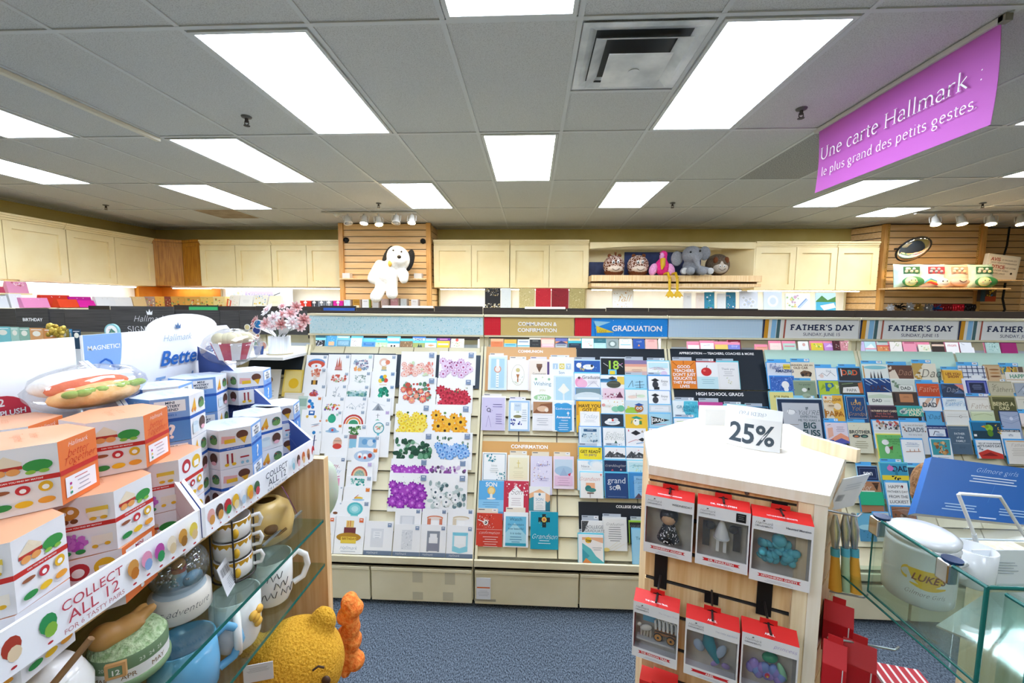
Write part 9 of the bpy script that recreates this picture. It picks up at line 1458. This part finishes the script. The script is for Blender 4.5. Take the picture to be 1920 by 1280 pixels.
# paper 25% sign
e = empty('paper_sign', (.51, .965, ZT), 'white folded paper sign reading 25% on the wooden tower', 'sign'); A0, A1 = at_z(1356, 830, ZT), at_z(1462, 850, ZT); A0.z = A1.z = ZT; d = (A1-A0); L = d.length; d.normalize(); nn = V((d.y, -d.x, 0)); H = .078
n_ = 10; cv = lambda t, s: A0+d*(L*t)+nn*(.012*math.sin(math.pi*t)*(1 if s else .4))
PW = M('f7f8fa', .5); mb = MB(); fr = [cv(i/n_, 1) for i in range(n_+1)]; up = V((0, 0, H))-nn*.012
for s in (0, 1):
    for i in range(n_): q = [fr[i]+V((0, 0, .001)), fr[i+1]+V((0, 0, .001)), fr[i+1]+up*(1-.0), fr[i]+up]; q = [p-nn*.0006*s for p in q]; mb.face(q if not s else q[::-1], PW, True)
bk = [A0+d*(L*i/n_)-nn*(.045+.006*math.sin(math.pi*i/n_))+V((0, 0, .001)) for i in range(n_+1)]
vs, fs, TWd = outline('25%', 'bold'); k = L*.8/TWd
def onf(px_, pz, off): t = .1+px_*k/L; return cv(t, 1)+V((0, 0, .001))+up*((.014+pz*k*1.12)/H)+nn*off
mb.raw([onf(p.x, p.y, .0006) for p in vs], fs, '44525f'); mb.build('sign_front', e)
mb = MB()
tp = [fr[i]+up for i in range(n_+1)]; bt = [tp[i]-nn*.012+V((0, 0, .024+.004*math.sin(math.pi*i/n_))) for i in range(n_+1)]
for i in range(n_): mb.face([tp[i], tp[i+1], bt[i+1], bt[i]], PW, True); mb.face([bt[i], bt[i+1], tp[i+1], tp[i]], PW, True)
f = Face(mb, bt[1]+nn*.0145, bt[-2]-bt[1], tp[1]-bt[1], .0006); f.text(.5, .5, .085, '3f6a80', 'CREDI FOU', 'serif', .5, .9, math.pi); mb.build('sign_flap', e)
mb = MB()
for i in range(n_): mb.face([bk[i+1], bk[i], bt[i], bt[i+1]], PW); mb.face([bt[i+1], bt[i], bk[i], bk[i+1]], PW)
mb.build('sign_back', e)
# white block and acrylic pocket at the back left of the top
a = at_z(1340, 797, ZT); mb = MB(); mb.box((a.x-.03, a.y-.0, ZT), (a.x+.11, a.y+.05, ZT+.05), WHITE);  tag(recenter(mb.build('display_block')), 'white block standing on the tower behind the 25% sign', 'block')
# hanging ornament boxes
def opack(corners, label, name_t, orn, dark=None, logo='HALLMARK'):
    """corners: pixel x of left/right edge, y of shoulder-left, y of bottom-left; the box hangs parallel to the slat face"""
    X0, X1, ys, yb, off = corners; P = FL+n*off; a = at_plane(X0, ys, P, n); q = at_plane(X1, ys+(X1-X0)*.22, P, n); bt_ = at_plane(X0, yb, P, n); w = (q-a).dot(u); h = a.z-bt_.z; D = .042
    o = V((a.x, a.y, bt_.z)); e = empty('ornament_box', (o+u*w/2-n*D/2), label, 'ornament box', 'hanging ornament boxes'); X = Matrix(((u.x, 0, n.x, o.x), (u.y, 0, n.y, o.y), (0, 1, 0, o.z), (0, 0, 0, 1)))
    RED = M('dc2a26', .4); t = .0012; mb = MB(); bh, th = h*.17, h*.2
    mb.box((0, 0, -t), (w, bh, 0), 'f4f3f6', X); mb.box((0, h-th, -t), (w, h, 0), 'f4f3f6', X); mb.box((0, bh, -t), (w*.03, h-th, 0), 'f4f3f6', X); mb.box((w*.97, bh, -t), (w, h-th, 0), 'f4f3f6', X)
    mb.box((0, 0, -D), (t, h, -t), 'd9342e', X); mb.box((w-t, 0, -D), (w, h, -t), 'd9d6d2', X); mb.box((t, 0, -D), (w-t, t, -t), 'f4f3f6', X); mb.box((t, t, -D), (w-t, h, -D+t), noise_mat('grey_insert', 'b5afa2', 'd0cabc', 20, .5), X)
    rh = h*.07; s0 = [X@V(p) for p in ((0, h, 0), (w, h, 0), (w, h+rh, -D*.8), (0, h+rh, -D*.8))]; mb.face(s0, RED); mb.face([X@V(p) for p in ((w, h, -D), (0, h, -D), (0, h+rh, -D*.8), (w, h+rh, -D*.8))], RED); mb.face([X@V(p) for p in ((0, h, -D), (0, h, 0), (0, h+rh, -D*.8))], RED); mb.face([X@V(p) for p in ((w, h, 0), (w, h, -D), (w, h+rh, -D*.8))], RED)
    f = Face(mb, X@V((0, h+rh, -D*.8)), u*w, X@V((0, h, 0))-X@V((0, h+rh, -D*.8))); f.text(.5, .72, .05, 'ffffff', name_t, 'bold', .5, .5)
    f = Face(mb, X@V((0, h, 0)), u*w, V((0, 0, -th))); crown(f, .2, .22, .02, '2a2a30'); f.text(.2, .42, .08, '2a2a30', 'Hallmark', 'script', .5, .3); f.text(.2, .66, .045, '5a5a62', 'ORNAMENTS', 'sans', .5, .3); logo(f) if callable(logo) else None
    f = Face(mb, X@V((0, bh, 0)), u*w, V((0, 0, -bh))); f.poly([(.14, .22), (.86, .22), (.82, .36), (.86, .5), (.14, .5), (.18, .36)], 'd9262c'); f.text(.5, .36, .045, 'ffffff', name_t, 'bold', .5, .6); f.lines(.5, .68, .5, 2, 'c4c4cc', .12, .05); mb.build('box_shell', e)
    mb = MB(); X3 = X@Matrix.Translation((w*.5, h+rh-.008, -D*.75)); mb.prism([(-w*.17, -.012), (w*.17, -.012), (w*.16, .018), (-w*.16, .018)], 0, .0012, RED, X3); f = Face(mb, X3@V((-.01, .012, .0012)), u*.02, V((0, 0, -.01))); f.art('e.5,.5,.5,.3,1a1416 r.4,.0,.2,1,1a1416'); mb.build('hang_tab', e)
    mb = MB(); mb.face([X@V(p) for p in ((w*.03, bh, -.0006), (w*.97, bh, -.0006), (w*.97, h-th, -.0006), (w*.03, h-th, -.0006))], clear_mat('blister', 'ffffff', .16, .02)); mb.build('window_film', e)
    mb = MB(); orn(mb, X@Matrix.Translation((w/2, bh, -D*.5)), w, h-th-bh); oo = mb.build('ornament', e)
    k2 = empty('display_hook', X@V((w*.5, h+rh+.02, -off+.001)), 'black display hook holding '+label.split(' with ')[-1], 'hook', 'black hooks on the wooden tower')
    mb = MB(); zt = 1.086-.08*max(0, round((1.086-(o.z+h+rh+.03))/.08)); mb.box((w*.5-.014, h+rh-.03, -off), (w*.5+.014, max(h+rh-.005, zt-o.z), -off+.003), '161214', X); mb.build('hook_plate', k2); mb = MB(); mb.tube([X@V((w*.5, h+rh+.002, -off+.003)), X@V((w*.5, h+rh-.0, -D*.6)), X@V((w*.5, h+rh+.004, .004))], .0022, '2a2424', 6); mb.build('hook_prong', k2)
def doll(m, X, w, h): m.lathe([(w*.16, 0), (w*.2, h*.05), (w*.12, h*.45), (w*.06, h*.52)], noise_mat('polka', '17171a', 'e9e9ec', 160, .4, 0, (1, 1, 1), 0, .6, .62), X, 20); m.ell(X@V((0, h*.68, 0)) if 0 else X@V((0, h*.66, 0)), w*.16, 'e3b98f'); m.ell(X@V((0, h*.75, -.004)), (w*.19, w*.17, w*.13), '1a1614')
def lz(prof, m, mat, X, seg=18): m.lathe(prof, mat, X@Matrix.Rotation(-math.pi/2, 4, 'X'), seg)
def o_bell(m, X, w, h):
    lz([(w*.22, h*.06), (w*.24, h*.1), (w*.12, h*.5), (w*.05, h*.56)], m, noise_mat('polka_black', '141416', 'e6e6ea', 260, .35, 0, (1, 1, 1), 0, .64, .66), X); m.ell(X@V((0, h*.72, 0)), (w*.2, w*.18, w*.2), M('1a1718', .3)); m.ell(X@V((0, h*.69, w*.07)), (w*.16, w*.13, w*.14), M('e0b48a', .5))
def o_tower(m, X, w, h):
    lz([(w*.14, h*.45), (w*.12, h*.6), (w*.05, h*.85), (w*.02, h*.92)], m, M('eef0f2', .3), X); lz([(w*.16, h*.42), (w*.16, h*.45)], m, M('dfe2e6', .3), X)
    for s in (-1, 1): m.box((s*w*.07-w*.03, h*.06, -w*.03), (s*w*.07+w*.03, h*.42, w*.03), M('eef0f2', .3), X)
    for s in (-1, 1): m.ell(X@V((s*w*.22, h*.7, 0)), (w*.1, w*.05, w*.09), M('3a3634', .4)); m.box((s*w*.3-w*.07, h*.1, -w*.1), (s*w*.3+w*.07, h*.75, -w*.06), '4a4642', X)
def o_ghost(m, X, w, h):
    r = random.Random(12); T = M('58b8c9', .25)
    for i in range(26): m.ell(X@V((r.uniform(-.3, .3)*w, h*r.uniform(.1, .62), r.uniform(-.1, .1)*w)), (w*r.uniform(.06, .14), w*.08, w*r.uniform(.05, .12)), T, Euler((r.random(), r.random(), r.random())).to_matrix(), 10, 7)
    m.ell(X@V((0, h*.72, 0)), w*.13, T); m.ell(X@V((0, h*.86, 0)), w*.07, T)
def o_wagon(m, X, w, h):
    Z = lambda x, y, z=0: X@V((x*w, y*h, z*w)); OUT = '1a1a1a'
    m.box((-.42*w, .12*h, -.08*w), (.42*w, .17*h, .08*w), M('d9d9dc', .3), X); m.box((-.3*w, .62*h, -.05*w), (.02*w, .95*h, -.03*w), '6fb8e0', X)
    for i in range(5): m.tube([Z(.0+i*.09, .5), Z(-.02+i*.09, .72), Z(.03+i*.09, .82), Z(.08+i*.09, .72), Z(.08+i*.09, .5)], w*.03, 'f2f4f6', 6)
    m.box((-.02*w, .4*h, -.06*w), (.44*w, .5*h, .06*w), 'a5703f', X); m.box((-.02*w, .48*h, .055*w), (.44*w, .5*h, .065*w), OUT, X)
    for x in (.06, .34): m.lathe([(w*.1, -.06*w), (w*.1, .075*w)], OUT, X@Matrix.Translation((x*w, .33*h, 0)), 18); m.lathe([(w*.08, .07*w), (w*.08, .08*w)], 'd99a4a', X@Matrix.Translation((x*w, .33*h, 0)), 18); m.lathe([(w*.025, .07*w), (w*.025, .09*w)], OUT, X@Matrix.Translation((x*w, .33*h, 0)), 10)
    m.ell(Z(-.22, .45), (w*.14, w*.06, w*.08), 'ece6dc'); m.ell(Z(-.38, .5), (w*.06, w*.04, w*.05), 'ece6dc'); [m.tube([Z(-.32+.07*i, .4), Z(-.33+.07*i, .2)], w*.022, 'd9cfc0', 6) for i in range(4)]
def o_fish(m, X, w, h):
    Z = lambda x, y, z=0: X@V((x*w, y*h, z*w)); m.tube([Z(-.05, .85), Z(-.04, .6), Z(.05, .35), Z(.15, .12)], [w*.09, w*.13, w*.09, w*.04], M('2f8fa0', .2), 12); m.ell(Z(-.05, .93), (w*.08, w*.07, w*.07), '3a2f58')
    for s, a in ((-.22, .6), (.2, .45)): m.ell(Z(s, .45), (w*.1, w*.03, h*.2), M('a9bcd8', .2), Euler((0, a if s > 0 else -a, 0)).to_matrix())
    for s in (-1, 1): m.ell(Z(.2+.1*s, .08), (w*.1, w*.03, w*.06), M('a58fd0', .2), Euler((0, .5*s, 0)).to_matrix())
def o_shell(m, X, w, h):
    Z = lambda x, y, z=0: X@V((x*w, y*h, z*w)); r = random.Random(4)
    for i in range(12): m.ell(Z(-.28+.05*i, .3+.1*math.sin(i*1.7)), (w*.1, w*.07, h*.14), M(('8f86d8', 'a58fe0', '7f9ae0')[i % 3], .2))
    m.ell(Z(.05, .68), (w*.16, w*.1, w*.1), M('1f9a6a', .25)); m.ell(Z(.28, .4), (w*.07, w*.06, h*.25), M('9fe0b8', .25), Euler((0, -.4, 0)).to_matrix()); m.ell(Z(.0, .32, .14), (w*.05, w*.03, w*.05), 'd9304a'); m.ell(Z(.0, .32, .17), (w*.02,)*3, 'f2d24a')
lg = lambda t, st='sans', c='5a5a66': (lambda f: f.text(.76, .45, .1, c, t, st, .5, .4))
opack((1210, 1302, 926, 1033, .044), 'red topped ornament box upper left with a dotted black figure', 'WEDNESDAY ADDAMS', o_bell, logo=lg('WEDNESDAY', 'sans', '2a2a2c'))
opack((1308, 1408, 944, 1056, .044), 'red topped ornament box in the middle of the upper row with a white tower ornament', 'DR. FINKELSTEIN', o_tower, logo=lambda f: (f.rect(.74, .15, .18, .7, '1a1a1e'), f.lines(.83, .3, .12, 3, 'c9c9cc', .15)))
opack((1411, 1527, 966, 1086, .046), 'red topped ornament box right in the upper row with turquoise clustered ornament', 'HITCHHIKING GHOSTS', o_ghost, logo=lg('Haunted Mansion', 'bold'))
opack((1188, 1274, 1125, 1228, .1), 'red topped ornament box lower left with a covered wagon', 'THE OREGON TRAIL', o_wagon, logo=lg('The Oregon Trail', 'sans', 'c9c9d4'))
opack((1286, 1388, 1157, 1262, .1), 'red topped ornament box in the lower row with a teal finned ornament', 'ARIEL', o_fish, logo=lg('The Little Mermaid', 'serif', '8f9fc4'))
opack((1392, 1500, 1183, 1300, .1), 'red topped ornament box lower right with a violet and green ornament', 'ARIEL', o_shell, logo=lg('Princess', 'script', 'b5a0d8'))
for X0, X1, y in ((1199, 1222, 1272), (1222, 1252, 1276)):
    a, q = at_plane(X0, y, FL+n*.1, n), at_plane(X1, y, FL+n*.1, n); w = (q-a).dot(u); X = Matrix(((u.x, 0, n.x, a.x), (u.y, 0, n.y, a.y), (0, 1, 0, a.z), (0, 0, 0, 1))); mb = MB(); mb.box((0, -.14, -.04), (w*1.6, 0, 0), 'dc2a26', X); tag(recenter(mb.build('ornament_box')), 'red ornament box just peeping in at the bottom, '+('left one' if X0 < 1210 else 'right one'), 'ornament box', 'ornament boxes at the bottom edge')
# red boxes, spreaders and wire hooks on the tower's right face
def redbox(X0, Y0, X1, Y1, d, l, ang=.5):
    p = at_d((X0+X1)/2, (Y0+Y1)/2, d); w, h = (X1-X0)/F*d, (Y1-Y0)/F*d; e = empty('red_box', (p.x, p.y, p.z-h/2), l, 'box', 'red boxes hanging right of the tower'); X = Matrix.Translation(p)@Matrix.Rotation(ang, 4, 'Z')
    mb = MB(); mb.box((-w/2, -.03, -h/2), (w/2, .03, h*.2), M('d0222a', .4), X); mb.prism([(-.03, h*.2), (.03, h*.2), (0, h*.5)], -w/2, w/2, M('d92a30', .4), X@Matrix(((0, 0, 1, 0), (1, 0, 0, 0), (0, 1, 0, 0), (0, 0, 0, 1)))); mb.build('box_body', e, .001); mb = MB(); mb.box((-.012, -.001, h*.42), (.012, .001, h*.62), 'd92a30', X); mb.build('hang_tab', e); mb = MB(); mb.box((w*.32, -.031, -h/2), (w*.36, -.0302, h*.2), 'f2eef0', X); mb.build('white_stripe', e)
redbox(1548, 1128, 1592, 1215, .96, 'red box hanging right of the tower, upper one', -.6); redbox(1545, 1200, 1580, 1300, .85, 'red box at the bottom right of the tower, left one', -.6); redbox(1584, 1200, 1632, 1310, .88, 'red box at the bottom right of the tower, right one', -.6)
for i, (X0, Y0, X1, Y1, d) in enumerate(((1545, 955, 1608, 968, .93), (1556, 1108, 1620, 1120, .93), (1552, 1195, 1678, 1218, .88))):
    a, q = at_d(X0, Y0, d), at_d(X1, Y1, d); mb = MB(); mb.tube([a, q, q+V((.008, 0, .008))], .0022, WIRE, 6); tag(recenter(mb.build('wire_hook')), ('chrome wire hook above the spreaders', 'grey wire hook below the spreaders', 'long wire hook over the red boxes')[i], 'hook', 'wire hooks on the tower side')
for i, (x, y0, y1) in enumerate(((1566, 965, 1105), (1581, 962, 1108), (1596, 962, 1110))):
    a, q = at_d(x+(4 if i else 0), y0, .94), at_d(x+i*4, y1, .93); e = empty('cheese_spreader', q, ('cheese spreader with an orange handle, nearest the tower', 'cheese spreader with a green and white handle, middle of three', 'cheese spreader with a broad orange handle, right of three')[i], 'spreader', 'cheese spreaders hanging on the tower')
    m1 = a.lerp(q, .45); m2 = a.lerp(q, .55); mb = MB(); mb.tube([a, a.lerp(q, .2), m1], [.004, .011, .006], M('b8bcc0', .2, .9), 10); mb.build('blade', e); mb = MB(); mb.tube([m1, m2], .009, '58b0c4', 10); mb.build('blue_collar', e); mb = MB(); mb.tube([m2, q], [.008, .013 if i != 1 else .009], 'e8a83a' if i != 1 else 'a9c4a0', 10); mb.build('handle', e)
p = at_d(1592, 925, .98); mb = MB(); X = Matrix.Translation(p)@Matrix.Rotation(.4, 4, 'Z')@Matrix.Rotation(.3, 4, 'X'); mb.box((-.05, 0, -.045), (.045, .002, .05), M('eef1f4', .2), X); f = Face(mb, X@V((-.05, 0, .05)), X.to_3x3()@V((.095, 0, 0)), X.to_3x3()@V((0, 0, -.095))); [f.rect(.1+.03*i, .5, .015, .2, '7a828c') for i in range(8)]; f.lines(.5, .2, .7, 3, 'b5bcc4', .08); tag(recenter(mb.build('clear_pouch')), 'clear and white pouch hanging at the tower corner', 'pouch')
# ================================================================== glass display at the right
e = empty('glass_display', (.95, .74, .87), 'glass cube display with chrome clips at the right', 'glass display')
def gpane(a, b2, c, name='glass_pane'):
    """a, b2 opposite corners of an axis aligned thin pane, with green edges"""
    mb = MB(); mb.box(a, b2, GLASS); mb.build(name, e)
gpane((.702, .636, .9), (.707, .85, 1.06), 0); gpane((.702, .636, .9), (1.25, .64, 1.06), 0); gpane((.70, .6, .886), (1.25, .95, .892), 0); gpane((.722, .59, .75), (.726, .63, 1.055), 0); gpane((.727, .592, .75), (1.25, .596, 1.055), 0)
def gedge(a, b2, r=.0032): mb = MB(); mb.tube([a, b2], r, GEDGE, 6); mb.build('glass_edge', e)
gedge((.704, .636, 1.06), (.704, .85, 1.06)); gedge((.704, .638, .9), (.704, .85, .9), .0022); gedge((.704, .638, .9), (.704, .638, 1.06)); gedge((.704, .638, 1.06), (1.25, .638, 1.06)); gedge((.724, .594, .75), (.724, .594, 1.055), .003); gedge((.724, .594, 1.055), (1.25, .594, 1.055), .003); gedge((.724, .594, 1.055), (.724, .63, 1.055), .003); gedge((.704, .85, .9), (.704, .85, 1.06), .0015); gedge((.70, .6, .889), (.70, .95, .889), .002)
for y, z in ((.842, 1.055), (.70, 1.055)): mb = MB(); mb.box((.696, y-.012, z-.028), (.713, y+.012, z+.008), CHROME); mb.lathe([(.014, .0081), (.014, .012)], M('23406a', .2, .5), Matrix.Translation((.712, y, z)), 18); mb.build('chrome_clip', e, .003)
mb = MB(); [mb.box((x-.012, y-.012, 0), (x+.012, y+.012, .885), M('c9ccd0', .25, .9)) for x, y in ((1.2, .65), (1.2, 1.05))]; mb.build('display_leg', e); mb = MB(); mb.box((1.15, .61, .02), (1.25, 1.09, .884), WOODP); mb.build('support_panel', e)
JC = at_z(1718, 1135, .8925); JC = JC+V((.031, .036, 0)); JC.z = .8925; e = empty('lidded_jar', JC, 'white lidded ceramic jar with a yellow mug logo, behind glass', 'jar'); X = Matrix.Translation(JC)@Matrix.Diagonal((.78, .78, .9, 1)); CJ = M('eef0f1', .12)
mb = MB(); mb.lathe([(.066, 0), (.072, .006), (.073, .03), (.073, .125), (.075, .13), (.07, .135)], CJ, X, 40); mb.build('jar_body', e); mb = MB(); mb.lathe([(.069, .135), (.074, .142), (.074, .15), (.06, .157), (.02, .16), (.001, .16)], CJ, X, 40); mb.build('jar_lid', e)
A0_ = math.atan2(-JC.y, -JC.x)+.22
def onjar(m, pts, fs, R, c): m.raw([X@V((R*math.cos(A0_+p[0]/R), R*math.sin(A0_+p[0]/R), p[1])) for p in pts], fs, c)
def blob(m, pts, R, c):
    cx = sum(p[0] for p in pts)/len(pts); cy = sum(p[1] for p in pts)/len(pts); k = len(pts); onjar(m, [(cx, cy)]+pts, [(0, i+1, (i+1) % k+1) for i in range(k)], R, c)
mb = MB(); Yc = 'f2c21f'; N_ = 10
gr = lambda x0, x1, f0, f1, R: [onjar(mb, [(x0+(x1-x0)*i/N_, f0(i/N_)), (x0+(x1-x0)*(i+1)/N_, f0((i+1)/N_)), (x0+(x1-x0)*(i+1)/N_, f1((i+1)/N_)), (x0+(x1-x0)*i/N_, f1(i/N_))], [(0, 1, 2, 3)], R, Yc) for i in range(N_)]
gr(-.036, .042, lambda t: .085-.034*math.sin(math.pi*min(1, max(0, t)))**.6, lambda t: .089, .0733); gr(-.03, .04, lambda t: .053-.008*math.sin(math.pi*t), lambda t: .056-.001*math.sin(math.pi*t), .0733)
pts = [(-.036-.013*math.cos(t), .076+.012*math.sin(t)) for t in [math.pi*(-.5)+math.pi*i/8 for i in range(9)]]
for p_, q_ in zip(pts, pts[1:]): onjar(mb, [(p_[0], p_[1]-.003), (q_[0], q_[1]-.003), (q_[0], q_[1]+.003), (p_[0], p_[1]+.003)], [(0, 1, 2, 3)], .0733, Yc)
mb.build('mug_logo', e)
def jt(t, st, w, y, c, x0):
    vs, fs, Wd = outline(t, st); k = w/Wd; mb = MB(); onjar(mb, [(x0+(p.x-Wd/2)*k, y+p.y*k) for p in vs], fs, .0737, c); mb.build('jar_lettering', e)
jt("LUKE'S", 'slant', .066, .064, '7a2410', .004); jt('Gilmore Girls', 'script', .08, .03, '5a1a34', .0)
e = empty('jar_strainer', (.93, .84, .8925), 'white mug with a dark handle standing behind the glass, right of the jar', 'mug'); X = Matrix.Translation((.96, .9, .8925))@Matrix.Scale(.8, 4); mb = MB(); mb.lathe([(.035, 0), (.042, .01), (.044, .1), (.04, .1), (.038, .015), (.001, .012)], CJ, X, 28, False); mb.build('mug_body', e); mb = MB(); mb.tube([X@V((-.042-a, -.02, h)) for a, h in ((0, .03), (.03, .03), (.035, .05), (.0, .07))], .007, CJ); mb.build('handle', e)
# blue book sign on a white wire easel
c1, c2, c3, c4 = at_d(1716, 962, .98), at_d(1935, 985, 1.02), at_d(1955, 868, 1.12), at_d(1747, 856, 1.08); c3 = c2+(c4-c1); e = empty('blue_book', (c1+c2)/2, 'bright blue storybook back cover with white writing on a wire easel', 'book')
U_ = c2-c1; V_ = c1-c4; nn = V_.cross(U_).normalized(); mb = MB(); q = [c4, c3, c2, c1]; bkk = [p-nn*.018 for p in q]; BLU = M('1464b4', .35)
mb.face(q[::-1], BLU); mb.face(bkk, BLU)
for i in range(4): mb.face([q[i], q[(i+1) % 4], bkk[(i+1) % 4], bkk[i]], 'f2f0ea' if i == 2 else BLU)
f = Face(mb, c4, U_, V_); f.text(.62, .14, .055, 'cfe4f8', 'Gilmore girls', 'script', .5, .4)
for i in range(3): f.lines(.6, .25+.05*i, .6-.06*i, 1, 'd9e9f8'); 
f.strokes([(.62, .38), (.58, .7)], .003, '4a8fd0'); [f.lines(x, .78, .3, 3, 'a9ccec', .045) for x in (.35, .82)]; f.lines(.6, .95, .2, 1, 'd9e9f8'); mb.build('book_cover', e)
e = empty('wire_easel', (c1+c2)/2-V((0, .05, .1)), 'white wire easel in front of the blue book', 'easel'); mb = MB(); Q = lambda x, y, d: at_d(x, y, d)
mb.tube([Q(1826, 1000, .93), Q(1797, 927, .9), Q(1800, 925, .9), Q(1875, 931, .9), Q(1925, 1010, .92)], .0035, 'f4f4f2', 8); mb.build('wire_arm', e); mb = MB(); mb.tube([Q(1826, 1000, .93), Q(1838, 1045, .95)], .0045, 'eef4f6', 8); mb.build('wire_leg', e)
mb = MB(); a = Q(1765, 1000, .97); q = Q(1920, 1060, .93); mb.box((a.x, a.y-.02, a.z-.004), (a.x+.28, a.y+.12, a.z), ACRYL); mb.tube([(a.x, a.y-.02, a.z), (a.x+.28, a.y-.02, a.z)], .002, 'dfeaec', 6); tag(recenter(mb.build('acrylic_riser')), 'clear acrylic riser under the wire easel', 'riser')
p = at_d(1742, 905, 1.16); o = soft('plush_tuft', [(p, (.04, .04, .06)), (p+V((-.012, 0, -.03)), (.03, .03, .035))], fur('7a5638', 'a07a54', 90, 1), None, .008, 3); tag(o, 'brown furry plush half hidden behind the blue book', 'plush toy')
mb = MB(); X = Matrix.Translation(at_d(1890, 1060, .9))@Matrix.Rotation(.05, 4, 'Z'); mb.box((-.08, 0, -.05), (.1, .002, .035), M('eef3f6', .4), X); Face(mb, X@V((-.08, 0, .035)), V((.18, 0, 0)), V((0, 0, -.085))).art('l.35,.3,.4,5,a5b0ba'); tag(recenter(mb.build('info_card')), 'white printed card standing inside the glass display', 'card')
mb = MB(); vs = [at_d(*p) for p in ((1755, 1172, .9), (1850, 1110, .9), (1935, 1110, .86), (1935, 1200, .8), (1830, 1203, .82))]; mb.face(vs, M('efece6', .3)); mb.face([v-V((0, 0, .004)) for v in vs][::-1], M('efece6', .3)); [mb.face([vs[i], vs[(i+1) % 5], vs[(i+1) % 5]-V((0, 0, .004)), vs[i]-V((0, 0, .004))][::-1], M('efece6', .3)) for i in range(5)]; tag(recenter(mb.build('white_platter')), 'large white angular platter below the glass edge', 'platter')
p = at_z(1690, 1275, .3); mb = MB(); X = Matrix.Translation(p)@Matrix.Rotation(-.2, 4, 'Z'); mb.box((-.06, -.06, -.3), (.08, .06, 0), M('c0303a', .5), X); [mb.box((-.06+.025*i, -.0605, -.01), (-.053+.025*i, .06, .0008), 'f4e9e4', X) for i in range(6)]; tag(recenter(mb.build('striped_box')), 'red and white striped box on the floor at the bottom right', 'box')
